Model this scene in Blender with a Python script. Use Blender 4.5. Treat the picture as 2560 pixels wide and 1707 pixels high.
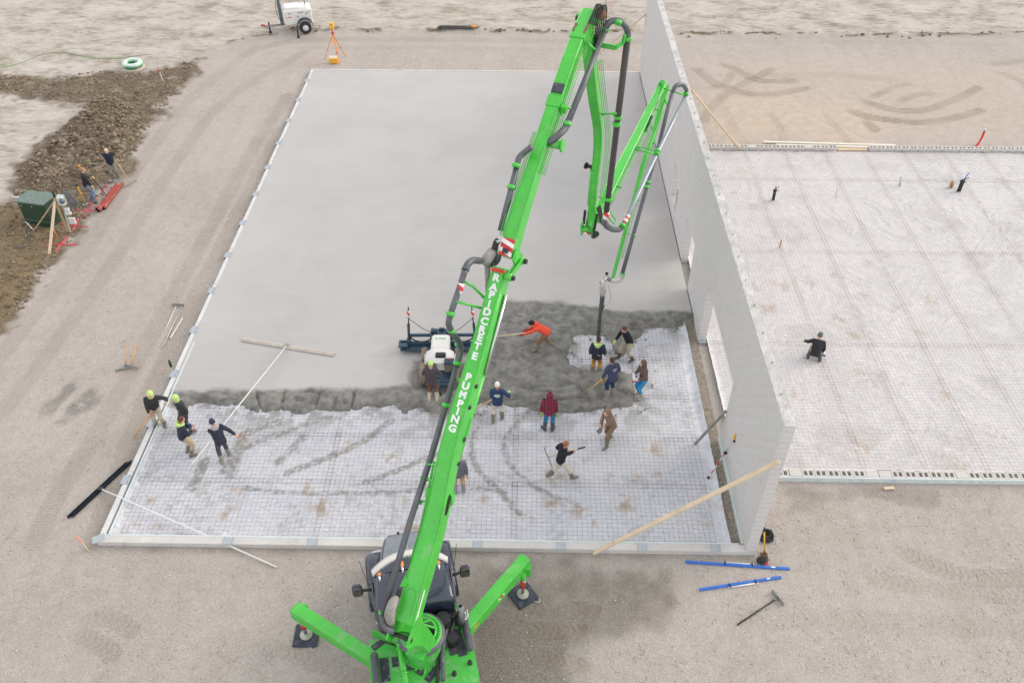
import bpy, math, random
import numpy as np
from mathutils import Vector, Matrix

for o in list(bpy.data.objects):
    bpy.data.objects.remove(o)
SC = bpy.context.scene
COL = SC.collection
R = math.radians
random.seed(7)
rng = np.random.default_rng(7)

# ------------------------------------------------------------------ camera
# world: X along the front edge of the slab, Y along the block wall, metres
FOC, PITCH, YAW = 2132.8, 0.725, 0.0175
CAM = np.array([-6.589, -14.749, 21.382])
cd = bpy.data.cameras.new('camera')
cd.sensor_width = 36.0
cd.lens = 36.0 * FOC / 2560.0
cd.clip_start = 0.1
cd.clip_end = 3000
cam = bpy.data.objects.new('camera', cd)
COL.objects.link(cam)
cam.location = CAM
cam.rotation_euler = (math.pi / 2 - PITCH, 0, YAW)
SC.camera = cam

# ------------------------------------------------------------------ light
SUN_ELEV, SUN_AZ = R(26), math.atan2(0.92, 0.38)     # azimuth measured from +Y towards +X
w = bpy.data.worlds.new('World')
SC.world = w
w.use_nodes = True
nt = w.node_tree
nt.nodes.clear()
sky = nt.nodes.new('ShaderNodeTexSky')
sky.sky_type = 'NISHITA'
sky.sun_disc = False
sky.sun_elevation = SUN_ELEV
sky.sun_rotation = SUN_AZ
sky.air_density = 1.0
sky.dust_density = 1.0
sky.ozone_density = 1.0
hs = nt.nodes.new('ShaderNodeHueSaturation')
hs.inputs['Saturation'].default_value = 0.16
bg = nt.nodes.new('ShaderNodeBackground')
bg.inputs['Strength'].default_value = 0.15
wo = nt.nodes.new('ShaderNodeOutputWorld')
nt.links.new(sky.outputs[0], hs.inputs['Color'])
# thin even cloud layer over the clear sky
cl = nt.nodes.new('ShaderNodeMix'); cl.data_type = 'RGBA'
cl.inputs[0].default_value = 0.72
cl.inputs[7].default_value = (4.6, 4.6, 4.75, 1)
nt.links.new(hs.outputs[0], cl.inputs[6])
nt.links.new(cl.outputs[2], bg.inputs['Color'])
nt.links.new(bg.outputs[0], wo.inputs['Surface'])

sd = bpy.data.lights.new('sun', 'SUN')
sd.energy = 1.0
sd.angle = R(40)
sd.color = (1.0, 0.88, 0.72)
sun = bpy.data.objects.new('sun', sd)
COL.objects.link(sun)
sv = Vector((math.sin(SUN_AZ) * math.cos(SUN_ELEV), math.cos(SUN_AZ) * math.cos(SUN_ELEV), math.sin(SUN_ELEV)))
sun.rotation_euler = sv.to_track_quat('Z', 'Y').to_euler()

SC.view_settings.view_transform = 'Standard'
SC.view_settings.look = 'None'
SC.view_settings.gamma = 1.0
SC.view_settings.use_curve_mapping = False
SC.view_settings.exposure = 0.88

# ------------------------------------------------------------------ surveying helpers
_c, _s = math.cos(YAW), math.sin(YAW)
_f0 = np.array([-_s, _c, 0.]); _r = np.array([_c, _s, 0.]); _u0 = np.array([0, 0, 1.])
_fw = _f0 * math.cos(PITCH) - _u0 * math.sin(PITCH)
_up = _u0 * math.cos(PITCH) + _f0 * math.sin(PITCH)
def ray(x, y): return _fw + _r * (x - 1280) / FOC - _up * (y - 853.5) / FOC
def G(x, y, z=0.0):
    """surveyed point: where the sight line of a photo pixel meets height z"""
    d = ray(x, y)
    return CAM + d * (z - CAM[2]) / d[2]
K = 2560 / 2352.0
def GD(x, y, z=0.0): return G(x * K, y * K, z)
def GP(pts, z=0.0): return [tuple(GD(x, y, z)[:2]) for x, y in pts]

# ------------------------------------------------------------------ numpy noise
def _hash(ix, iy, seed):
    n = (ix.astype(np.int64) * 374761393 + iy.astype(np.int64) * 668265263 + seed * 1442695041) & 0x7fffffff
    n = ((n ^ (n >> 13)) * 1274126177) & 0x7fffffff
    n = n ^ (n >> 16)
    return (n & 0xffff) / 65535.0
def vnoise(x, y, seed=0):
    ix = np.floor(x); iy = np.floor(y)
    fx = x - ix; fy = y - iy
    fx = fx * fx * fx * (fx * (fx * 6 - 15) + 10); fy = fy * fy * fy * (fy * (fy * 6 - 15) + 10)
    a = _hash(ix, iy, seed); b = _hash(ix + 1, iy, seed); c = _hash(ix, iy + 1, seed); d = _hash(ix + 1, iy + 1, seed)
    return (a * (1 - fx) + b * fx) * (1 - fy) + (c * (1 - fx) + d * fx) * fy
def fbm(x, y, seed=0, oct=4, lac=2.03, gain=0.5):
    s = 0.0; a = 1.0; t = 0.0
    for i in range(oct):
        s = s + a * vnoise(x, y, seed + i * 17); t += a
        x = x * lac + 3.7; y = y * lac + 1.3; a *= gain
    return s / t
def sstep(a, b, x):
    t = np.clip((x - a) / (b - a), 0, 1)
    return t * t * (3 - 2 * t)
def seg_dist(px, py, pts, closed=False):
    """distance to a polyline and the length along it"""
    P = list(pts) + ([pts[0]] if closed else [])
    best = np.full(px.shape, 1e9); along = np.zeros(px.shape); acc = 0.0
    for (x0, y0), (x1, y1) in zip(P[:-1], P[1:]):
        dx, dy = x1 - x0, y1 - y0
        L = math.hypot(dx, dy)
        if L < 1e-9: continue
        t = np.clip(((px - x0) * dx + (py - y0) * dy) / (L * L), 0, 1)
        d = np.hypot(px - x0 - t * dx, py - y0 - t * dy)
        m = d < best
        best = np.where(m, d, best); along = np.where(m, acc + t * L, along)
        acc += L
    return best, along
def inside(px, py, poly):
    res = np.zeros(px.shape, bool)
    n = len(poly)
    for i in range(n):
        x0, y0 = poly[i]; x1, y1 = poly[(i + 1) % n]
        if y0 == y1: continue
        c = ((y0 > py) != (y1 > py)) & (px < (x1 - x0) * (py - y0) / (y1 - y0) + x0)
        res ^= c
    return res
def sdf(px, py, poly):
    d, _ = seg_dist(px, py, poly, True)
    return np.where(inside(px, py, poly), d, -d)     # positive inside
def curve_pts(pts, n=8):
    """Catmull-Rom through pts"""
    P = [np.array(p, float) for p in pts]
    P = [2 * P[0] - P[1]] + P + [2 * P[-1] - P[-2]]
    out = []
    for i in range(1, len(P) - 2):
        for k in range(n):
            t = k / n
            out.append(0.5 * (2 * P[i] + (P[i + 1] - P[i - 1]) * t + (2 * P[i - 1] - 5 * P[i] + 4 * P[i + 1] - P[i + 2]) * t * t
                              + (3 * P[i] - P[i - 1] - 3 * P[i + 1] + P[i + 2]) * t ** 3))
    out.append(P[-2])
    return [tuple(p) for p in out]

# ------------------------------------------------------------------ materials
class NB:
    def __init__(s, name):
        s.m = bpy.data.materials.new(name); s.m.use_nodes = True
        s.t = s.m.node_tree; s.t.nodes.clear()
        s.out = s.n('ShaderNodeOutputMaterial'); s.p = s.n('ShaderNodeBsdfPrincipled')
        s.l(s.p.outputs[0], s.out.inputs[0])
        s.pos = s.n('ShaderNodeNewGeometry').outputs['Position']
        s._obj = None
    def n(s, k): return s.t.nodes.new(k)
    def l(s, a, b): s.t.links.new(a, b)
    def obj(s):
        if s._obj is None: s._obj = s.n('ShaderNodeTexCoord').outputs['Object']
        return s._obj
    def set(s, sock, v):
        if isinstance(v, bpy.types.NodeSocket): s.l(v, sock)
        elif isinstance(v, (tuple, list)) and len(v) == 3 and sock.type == 'RGBA': sock.default_value = (*v, 1)
        else: sock.default_value = v
    def noise(s, vec, scale, detail=3, rough=0.55, dist=0.0):
        n = s.n('ShaderNodeTexNoise'); s.l(vec, n.inputs['Vector'])
        n.inputs['Scale'].default_value = scale; n.inputs['Detail'].default_value = detail
        n.inputs['Roughness'].default_value = rough; n.inputs['Distortion'].default_value = dist
        return n.outputs['Fac']
    def voro(s, vec, scale, feature='F1', out='Distance'):
        n = s.n('ShaderNodeTexVoronoi'); n.feature = feature; s.l(vec, n.inputs['Vector'])
        n.inputs['Scale'].default_value = scale
        return n.outputs[out]
    def mapv(s, vec, sc=(1, 1, 1), rot=(0, 0, 0), loc=(0, 0, 0)):
        n = s.n('ShaderNodeMapping'); s.l(vec, n.inputs['Vector'])
        n.inputs['Scale'].default_value = sc; n.inputs['Rotation'].default_value = rot; n.inputs['Location'].default_value = loc
        return n.outputs[0]
    def rng(s, v, a, b, c=0.0, d=1.0):
        n = s.n('ShaderNodeMapRange'); s.set(n.inputs[0], v)
        for i, q in enumerate((a, b, c, d)): n.inputs[1 + i].default_value = q
        return n.outputs[0]
    def math(s, op, a, b=0.0, c=0.0):
        n = s.n('ShaderNodeMath'); n.operation = op; s.set(n.inputs[0], a); s.set(n.inputs[1], b)
        if op in ('MULTIPLY_ADD',): s.set(n.inputs[2], c)
        return n.outputs[0]
    def mix(s, f, a, b, mode='MIX'):
        n = s.n('ShaderNodeMix'); n.data_type = 'RGBA'; n.blend_type = mode
        s.set(n.inputs[0], f); s.set(n.inputs[6], a); s.set(n.inputs[7], b)
        return n.outputs[2]
    def attr(s, name, out='Fac'):
        n = s.n('ShaderNodeAttribute'); n.attribute_name = name
        return n.outputs[out]
    def sep(s, v):
        n = s.n('ShaderNodeSeparateXYZ'); s.l(v, n.inputs[0]); return n.outputs
    def bump(s, h, strength=0.5, dist=0.02, prev=None):
        n = s.n('ShaderNodeBump'); s.set(n.inputs['Height'], h)
        n.inputs['Strength'].default_value = strength; n.inputs['Distance'].default_value = dist
        if prev is not None: s.l(prev, n.inputs['Normal'])
        s.l(n.outputs[0], s.p.inputs['Normal']); return n.outputs[0]
    def col(s, v): s.set(s.p.inputs['Base Color'], v)
    def rough(s, v): s.set(s.p.inputs['Roughness'], v)

MATS = {}
def mat(name, color, rough=0.6, metal=0.0, var=0.12, scale=6.0, bump=0.0, bscale=40.0, spec=0.5, coat=0.0, dirt=0.0, dirtcol=(0.33, 0.30, 0.26)):
    """general painted / plain material: colour, mottling, dust, fine relief"""
    if name in MATS: return MATS[name]
    b = NB(name); v = b.obj()
    n1 = b.noise(v, scale, 4); n2 = b.noise(v, scale * 6.3, 3)
    f = b.math('ADD', b.math('MULTIPLY', n1, 0.65), b.math('MULTIPLY', n2, 0.35))
    lo = tuple(c * (1 - var) for c in color); hi = tuple(min(1, c * (1 + var)) for c in color)
    c = b.mix(b.rng(f, 0.35, 0.65), lo, hi)
    if dirt > 0:
        d = b.rng(b.noise(v, scale * 1.7, 6, 0.7, 0.4), 0.62 - dirt * 0.25, 0.78 - dirt * 0.2)
        c = b.mix(b.math('MULTIPLY', d, min(1, dirt + 0.25)), c, dirtcol)
    b.col(c)
    b.rough(b.rng(n2, 0.3, 0.7, max(0.03, rough - 0.08), min(1, rough + 0.1)))
    b.p.inputs['Metallic'].default_value = metal
    b.p.inputs['Specular IOR Level'].default_value = spec
    b.p.inputs['Coat Weight'].default_value = coat
    if bump > 0: b.bump(b.noise(v, bscale, 3), bump, 0.01)
    MATS[name] = b.m
    return b.m

# ------------------------------------------------------------------ mesh builder
class MB:
    def __init__(s): s.v = []; s.f = []; s.sm = []
    def add(s, vs, fs, smooth=False, M=None):
        o = len(s.v)
        for v in vs:
            v = Vector(v)
            if M is not None: v = M @ v
            s.v.append(tuple(v))
        for f in fs: s.f.append(tuple(i + o for i in f)); s.sm.append(smooth)
        return s
    def box(s, c, size, M=None, bev=0.0, taper=1.0):
        x, y, z = (q / 2 for q in size); cx, cy, cz = c
        b = min(bev, x * .9, y * .9, z * .9)
        if b <= 0:
            vs = [(cx + sx * x * (taper if sz > 0 else 1), cy + sy * y * (taper if sz > 0 else 1), cz + sz * z) for sz in (-1, 1) for sx, sy in ((-1, -1), (1, -1), (1, 1), (-1, 1))]
            fs = [(0, 3, 2, 1), (4, 5, 6, 7), (0, 1, 5, 4), (1, 2, 6, 5), (2, 3, 7, 6), (3, 0, 4, 7)]
            return s.add(vs, fs, False, M)
        rings = []
        def ring(zz, ins, k):
            xx, yy = (x - ins) * k, (y - ins) * k
            c_ = b if ins == 0 else b * .6
            return [(cx - xx + c_, cy - yy, zz), (cx + xx - c_, cy - yy, zz), (cx + xx, cy - yy + c_, zz), (cx + xx, cy + yy - c_, zz),
                    (cx + xx - c_, cy + yy, zz), (cx - xx + c_, cy + yy, zz), (cx - xx, cy + yy - c_, zz), (cx - xx, cy - yy + c_, zz)]
        vs = ring(cz - z, b, 1) + ring(cz - z + b, 0, 1) + ring(cz + z - b, 0, taper) + ring(cz + z, b, taper)
        fs = [tuple(range(7, -1, -1)), tuple(range(24, 32))]
        for k in range(3):
            for i in range(8):
                j = (i + 1) % 8
                fs.append((k * 8 + i, k * 8 + j, k * 8 + 8 + j, k * 8 + 8 + i))
        return s.add(vs, fs, False, M)
    def beam(s, a, b, wd, ht, up=(0, 0, 1), bev=0.0, M=None):
        """rectangular bar from a to b"""
        a, b = Vector(a), Vector(b); t = (b - a); L = t.length; t.normalize()
        up = Vector(up); sd = t.cross(up)
        if sd.length < 1e-4: sd = t.cross(Vector((1, 0, 0)))
        sd.normalize(); u = sd.cross(t)
        Mx = Matrix((sd, t, u)).transposed().to_4x4(); Mx.translation = (a + b) / 2
        if M is not None: Mx = M @ Mx
        return s.box((0, 0, 0), (wd, L, ht), Mx, bev)
    def tube(s, pts, r, n=8, caps=True, M=None, smooth=True, closed=False):
        P = [Vector(p) for p in pts]; m = len(P)
        rs = list(np.interp(np.linspace(0, 1, m), np.linspace(0, 1, len(r)), r)) if isinstance(r, (list, tuple)) else [r] * m
        vs = []; prev = None
        for i in range(m):
            if closed: t = P[(i + 1) % m] - P[i - 1]
            else: t = P[min(i + 1, m - 1)] - P[max(i - 1, 0)]
            if t.length < 1e-9: t = Vector((0, 0, 1))
            t.normalize()
            if prev is None:
                a = t.cross(Vector((0, 0, 1)))
                if a.length < 1e-3: a = t.cross(Vector((1, 0, 0)))
            else:
                a = prev - t * prev.dot(t)
                if a.length < 1e-4: a = t.cross(Vector((0, 0, 1)))
            a.normalize(); prev = a; b = t.cross(a)
            for k in range(n):
                an = 2 * math.pi * k / n
                vs.append(P[i] + (a * math.cos(an) + b * math.sin(an)) * rs[i])
        fs = []
        for i in range(m if closed else m - 1):
            j = (i + 1) % m
            for k in range(n):
                q = (k + 1) % n
                fs.append((i * n + k, i * n + q, j * n + q, j * n + k))
        s.add(vs, fs, smooth, M)
        if caps and not closed:
            o = len(s.v) - len(vs)
            s.f.append(tuple(o + k for k in range(n - 1, -1, -1))); s.sm.append(False)
            s.f.append(tuple(o + (m - 1) * n + k for k in range(n))); s.sm.append(False)
        return s
    def cyl(s, a, b, r, n=12, r2=None, M=None):
        return s.tube([a, b], [r, r if r2 is None else r2], n, True, M)
    def lathe(s, prof, n=20, M=None, smooth=True, ang=2 * math.pi):
        full = abs(ang - 2 * math.pi) < 1e-6; k = n if full else n + 1
        vs = [(r * math.cos(ang * i / n), r * math.sin(ang * i / n), z) for i in range(k) for r, z in prof]
        m = len(prof); fs = []
        for i in range(n):
            j = (i + 1) % k
            for q in range(m - 1): fs.append((i * m + q, j * m + q, j * m + q + 1, i * m + q + 1))
        return s.add(vs, fs, smooth, M)
    def ball(s, c, r, n=12, m=8, M=None, sc=(1, 1, 1)):
        vs = []; fs = []
        for i in range(m + 1):
            th = math.pi * i / m
            for k in range(n):
                a = 2 * math.pi * k / n
                vs.append((c[0] + r * sc[0] * math.sin(th) * math.cos(a), c[1] + r * sc[1] * math.sin(th) * math.sin(a), c[2] + r * sc[2] * math.cos(th)))
        for i in range(m):
            for k in range(n):
                q = (k + 1) % n
                fs.append((i * n + k, (i + 1) * n + k, (i + 1) * n + q, i * n + q))
        return s.add(vs, fs, True, M)
    def prism(s, poly, z0, z1, M=None):
        n = len(poly)
        vs = [(x, y, z0) for x, y in poly] + [(x, y, z1) for x, y in poly]
        fs = [tuple(range(n - 1, -1, -1)), tuple(range(n, 2 * n))] + [(i, (i + 1) % n, n + (i + 1) % n, n + i) for i in range(n)]
        return s.add(vs, fs, False, M)
    def loft(s, rings, caps=True, smooth=False, M=None):
        n = len(rings[0]); vs = [v for r_ in rings for v in r_]; fs = []
        for i in range(len(rings) - 1):
            for k in range(n):
                q = (k + 1) % n
                fs.append((i * n + k, i * n + q, (i + 1) * n + q, (i + 1) * n + k))
        if caps: fs += [tuple(range(n - 1, -1, -1)), tuple((len(rings) - 1) * n + k for k in range(n))]
        return s.add(vs, fs, smooth, M)
    def mesh(s, name, m):
        me = bpy.data.meshes.new(name)
        me.from_pydata(s.v, [], s.f)
        me.polygons.foreach_set('use_smooth', s.sm)
        if m: me.materials.append(m)
        me.update()
        return me
    def build(s, name, m, parent=None, world=False, **tags):
        if world and parent is not None:
            I = MW[root_of(parent).name].inverted()
            s.v = [tuple(I @ Vector(v)) for v in s.v]
        o = bpy.data.objects.new(name, s.mesh(name, m)); COL.objects.link(o)
        if parent is not None: o.parent = parent
        for k, v in tags.items(): o[k] = v
        return o

MW = {}
def root_of(o):
    while o.parent is not None: o = o.parent
    return o
def thing(name, label, cat, loc=(0, 0, 0), rz=0.0, group=None):
    o = bpy.data.objects.new(name, None); COL.objects.link(o)
    o.empty_display_size = 0.2
    o.location = loc; o.rotation_euler = (0, 0, rz)
    o['label'] = label; o['category'] = cat
    if group: o['group'] = group
    MW[o.name] = Matrix.Translation(Vector(loc)) @ Matrix.Rotation(rz, 4, 'Z')
    return o
def tag(o, label, cat, group=None):
    o['label'] = label; o['category'] = cat
    if group: o['group'] = group
    return o
def children_of(o): return [c for c in bpy.data.objects if c.parent is o]
def copy_tree(o, parent=None):
    c = o.copy(); COL.objects.link(c)
    if parent is not None: c.parent = parent
    for ch in children_of(o): copy_tree(ch, c)
    return c
def inst(name, me, parent, loc=(0, 0, 0), rot=(0, 0, 0), sc=(1, 1, 1)):
    o = bpy.data.objects.new(name, me); COL.objects.link(o)
    o.parent = parent; o.location = loc; o.rotation_euler = rot; o.scale = sc
    return o
# ================================================================== GROUND
W_SLAB, L_SLAB, H_WALL, T_WALL = 19.16, 32.97, 5.56, 0.30
Y_RIGHT0, Y_RIGHT1 = 3.0, 24.1           # right hand building pad
DIRT = GP([(0, 765), (60, 700), (130, 600), (185, 530), (215, 480), (285, 395), (330, 320), (395, 225), (460, 140), (440, 135), (400, 158), (330, 165),
           (240, 165), (120, 180), (0, 172), (-60, 172), (-60, 215), (0, 215), (130, 235), (195, 250), (150, 290), (100, 335), (45, 395), (30, 450), (70, 455), (0, 472), (-80, 490), (-80, 770)])
BANK = GP([(45, 395), (100, 335), (150, 290), (215, 230), (290, 220), (330, 300), (280, 385), (200, 420), (120, 440), (60, 445), (30, 445)])
BROWN = GP([(-80, 490), (0, 472), (100, 450), (215, 480), (185, 530), (130, 600), (60, 700), (0, 765), (-80, 770)])
FIELD = GP([(-900, 470), (0, 470), (30, 445), (45, 395), (100, 335), (150, 290), (195, 250), (240, 175), (330, 165), (400, 158), (455, 136), (530, 98), (620, 78), (700, 72),
            (900, 72), (1100, 73), (1480, 76), (1700, 80), (2000, 82), (2352, 78), (3400, 78), (3400, -300), (-900, -300)])
SAND = GP([(1575, 130), (1800, 125), (2352, 140), (2700, 150), (2700, 345), (1640, 345)])
SAND2 = GP([(1600, 220), (1800, 215), (2000, 240), (2060, 300), (2020, 345), (1640, 345)])
DAMP = GP([(1070, 1278), (1300, 1285), (1480, 1282), (1560, 1300), (1575, 1380), (1540, 1460), (1420, 1480), (1340, 1500), (1350, 1568), (1330, 1640), (1080, 1640), (1060, 1400)])
DAMP2 = GP([(1090, 1430), (1300, 1440), (1330, 1480), (1260, 1530), (1250, 1640), (1080, 1640)])
DAMP3 = GP([(1800, 1120), (1900, 1115), (2080, 1118), (2160, 1130), (2150, 1160), (2060, 1150), (1900, 1165), (1800, 1190)])
SLURRY = GP([(90, 960), (75, 925), (120, 880), (170, 865), (215, 868), (232, 890), (225, 925), (180, 945), (140, 970)])
TRACKS = [  # (display px polyline, width m, strength, tread pitch)
    ([(1590, 150), (1640, 190), (1700, 212), (1770, 217), (1850, 204)], .62, 1.0, .16),
    ([(1640, 142), (1690, 160), (1745, 186), (1825, 186)], .55, .9, .16),
    ([(1608, 290), (1640, 240), (1700, 197), (1772, 160)], .6, .85, .16),
    ([(1600, 205), (1660, 195), (1680, 170)], .5, .6, .16),
    ([(1932, 245), (1985, 266), (2080, 280), (2170, 276), (2250, 254)], .62, 1.15, .16),
    ([(1965, 226), (2040, 250), (2120, 254), (2200, 226), (2245, 203)], .6, .95, .16),
    ([(1995, 230), (2040, 205), (2085, 194)], .5, .8, .16),
    ([(2055, 238), (2100, 221), (2140, 216)], .5, .7, .16),
    ([(1985, 270), (1995, 285), (2010, 298)], .6, 1.1, .16),
    ([(2260, 150), (2310, 145), (2360, 140)], .6, .6, .16),
    ([(2270, 160), (2330, 180), (2380, 215)], .5, .5, .16),
    ([(1655, 235), (1690, 300), (1720, 340)], .5, .35, .16),
    ([(1760, 250), (1790, 290), (1800, 342)], .4, .5, .16),
    ([(1880, 250), (1930, 300), (1960, 342)], .4, .45, .16),
    ([(1700, 178), (1900, 172), (2050, 185)], .8, .3, .16),
    ([(60, 1290), (120, 1160), (230, 980), (420, 640), (560, 380), (660, 220)], .7, 0.55, .1),
    ([(200, 1290), (270, 1090), (330, 930), (430, 720), (540, 500), (640, 300)], .65, 0.6, .1),
    ([(-20, 980), (120, 800), (260, 600), (400, 380), (520, 230), (700, 120)], .7, 0.5, .1),
    ([(-40, 870), (80, 720), (220, 540), (340, 350), (480, 190), (640, 100), (1000, 92), (1500, 98)], .8, 0.45, .1),
    ([(150, 1430), (250, 1420), (300, 1445)], .5, .5, .2),
    ([(150, 1440), (230, 1480), (260, 1505)], .5, .6, .2),
    ([(2050, 1245), (2120, 1290), (2230, 1325), (2352, 1330)], .6, .6, .2),
    ([(1980, 1325), (2100, 1345), (2230, 1360), (2400, 1370)], .6, .5, .2),
    ([(1150, 1418), (1260, 1400), (1360, 1405)], .55, .7, .2),
    ([(1180, 1452), (1260, 1446), (1330, 1450)], .55, .9, .2),
    ([(1190, 1500), (1250, 1510), (1330, 1530)], .5, .6, .2),
    ([(600, 1480), (720, 1520), (830, 1560)], .5, .4, .2),
    ([(1700, 1420), (1950, 1425), (2352, 1445)], .7, .3, .2),
    ([(660, 112), (1000, 110), (1440, 118)], .6, 0.22, .1),
    ([(1560, 98), (1900, 96), (2352, 104)], .8, 0.19, .1),
]
def terrain(x, y):
    x = np.asarray(x, float); y = np.asarray(y, float)
    h = 0.022 * (fbm(x * .9, y * .9, 3, 3) - .5) + 0.014 * (vnoise(x * 5, y * 5, 4) - .5)
    big = sstep(60, 120, np.hypot(x + 6, y - 20))
    h = h + big * 0.4 * (vnoise(x * .02, y * .02, 2) - .5)
    sf = sstep(-0.3, 0.9, sdf(x, y, FIELD))
    h = h + sf * (0.16 * (fbm(x * .5, y * .5, 9, 4) - .35) + .05)
    sdirt = sstep(-.1, .9, sdf(x, y, DIRT))
    h = h + sdirt * (0.24 * (fbm(x * 1.6, y * 1.6, 11, 4) - .42))
    sb = sstep(-.2, 1.1, sdf(x, y, BANK))
    lump = 1 - np.abs(2 * fbm(x * 1.7, y * 1.7, 21, 4) - 1)
    h = h + sb * (0.10 + 0.42 * lump ** 2 * (.4 + fbm(x * .6, y * .6, 23, 2)) + .10 * (vnoise(x * 4.5, y * 4.5, 24) - .5))
    for pts in (GP([(1100, 73), (1480, 76)]), GP([(1560, 78), (1700, 80), (2000, 82), (2352, 77), (2700, 77)]), GP([(530, 98), (700, 70), (900, 70), (1100, 73)])):
        d, _ = seg_dist(x, y, pts)
        h = h + 0.16 * np.exp(-(d / .35) ** 2) * vnoise(x * 2.2, y * 2.2, 31)
    pad = sdf(x, y, [(-W_SLAB - .3, -.2), (T_WALL, -.2), (T_WALL, Y_RIGHT0 - .3), (40, Y_RIGHT0 - .3), (40, Y_RIGHT1 + .3), (T_WALL, Y_RIGHT1 + .3), (T_WALL, L_SLAB + .2), (-W_SLAB - .3, L_SLAB + .2)])
    return h * (1 - sstep(-.25, .1, pad))
def ground_z(x, y): return float(terrain(np.array([x]), np.array([y]))[0])
def GT(px, py, dz=0.0):
    """point of the ground under a photo pixel"""
    p = G(px, py, 0)
    for _ in range(3): p = G(px, py, ground_z(p[0], p[1]))
    return Vector((p[0], p[1], p[2] + dz))

def make_ground():
    nu, ncore = 470, 430
    u = np.concatenate([[-14, -7, -3.6, -2.0], np.linspace(-1.12, 1.12, nu), [2.0, 3.6, 7, 14]])
    ys = [-60, -20, -9]
    y = -6.5
    while y < 49:
        ys.append(y); y += 0.048 + 0.0023 * (y - CAM[1])
    ys += [51, 54, 60, 75, 110, 200, 420, 900]
    ys = np.array(ys)
    half = 0.60 * np.hypot(ys - CAM[1], CAM[2]) + 1.4
    X = CAM[0] + 1.0 + u[None, :] * np.where(ys < -6, 14, half)[:, None]
    Y = np.repeat(ys[:, None], len(u), 1)
    Z = terrain(X, Y)
    nv, nx = X.shape
    me = bpy.data.meshes.new('ground')
    verts = np.stack([X, Y, Z], -1).reshape(-1, 3)
    i, j = np.meshgrid(np.arange(nv - 1), np.arange(nx - 1), indexing='ij')
    a = (i * nx + j).ravel()
    faces = np.stack([a, a + 1, a + nx + 1, a + nx], 1)
    set_grid(me, verts, faces)
    x, y = X.ravel(), Y.ravel()
    wob = 0.8 * (fbm(x * .55, y * .55, 41, 4) - .5) + .35 * (vnoise(x * 2.5, y * 2.5, 42) - .5)
    dirt = sstep(-.9, 1.0, sdf(x, y, DIRT) + wob * 2.2)
    brown = sstep(-.3, .6, sdf(x, y, BROWN) + wob * 1.2)
    field = sstep(-.5, .8, sdf(x, y, FIELD) + wob * 2.0)
    # soil scraped up along the far road edge
    for pts in (GP([(530, 98), (620, 80), (700, 68), (900, 70), (1100, 73), (1480, 76)]), GP([(1560, 78), (1700, 80), (2000, 82), (2352, 77)])):
        d, _ = seg_dist(x, y, pts)
        dirt = np.maximum(dirt, .75 * np.exp(-(d / .32) ** 2) * sstep(.42, .68, fbm(x * .8, y * 2.2, 51, 3)))
    sand = .5 * sstep(-1.5, 2.5, sdf(x, y, SAND) + wob) + .62 * sstep(-1.2, 2.2, sdf(x, y, SAND2) + 2 * wob)
    damp = .82 * sstep(-.6, .8, sdf(x, y, DAMP) + 1.6 * wob) + .45 * sstep(-.5, .6, sdf(x, y, DAMP2) + wob)
    damp = np.maximum(damp, .62 * sstep(-.3, .35, sdf(x, y, DAMP3) + wob))
    d, _ = seg_dist(x, y, [(-W_SLAB - .15, .5), (-W_SLAB - .15, L_SLAB)])
    damp = np.maximum(damp, .42 * np.exp(-(d / .38) ** 2) * (.4 + fbm(x * 2, y * 1.2, 61, 3)))
    d, _ = seg_dist(x, y, [(-W_SLAB - .2, -.1), (.4, -.1)])
    damp = np.maximum(damp, .55 * np.exp(-(d / .22) ** 2) * (.3 + fbm(x * 2, y * 2, 62, 3)))
    slurry = .85 * sstep(-.5, .55, sdf(x, y, SLURRY) + 1.7 * wob)
    d, _ = seg_dist(x, y, curve_pts(GP([(135, 948), (160, 920), (205, 880)]), 4)); slurry = slurry * (1 - .9 * np.exp(-(d / .17) ** 2))
    track = np.zeros(x.shape); tu = np.zeros(x.shape)
    for pts, wd, st, pitch in TRACKS:
        P = curve_pts(GP(pts), 5)
        px = np.array([p[0] for p in P]); py = np.array([p[1] for p in P])
        m = (x > px.min() - 1) & (x < px.max() + 1) & (y > py.min() - 1) & (y < py.max() + 1)
        d, al = seg_dist(x[m], y[m], P)
        k = st * (1 - sstep(wd * .36, wd * .56, d)) * (.35 + .9 * fbm(x[m] * .7, y[m] * .7, 71, 3)) * sstep(0, .8, al)
        ch = (np.abs(d) * (.6 if pitch > .11 else .05))
        old = track[m]
        tu[m] = np.where(k > old, (al + ch) / pitch, tu[m]); track[m] = np.maximum(old, k)
    for nm, arr in (('dirt', dirt), ('brown', brown), ('field', field), ('sand', sand), ('damp', damp), ('slurry', slurry), ('track', np.clip(track, 0, 1.3)), ('treadu', tu)):
        at = me.attributes.new(nm, 'FLOAT', 'POINT')
        at.data.foreach_set('value', arr.astype(np.float32))
    o = bpy.data.objects.new('ground', me); COL.objects.link(o)
    o['kind'] = 'structure'
    me.materials.append(ground_material())
    return o

def set_grid(me, verts, faces, smooth=True):
    me.vertices.add(len(verts)); me.vertices.foreach_set('co', verts.astype(np.float32).ravel())
    nf = len(faces)
    me.loops.add(nf * 4); me.loops.foreach_set('vertex_index', faces.astype(np.int32).ravel())
    me.polygons.add(nf)
    me.polygons.foreach_set('loop_start', np.arange(0, nf * 4, 4, dtype=np.int32))
    me.update(calc_edges=True)
    me.polygons.foreach_set('use_smooth', np.full(nf, smooth))

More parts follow.
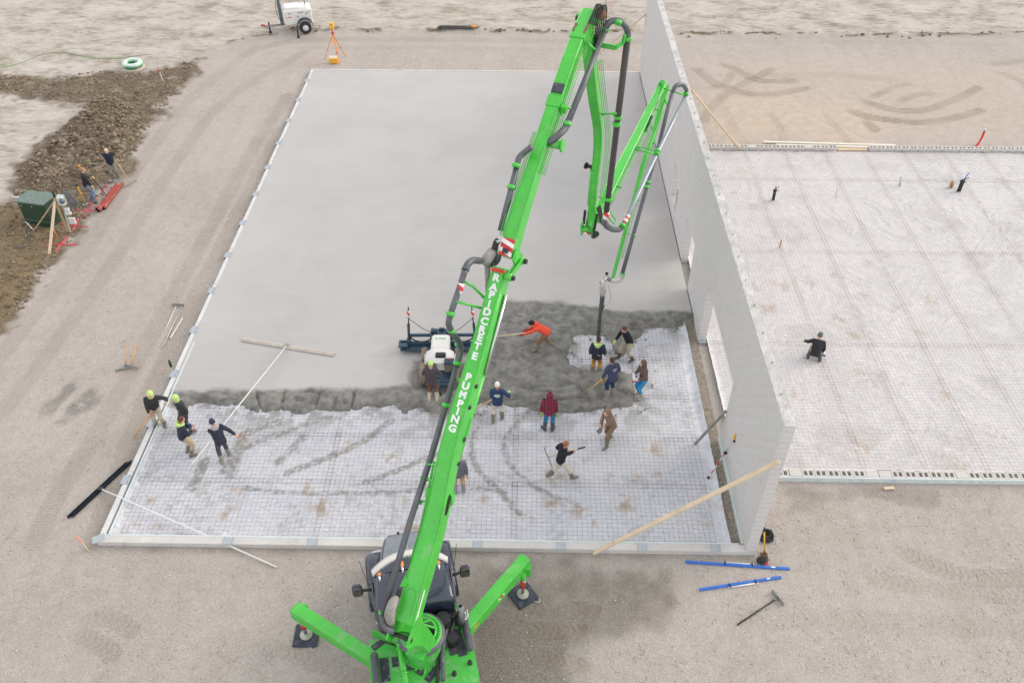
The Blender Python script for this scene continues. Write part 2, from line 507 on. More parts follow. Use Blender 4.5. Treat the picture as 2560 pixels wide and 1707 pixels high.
def ground_material():
    b = NB('ground_gravel'); v = b.pos
    A = {k: b.attr(k) for k in ('dirt', 'brown', 'field', 'sand', 'damp', 'slurry', 'track', 'treadu')}
    nL = b.noise(v, .30, 4, .6); nM = b.noise(v, 2.2, 5, .65); nF = b.noise(v, 17, 4, .7); nX = b.noise(v, 55, 2, .7)
    rd = b.noise(b.mapv(v, (1, .10, 1), (0, 0, .36)), 1.3, 5, .6)          # long streaks along the haul road
    st = b.voro(v, 24, 'F1', 'Color'); std = b.voro(v, 24, 'F1', 'Distance')
    st2 = b.voro(v, 48, 'F1', 'Color')
    sv_ = b.sep(st)[0]; sv2 = b.sep(st2)[1]
    # crushed limestone
    g = b.mix(b.rng(nL, .35, .65), (.405, .358, .318), (.475, .425, .385))
    g = b.mix(b.math('MULTIPLY', b.rng(rd, .38, .66), .5), g, (.37, .322, .28))
    g = b.mix(b.math('MULTIPLY', b.rng(nM, .42, .70), .55), g, (.52, .48, .445))
    g = b.mix(b.math('MULTIPLY', b.rng(nF, .48, .70), .6), g, (.30, .27, .24))
    g = b.mix(b.math('MULTIPLY', b.rng(sv_, .86, .95), .42), g, (.60, .565, .53))
    g = b.mix(b.math('MULTIPLY', b.rng(sv2, .86, .95), .4), g, (.60, .57, .54))
    g = b.mix(b.math('MULTIPLY', b.rng(sv2, .16, .06), .42), g, (.25, .225, .20))
    # sand coloured pad
    g = b.mix(b.math('MULTIPLY', A['sand'], .9), g, b.mix(b.rng(nM, .35, .65), (.48, .395, .315), (.56, .475, .39)))
    # weathered field: pale crust broken by darker soil, faint green
    fs = b.mapv(v, (.8, 1.25, 1), (0, 0, .3))
    fn = b.noise(fs, .55, 9, .68, .25); fn2 = b.noise(b.mapv(v, (.45, 1.6, 1), (0, 0, .12)), 3.2, 9, .74, .3)
    fq = b.math('ADD', b.math('MULTIPLY', fn, .5), b.math('MULTIPLY', fn2, .5))
    fl = b.mix(b.rng(fq, .415, .500), (.285, .25, .20), (.475, .43, .378))
    fl = b.mix(b.math('MULTIPLY', b.rng(fq, .50, .58), .85), fl, (.57, .53, .485))
    fl = b.mix(b.math('MULTIPLY', b.rng(nF, .52, .75), .4), fl, (.28, .245, .20))
    fl = b.mix(b.math('MULTIPLY', b.rng(b.noise(fs, .36, 6, .65), .54, .66), .28), fl, (.26, .275, .16))
    g = b.mix(A['field'], g, fl)
    # dark turned soil
    dn = b.math('ADD', b.math('MULTIPLY', nM, .5), b.math('MULTIPLY', nF, .5))
    ds = b.mix(b.rng(dn, .36, .64), (.085, .064, .042), (.235, .185, .127))
    ds = b.mix(b.math('MULTIPLY', b.rng(nX, .55, .75), .5), ds, (.33, .285, .22))
    ds = b.mix(b.math('MULTIPLY', b.rng(b.noise(v, .9, 6, .7), .50, .64), .6), ds, (.36, .315, .25))
    bs = b.mix(b.rng(dn, .36, .64), (.125, .087, .047), (.265, .197, .118))
    bs = b.mix(b.math('MULTIPLY', b.rng(sv2, .9, .95), .5), bs, (.42, .36, .28))
    ds = b.mix(A['brown'], ds, bs)
    dm = b.rng(b.math('ADD', A['dirt'], b.math('ADD', b.math('MULTIPLY', b.math('SUBTRACT', dn, .5), 1.2), b.math('MULTIPLY', b.math('SUBTRACT', b.noise(v, .8, 7, .7), .5), 1.4))), .22, .66)
    g = b.mix(dm, g, ds)
    # damp / disturbed gravel
    da = b.rng(b.math('ADD', A['damp'], b.math('ADD', b.math('MULTIPLY', b.math('SUBTRACT', nM, .5), 1.1), b.math('MULTIPLY', b.math('SUBTRACT', nF, .5), 1.0))), .22, .95)
    dg = b.mix(b.rng(nF, .38, .66), (.135, .115, .092), (.265, .238, .205))
    dg = b.mix(b.math('MULTIPLY', b.rng(sv2, .84, .94), .5), dg, (.42, .395, .36))
    g = b.mix(b.math('MULTIPLY', da, .85), g, dg)
    # tyre tracks: compacted darker bars
    bar = b.math('SINE', b.math('MULTIPLY', A['treadu'], 6.2832))
    tk = b.math('MULTIPLY', A['track'], b.rng(bar, -1, 1, .42, .98))
    tk = b.math('MULTIPLY', tk, b.rng(nM, .3, .7, .5, 1.1))
    g = b.mix(b.math('MULTIPLY', tk, .8), g, (.205, .16, .115))
    # spilled cement slurry
    sl = b.rng(b.math('ADD', A['slurry'], b.math('MULTIPLY', b.math('SUBTRACT', nM, .5), 1.3)), .35, .85)
    sn = b.mix(b.rng(b.noise(v, 1.4, 4, .6, .6), .52, .64), (.175, .172, .158), (.40, .385, .36))
    g = b.mix(b.math('MULTIPLY', sl, .72), g, sn)
    b.col(g)
    b.rough(.93); b.p.inputs['Specular IOR Level'].default_value = .25
    # relief: stones, ruts, clods
    peb = b.math('MULTIPLY', b.rng(std, .0, .55, 1, 0), b.rng(sv_, .45, .9))
    h = b.math('ADD', b.math('MULTIPLY', nF, .6), b.math('MULTIPLY', peb, .5))
    h = b.math('ADD', h, b.math('MULTIPLY', nX, .25))
    h = b.math('ADD', h, b.math('MULTIPLY', b.math('MULTIPLY', bar, A['track']), -.22))
    h = b.math('ADD', h, b.math('MULTIPLY', b.math('MULTIPLY', dm, nM), 1.6))
    b.bump(h, .75, .05)
    return b.m

make_ground()

# loose stones and clods: nobody could count them
def scatter(name, spots, material, seed, flat=.62):
    r = np.random.default_rng(seed)
    base = np.array([(1, 0, 0), (0, 1, 0), (-1, 0, 0), (0, -1, 0), (.15, .1, 1), (0, 0, -1)], float)
    fa = [(0, 1, 4), (1, 2, 4), (2, 3, 4), (3, 0, 4), (1, 0, 5), (2, 1, 5), (3, 2, 5), (0, 3, 5)]
    n = len(spots)
    V = np.repeat(base[None], n, 0) * (1 + r.uniform(-.32, .32, (n, 6, 3)))
    an = r.uniform(0, 6.28, n); c, s = np.cos(an), np.sin(an)
    st = r.uniform(.7, 1.35, n)
    X = V[:, :, 0] * st[:, None]; Y = V[:, :, 1] / st[:, None]; Zz = V[:, :, 2] * flat
    S = spots[:, 3][:, None]
    P = np.stack([(X * c[:, None] - Y * s[:, None]) * S + spots[:, 0][:, None], (X * s[:, None] + Y * c[:, None]) * S + spots[:, 1][:, None], Zz * S + spots[:, 2][:, None]], -1)
    F = np.array(fa)[None] + (np.arange(n) * 6)[:, None, None]
    me = bpy.data.meshes.new(name)
    me.vertices.add(n * 6); me.vertices.foreach_set('co', P.astype(np.float32).ravel())
    nf = n * 8
    me.loops.add(nf * 3); me.loops.foreach_set('vertex_index', F.astype(np.int32).ravel())
    me.polygons.add(nf); me.polygons.foreach_set('loop_start', np.arange(0, nf * 3, 3, dtype=np.int32))
    me.update(calc_edges=True); me.materials.append(material)
    o = bpy.data.objects.new(name, me); COL.objects.link(o); o['kind'] = 'stuff'
    return o
def free_of_pads(x, y):
    pad = sdf(x, y, [(-W_SLAB - .12, -.12), (T_WALL + .1, -.12), (T_WALL + .1, Y_RIGHT0 - .15), (40, Y_RIGHT0 - .15), (40, Y_RIGHT1 + .2), (T_WALL + .1, Y_RIGHT1 + .2), (T_WALL + .1, L_SLAB + .3), (-W_SLAB - .12, L_SLAB + .3)])
    return pad < 0
def stone_mat(name, a, b_):
    b = NB(name)
    i = b.n('ShaderNodeNewGeometry').outputs['Random Per Island']
    b.col(b.mix(i, a, b_)); b.rough(.9)
    return b.m
n = 52000
x = rng.uniform(-24, 9, n); y = -6 + 26 * rng.random(n) ** 1.8
keep = free_of_pads(x, y) & (fbm(x * .8, y * .8, 81, 3) > .36) & (sdf(x, y, DIRT) < .3) & ((sdf(x, y, DAMP) < -.2) | (rng.random(n) < .12))
x, y = x[keep], y[keep]
sz = .010 + .030 * rng.random(len(x)) ** 6
scatter('gravel_stones', np.stack([x, y, terrain(x, y) + sz * .25, sz], 1), stone_mat('loose_stone', (.40, .37, .34), (.60, .565, .53)), 5)
def fill_poly(poly, n):
    p = np.array(poly); out = []
    x = rng.uniform(p[:, 0].min(), p[:, 0].max(), n * 4); y = rng.uniform(p[:, 1].min(), p[:, 1].max(), n * 4)
    k = inside(x, y, poly); return x[k][:n], y[k][:n]
x, y = fill_poly(BANK, 5200)
sz = .015 + .12 * rng.random(len(x)) ** 6.0
x2, y2 = fill_poly(DIRT, 6000); k = x2 > -42; x2, y2 = x2[k], y2[k]
s2 = .02 + .075 * rng.random(len(x2)) ** 3
x = np.concatenate([x, x2]); y = np.concatenate([y, y2]); sz = np.concatenate([sz, s2])
scatter('soil_clods', np.stack([x, y, terrain(x, y) + sz * .2, sz], 1), stone_mat('soil_clod', (.11, .083, .054), (.33, .265, .185)), 6, .8)
# rough stones and lumps of soil along the far road edge
pts = []
for P in (GP([(530, 98), (620, 80), (700, 68), (900, 70), (1100, 73), (1480, 76)]), GP([(1560, 78), (1700, 80), (2000, 82), (2352, 77)])):
    for (x0, y0), (x1, y1) in zip(P[:-1], P[1:]):
        for _ in range(int(math.hypot(x1 - x0, y1 - y0) * 9)):
            t = random.random(); pts.append((x0 + t * (x1 - x0), y0 + t * (y1 - y0) + random.gauss(0, .22)))
p = np.array(pts); k = fbm(p[:, 0] * .8, p[:, 1] * 2.2, 51, 3) > .46; p = p[k]
sz = .02 + .10 * rng.random(len(p)) ** 2.5
scatter('edge_clods', np.stack([p[:, 0], p[:, 1], terrain(p[:, 0], p[:, 1]) + sz * .2, sz], 1), stone_mat('edge_clod', (.12, .09, .06), (.33, .27, .20)), 8, .75)
# ================================================================== SLAB, WET CONCRETE, PLASTIC, WALL
Z_TOP = 0.20
# edge of the placed concrete (from photo, display px at slab level)
WET = GP([(378, 912), (395, 938), (425, 945), (452, 925), (480, 935), (520, 938), (560, 935), (600, 950), (640, 944), (690, 955), (740, 944), (800, 950), (850, 938), (900, 932), (930, 950), (965, 938), (990, 955),
          (1040, 952), (1085, 945), (1100, 928), (1150, 934), (1200, 936), (1245, 948), (1310, 950), (1380, 942), (1430, 938), (1456, 936), (1464, 913), (1458, 886), (1455, 866), (1427, 850), (1385, 846), (1345, 843), (1312, 836), (1309, 815), (1323, 776), (1360, 772), (1396, 772), (1400, 792), (1408, 816), (1432, 818), (1445, 784), (1481, 771), (1482, 759), (1495, 753), (1543, 755), (1592, 742)], .05)
WET = WET + [(1.5, WET[-1][1]), (1.5, L_SLAB + 2), (-W_SLAB - 1.5, L_SLAB + 2), (-W_SLAB - 1.5, WET[0][1])]
# limit of the levelled, finished surface
FIN = GP([(376, 895), (500, 892), (700, 893), (880, 888), (938, 882), (942, 826), (1070, 826), (1120, 800), (1120, 735), (1150, 690), (1260, 688), (1320, 700), (1440, 716), (1592, 712)], Z_TOP)
FIN = FIN + [(.3, FIN[-1][1]), (.3, 60), (-30, 60), (-30, FIN[0][1])]
def slab_fields(x, y):
    wob = .26 * (fbm(x * 1.5, y * 1.5, 101, 3) - .5)
    d = sdf(x, y, WET) + wob
    f = sdf(x, y, FIN) + .35 * (fbm(x * 1.4, y * 1.4, 102, 3) - .5)
    rough = 1 - sstep(-.22, .12, f)
    lump = fbm(x * 1.25, y * 1.25, 103, 4); ridg = 1 - np.abs(2 * fbm(x * 1.0 + .6 * lump, y * 1.9, 104, 4) - 1)
    h = .205 + rough * (.14 * (lump - .5) + .17 * (ridg - .72) + .05 * (vnoise(x * 9, y * 9, 105) - .5))
    # shovel cuts in the heap edge on the left
    for (cx, cy), (ex, ey) in (((645, 940), (655, 898)), ((725, 940), (735, 893)), ((805, 945), (815, 893)), ((600, 948), (590, 905)), ((765, 945), (770, 915))):
        dd, _ = seg_dist(x, y, GP([(cx, cy), (ex, ey)], .1))
        h = h - .15 * np.exp(-(dd / .055) ** 2) * np.clip(rough * 1.5, 0, 1)
    for pts in ([(1110, 905), (1180, 915), (1290, 918), (1340, 912)], [(1180, 880), (1230, 900), (1300, 902)], [(1240, 860), (1330, 885)], [(1400, 880), (1450, 870)], [(1450, 745), (1540, 735)], [(1380, 740), (1490, 762)]):
        dd, _ = seg_dist(x, y, curve_pts(GP(pts, .2), 4))
        h = h + (.05 * np.exp(-((dd - .13) / .08) ** 2) - .07 * np.exp(-(dd / .07) ** 2)) * rough
    edge = sstep(-.02, .34, d) ** .8
    z = -.02 + (h + .02) * edge
    return z, rough, d
def make_concrete():
    xs = np.arange(-W_SLAB + .172, 0.0, .05); ys = np.concatenate([np.arange(4.6, 13.6, .05), np.arange(13.6, L_SLAB - .19, .3), [L_SLAB - .2]])
    X, Y = np.meshgrid(xs, ys)
    Zc, rough, d = slab_fields(X, Y)
    idx = np.arange(X.size).reshape(X.shape)
    keepv = d > -.06
    kf = keepv[:-1, :-1] | keepv[1:, :-1] | keepv[:-1, 1:] | keepv[1:, 1:]
    a = idx[:-1, :-1][kf]; nx = X.shape[1]
    faces = np.stack([a, a + 1, a + nx + 1, a + nx], 1)
    used = np.unique(faces); remap = np.full(X.size, -1); remap[used] = np.arange(len(used))
    verts = np.stack([X, Y, Zc], -1).reshape(-1, 3)[used]
    me = bpy.data.meshes.new('concrete_slab'); set_grid(me, verts, remap[faces])
    at = me.attributes.new('fresh', 'FLOAT', 'POINT'); at.data.foreach_set('value', rough.ravel()[used].astype(np.float32))
    ed = np.exp(-np.clip(d, 0, 9) / .35).ravel()[used]
    at = me.attributes.new('rim', 'FLOAT', 'POINT'); at.data.foreach_set('value', ed.astype(np.float32))
    b = NB('wet_concrete'); v = b.pos
    fr = b.attr('fresh')
    st = b.mapv(v, (.35, 3.2, 1)); ns = b.noise(st, 1.1, 5, .6); nf = b.noise(v, 26, 3, .7); nm = b.noise(v, 3.0, 4, .6, .4); nl = b.noise(v, .22, 3, .5)
    sm = b.mix(b.rng(ns, .30, .72), (.405, .394, .380), (.432, .420, .405))
    sm = b.mix(b.math('MULTIPLY', b.rng(nl, .36, .62), .75), sm, (.470, .452, .432)); sm = b.mix(b.math('MULTIPLY', b.rng(b.noise(v, .55, 5, .6, .5), .50, .68), .45), sm, (.375, .365, .35))
    rg = b.mix(b.rng(nm, .34, .64), (.125, .122, .108), (.275, .268, .245))
    rg = b.mix(b.math('MULTIPLY', b.rng(nf, .56, .72), .6), rg, (.35, .34, .32))
    rg = b.mix(b.math('MULTIPLY', b.rng(nf, .42, .30), .6), rg, (.085, .083, .075))
    rg = b.mix(b.math('MULTIPLY', b.rng(b.noise(v, .9, 4, .65, .5), .60, .74), .6), rg, (.36, .35, .32))
    tr = b.noise(b.mapv(v, (.18, 7.0, 1)), 2.6, 6, .7, .3)
    sm = b.mix(b.math('MULTIPLY', b.rng(tr, .52, .70), .35), sm, (.36, .348, .332)); sm = b.mix(b.math('MULTIPLY', b.rng(tr, .46, .32), .3), sm, (.50, .485, .465))
    b.col(b.mix(fr, sm, rg))
    b.rough(b.mix(fr, b.mix(b.rng(ns, .3, .7), (.33, .33, .33), (.38, .38, .38)), (.58, .58, .58)))
    b.p.inputs['Specular IOR Level'].default_value = .5
    hh = b.math('ADD', b.math('MULTIPLY', b.math('MULTIPLY', b.math('ADD', nf, b.math('MULTIPLY', nm, 1.2)), fr), 1.6), b.math('MULTIPLY', ns, .05))
    b.bump(hh, .6, .04)
    me.materials.append(b.m)
    o = bpy.data.objects.new('concrete_slab', me); COL.objects.link(o); o['kind'] = 'structure'
make_concrete()
_n = 2600
_x = rng.uniform(-W_SLAB + .4, -.4, _n); _y = rng.uniform(5.5, 12.5, _n)
_d = -sdf(_x, _y, WET); _k = (_d > -.05) & (rng.random(_n) < np.exp(-np.clip(_d, 0, 9) / .45)); _x, _y = _x[_k], _y[_k]
_s = .012 + .045 * rng.random(len(_x)) ** 3
scatter('concrete_crumbs', np.stack([_x, _y, .05 + _s * .3, _s], 1), stone_mat('wet_crumb', (.13, .13, .115), (.24, .235, .215)), 9, .6)
def conc_z(x, y):
    z, _, d = slab_fields(np.array([x]), np.array([y]))
    return float(z[0]) if d[0] > 0 else .05

# ---- white plastic vapour barrier, wrinkled, with mud and rust on it
TRAILS = [([(1225, 935), (1165, 1000), (1163, 1050), (1205, 1100), (1290, 1152)], .16), ([(1112, 945), (1085, 1010), (1093, 1070), (1150, 1130), (1195, 1182)], .16),
          ([(900, 965), (830, 1015), (740, 1055), (660, 1085)], .22), ([(760, 955), (660, 990), (560, 1030), (510, 1085)], .2), ([(1010, 1122), (860, 1130), (690, 1132), (560, 1120)], .14),
          ([(1160, 1128), (1085, 1122)], .14), ([(640, 970), (560, 1000), (530, 1090)], .3), ([(1010, 1040), (900, 1085), (840, 1105)], .18), ([(1240, 1125), (1330, 1160)], .12),
          ([(470, 1060), (440, 1120)], .3), ([(700, 1000), (640, 1060)], .25)]
RUST = [(300, 1222, .30), (735, 1165, .35), (1275, 1090, .38), (1265, 1155, .25), (1435, 1160, .3), (1310, 1105, .2), (560, 1010, .25), (800, 1020, .25), (1500, 1030, .3), (1980, 1030, .45),
        (1770, 708, .35), (1800, 655, .3), (1860, 650, .25), (1930, 735, .4), (2070, 712, .35), (2140, 690, .3), (2250, 590, .3), (1460, 1100, .2), (1660, 1160, .2), (640, 1100, .25), (520, 1180, .2),
        (2000, 880, .3), (1760, 620, .2), (1960, 770, .25), (2210, 1010, .25), (990, 1190, .25), (1520, 1085, .2)]
def plastic_sheet(name, x0, x1, y0, y1, step, seed, left):
    xs = np.arange(x0, x1 + step * .5, step); ys = np.arange(y0, y1 + step * .5, step)
    X, Y = np.meshgrid(xs, ys)
    wx = X + 1.2 * (fbm(X * .25, Y * .25, seed + 5, 2) - .5) * 3; wy = Y + 1.2 * (fbm(X * .25, Y * .25, seed + 6, 2) - .5) * 3
    a1 = 1 - np.abs(2 * fbm(wx * 1.0 + wy * .7, wy * 4.2 - wx * 2.0, seed, 3) - 1)
    a2 = 1 - np.abs(2 * fbm(wx * 1.2 - wy * .8, wy * 3.8 + wx * 2.0, seed + 3, 3) - 1)
    m = fbm(X * .3, Y * .3, seed + 9, 2)
    rid = np.where(m > .5, a1, a2)
    Zp = .030 + .040 * (rid ** 4 - .3) * (.5 + m) + .02 * (fbm(X * .7, Y * .7, seed + 12, 2) - .5)
    # folds radiating from a few points
    for cx, cy in ((GD(2000, 770)[:2]), (GD(1790, 620)[:2]), (GD(2190, 440)[:2]), (GD(1860, 900)[:2]), (GD(330, 1200)[:2])):
        dx, dy = X - cx, Y - cy; rr = np.hypot(dx, dy); th = np.arctan2(dy, dx)
        Zp += .028 * np.exp(-((rr - 1.1) / .9) ** 2) * (1 - np.abs(np.sin(th * 9 + 2 * vnoise(th * 2 + 9, rr, seed + 15)))) ** 2
    # turned up against the edges
    for dd in (X - x0, x1 - X, Y - y0): Zp += .11 * np.exp(-(np.clip(dd, 0, 9) / .10) ** 2) * (.7 + .5 * fbm(X * 2, Y * 2, seed + 20, 2))
    Zp = np.where(Zp > .165, .165, Zp)
    me = bpy.data.meshes.new(name); nx = X.shape[1]
    idx = np.arange(X.size).reshape(X.shape); a = idx[:-1, :-1].ravel()
    faces = np.stack([a, a + 1, a + nx + 1, a + nx], 1)
    set_grid(me, np.stack([X, Y, Zp], -1).reshape(-1, 3), faces)
    x, y = X.ravel(), Y.ravel()
    mud = np.zeros(x.shape); rust = np.zeros(x.shape)
    fine = fbm(x * 7, y * 7, seed + 31, 3)
    if left:
        for pts, wd in TRAILS:
            d, _ = seg_dist(x, y, curve_pts(GP(pts, .04), 5))
            mud = np.maximum(mud, (1 - sstep(wd * .3, wd * .85, d + .10 * (fine - .5))) * (.35 + .75 * sstep(.40, .55, fbm(x * 11, y * 11, seed + 37, 3))) * 1.1)
        d = -sdf(x, y, WET)
        mud = np.maximum(mud, .95 * np.exp(-np.clip(d, 0, 9) / .9) * sstep(.46, .60, fbm(x * 2.4, y * 2.4, seed + 33, 4)))
        mud = np.maximum(mud, .40 * sstep(.52, .68, fbm(x * 1.1, y * 1.1, seed + 34, 3)) * sstep(.50, .62, fbm(x * 5.5, y * 7.5, seed + 35, 4)))
    else:
        mud = .22 * sstep(.60, .75, fbm(x * .8, y * .8, seed + 34, 4))
    rr_ = np.random.default_rng(seed); extra = [(float(rr_.uniform(1650, 2340)), float(rr_.uniform(380, 1070)), float(rr_.uniform(.12, .4))) for _ in range(26)] if not left else [(float(rr_.uniform(300, 1650)), float(rr_.uniform(980, 1240)), float(rr_.uniform(.1, .3))) for _ in range(22)]
    for px, py, r_ in RUST + extra:
        c = GD(px, py, .04); d = np.hypot(x - c[0], y - c[1])
        rust = np.maximum(rust, np.exp(-(d / r_) ** 2) * sstep(.44, .58, fbm(x * 5, y * 5, seed + 36, 3)))
    for nm, arr in (('mud', mud), ('rust', rust)):
        at = me.attributes.new(nm, 'FLOAT', 'POINT'); at.data.foreach_set('value', np.clip(arr, 0, 1).astype(np.float32))
    b = NB(name + '_film'); v = b.pos
    n1 = b.noise(v, .5, 4, .6); n2 = b.noise(b.mapv(v, (1, 2.4, 1), (0, 0, .5)), 3.5, 5, .65, .8); n3 = b.noise(v, 30, 2)
    if left: c = b.mix(b.rng(n1, .36, .64), (.76, .775, .85), (.84, .85, .90))
    else: c = b.mix(b.rng(n1, .36, .64), (.76, .74, .755), (.82, .80, .81))
    c = b.mix(b.math('MULTIPLY', b.rng(n2, .56, .74), .35), c, (.68, .69, .735) if left else (.68, .665, .69))
    c = b.mix(b.math('MULTIPLY', b.attr('mud'), .72), c, (.27, .265, .235))
    c = b.mix(b.math('MULTIPLY', b.attr('rust'), .75 if left else .5), c, b.mix(b.rng(n3, .4, .6), (.44, .29, .15), (.58, .43, .28)))
    b.col(c); b.rough(b.rng(n1, .4, .6, .32, .46)); b.p.inputs['Specular IOR Level'].default_value = .45
    w1 = b.noise(b.mapv(v, (1.0, 3.2, 1), (0, 0, .6)), 4.2, 3, .6, 1.2); w2 = b.noise(b.mapv(v, (1.0, 3.6, 1), (0, 0, -.5)), 5.0, 3, .6, 1.2)
    rdg = b.math('MAXIMUM', b.math('SUBTRACT', 1.0, b.math('ABSOLUTE', b.math('MULTIPLY', b.math('SUBTRACT', w1, .5), 7.0))), b.math('SUBTRACT', 1.0, b.math('ABSOLUTE', b.math('MULTIPLY', b.math('SUBTRACT', w2, .5), 7.0))))
    rdg = b.math('MAXIMUM', rdg, 0.0)
    b.bump(b.math('ADD', b.math('ADD', n2, b.math('MULTIPLY', rdg, .45)), b.math('MULTIPLY', n3, .06)), .75, .07)
    me.materials.append(b.m)
    o = bpy.data.objects.new(name, me); COL.objects.link(o); o['kind'] = 'structure'
plastic_sheet('vapor_barrier', -W_SLAB + .30, -.36, .30, 14.0, .05, 200, True)
plastic_sheet('vapor_barrier', T_WALL + .03, 21.0, Y_RIGHT0 + .20, Y_RIGHT1 - .02, .075, 300, False)
# gravel strip left bare between the plastic and the wall, seen through the door opening
MB().box((-.17, 8.0, .012), (.34, 15.6, .02)).build('bare_strip', mat('strip_gravel', (.27, .235, .19), .95, var=.35, scale=9, bump=.8, bscale=30, dirt=.5, dirtcol=(.12, .10, .08)), kind='structure')

# ---- welded wire mesh: sheets that overlap by one square
WIRE = mat('rusty_wire', (.20, .15, .115), .8, var=.35, scale=2)
def wire_sheet_mesh(nxw, nyw, pitch, r):
    mb = MB(); lx = (nxw - 1) * pitch; ly = (nyw - 1) * pitch
    for i in range(nxw):
        x = i * pitch; mb.tube([(x, -.03, 0), (x, ly * .5, random.uniform(-.006, .012)), (x, ly + .03, 0)], r, 3, False, smooth=False)
    for j in range(nyw):
        y = j * pitch; mb.tube([(-.03, y, r * 2), (lx * .5, y, r * 2 + random.uniform(-.006, .012)), (lx + .03, y, r * 2)], r, 3, False, smooth=False)
    return mb.mesh('wire_mesh_sheet', WIRE), lx, ly
PITCH_W = .1524
meL, lxL, lyL = wire_sheet_mesh(15, 41, PITCH_W, .0036)
meL2, lxL2, lyL2 = wire_sheet_mesh(15, 21, PITCH_W, .0030)
meR, _, _ = wire_sheet_mesh(15, 41, PITCH_W, .0028)
for _m in (meL2, meR): _m.materials[0] = mat('pale_rusty_wire', (.30, .235, .19), .8, var=.35, scale=2)
def lay(me, x, y, z, label, group):
    o = bpy.data.objects.new('wire_mesh_sheet', me); COL.objects.link(o)
    o.location = (x, y, z); o.rotation_euler = (0, 0, random.gauss(0, .0025))
    tag(o, label, 'wire mesh', group)
k = 0
meX, lxX, lyX = wire_sheet_mesh(41, 15, PITCH_W, .0036)
row = 0; yy = .44
while yy < 11.2:
    x = -W_SLAB + .40 - (0 if row % 2 == 0 else .0)
    while x < -1.5:
        n_fit = min(41, int((-.45 - x) / PITCH_W) + 1)
        me_ = meX
        if n_fit < 41:
            key = 'cut%d' % n_fit
            if key not in MATS: MATS[key] = wire_sheet_mesh(n_fit, 15, PITCH_W, .0036)[0]
            me_ = MATS[key]
        lay(me_, x, yy + random.uniform(-.02, .02), .074 + (k % 2) * .007, 'rusty welded wire mesh sheet on the muddy plastic in front of the wet concrete', 'wire mesh sheets on the muddy plastic left of the wall')
        x += lxX - PITCH_W; k += 1
    yy += lyX - PITCH_W; row += 1
k = 0
for row in range(4):
    x = T_WALL + .12
    while x < 19.5:
        lay(meR if row < 3 else meL2, x, Y_RIGHT0 + .34 + row * (lyL - PITCH_W), .078 + ((k + row) % 2) * .007, 'rusty welded wire mesh sheet on the clean white plastic right of the block wall', 'wire mesh sheets on the white plastic right of the wall')
        x += lxL - PITCH_W * 1.0; k += 1

# ---- tall block wall
BLOCK = mat('concrete_block', (.63, .615, .60), .93, var=.035, scale=1.3, bump=.35, bscale=120, spec=.25)
MORTAR = mat('mortar', (.42, .41, .395), .95, var=.1, scale=5, bump=.3, bscale=90, spec=.2)
wall = thing('block_wall', 'tall grey concrete block wall with door and window openings beside the fresh slab', 'wall', (0, 0, 0))
CH = H_WALL / 27.0
BL = .406
# openings along the wall: (y0, y1, z0, z1)
OPEN = [(4.5, 9.45, .0, 2.68), (12.5, 14.5, .0, 2.27), (17.1, 18.6, .82, 2.47)]
def blocked(y0, y1, z0, z1):
    segs = [(y0, y1)]
    for a, b_, c, d_ in OPEN:
        if z1 > c + .02 and z0 < d_ - .02:
            out = []
            for s0, s1 in segs:
                if s1 <= a or s0 >= b_: out.append((s0, s1)); continue
                if s0 < a: out.append((s0, a))
                if s1 > b_: out.append((b_, s1))
            segs = out
    return [s for s in segs if s[1] - s[0] > .03]
core = MB()
ycuts = sorted({0.0, L_SLAB} | {o_[0] for o_ in OPEN} | {o_[1] for o_ in OPEN}); zc = sorted({0.0, H_WALL - .012} | {o_[2] for o_ in OPEN} | {o_[3] for o_ in OPEN})
for a, b_ in zip(ycuts[:-1], ycuts[1:]):
    for c, d_ in zip(zc[:-1], zc[1:]):
        if d_ - c < .01: continue
        if any(a + .01 >= o_[0] and b_ - .01 <= o_[1] and c + .01 >= o_[2] and d_ - .01 <= o_[3] for o_ in OPEN): continue
        core.box((T_WALL / 2, (a + b_) / 2, (c + d_) / 2), (T_WALL - .030, b_ - a - .03, d_ - c))
core.build('mortar_core', MORTAR, wall)
blocks = []
for j in range(27):
    y = -(BL / 2 if j % 2 else 0)
    while y < L_SLAB:
        a, b_ = max(0, y), min(L_SLAB, y + BL)
        if b_ - a > .05:
            for s0, s1 in blocked(a, b_, j * CH, (j + 1) * CH): blocks.append((s0, s1, j * CH))
        y += BL
near = [q for q in blocks if q[0] < .01 or any(abs(q[0] - o_[1]) < .01 or abs(q[1] - o_[0]) < .01 for o_ in OPEN)]
rest = sorted((q for q in blocks if q not in near), key=lambda q: (q[0] - CAM[1]) ** 2 + (q[2] - CAM[2]) ** 2)
near += rest[:300 - len(near)]; rest = [q for q in blocks if q not in set(near)]
bm_cache = {}
for s0, s1, z0 in near:
    L = round(s1 - s0, 3)
    if L not in bm_cache: bm_cache[L] = MB().box((0, 0, 0), (T_WALL, L - .012, CH - .012)).mesh('block', BLOCK)
    inst('block', bm_cache[L], wall, (T_WALL / 2 + random.gauss(0, .0006), (s0 + s1) / 2, z0 + CH / 2))
mb = MB()
for s0, s1, z0 in rest: mb.box((T_WALL / 2 + random.gauss(0, .0006), (s0 + s1) / 2, z0 + CH / 2), (T_WALL, s1 - s0 - .012, CH - .012))
mb.build('far_blocks', BLOCK, wall, kind='stuff')
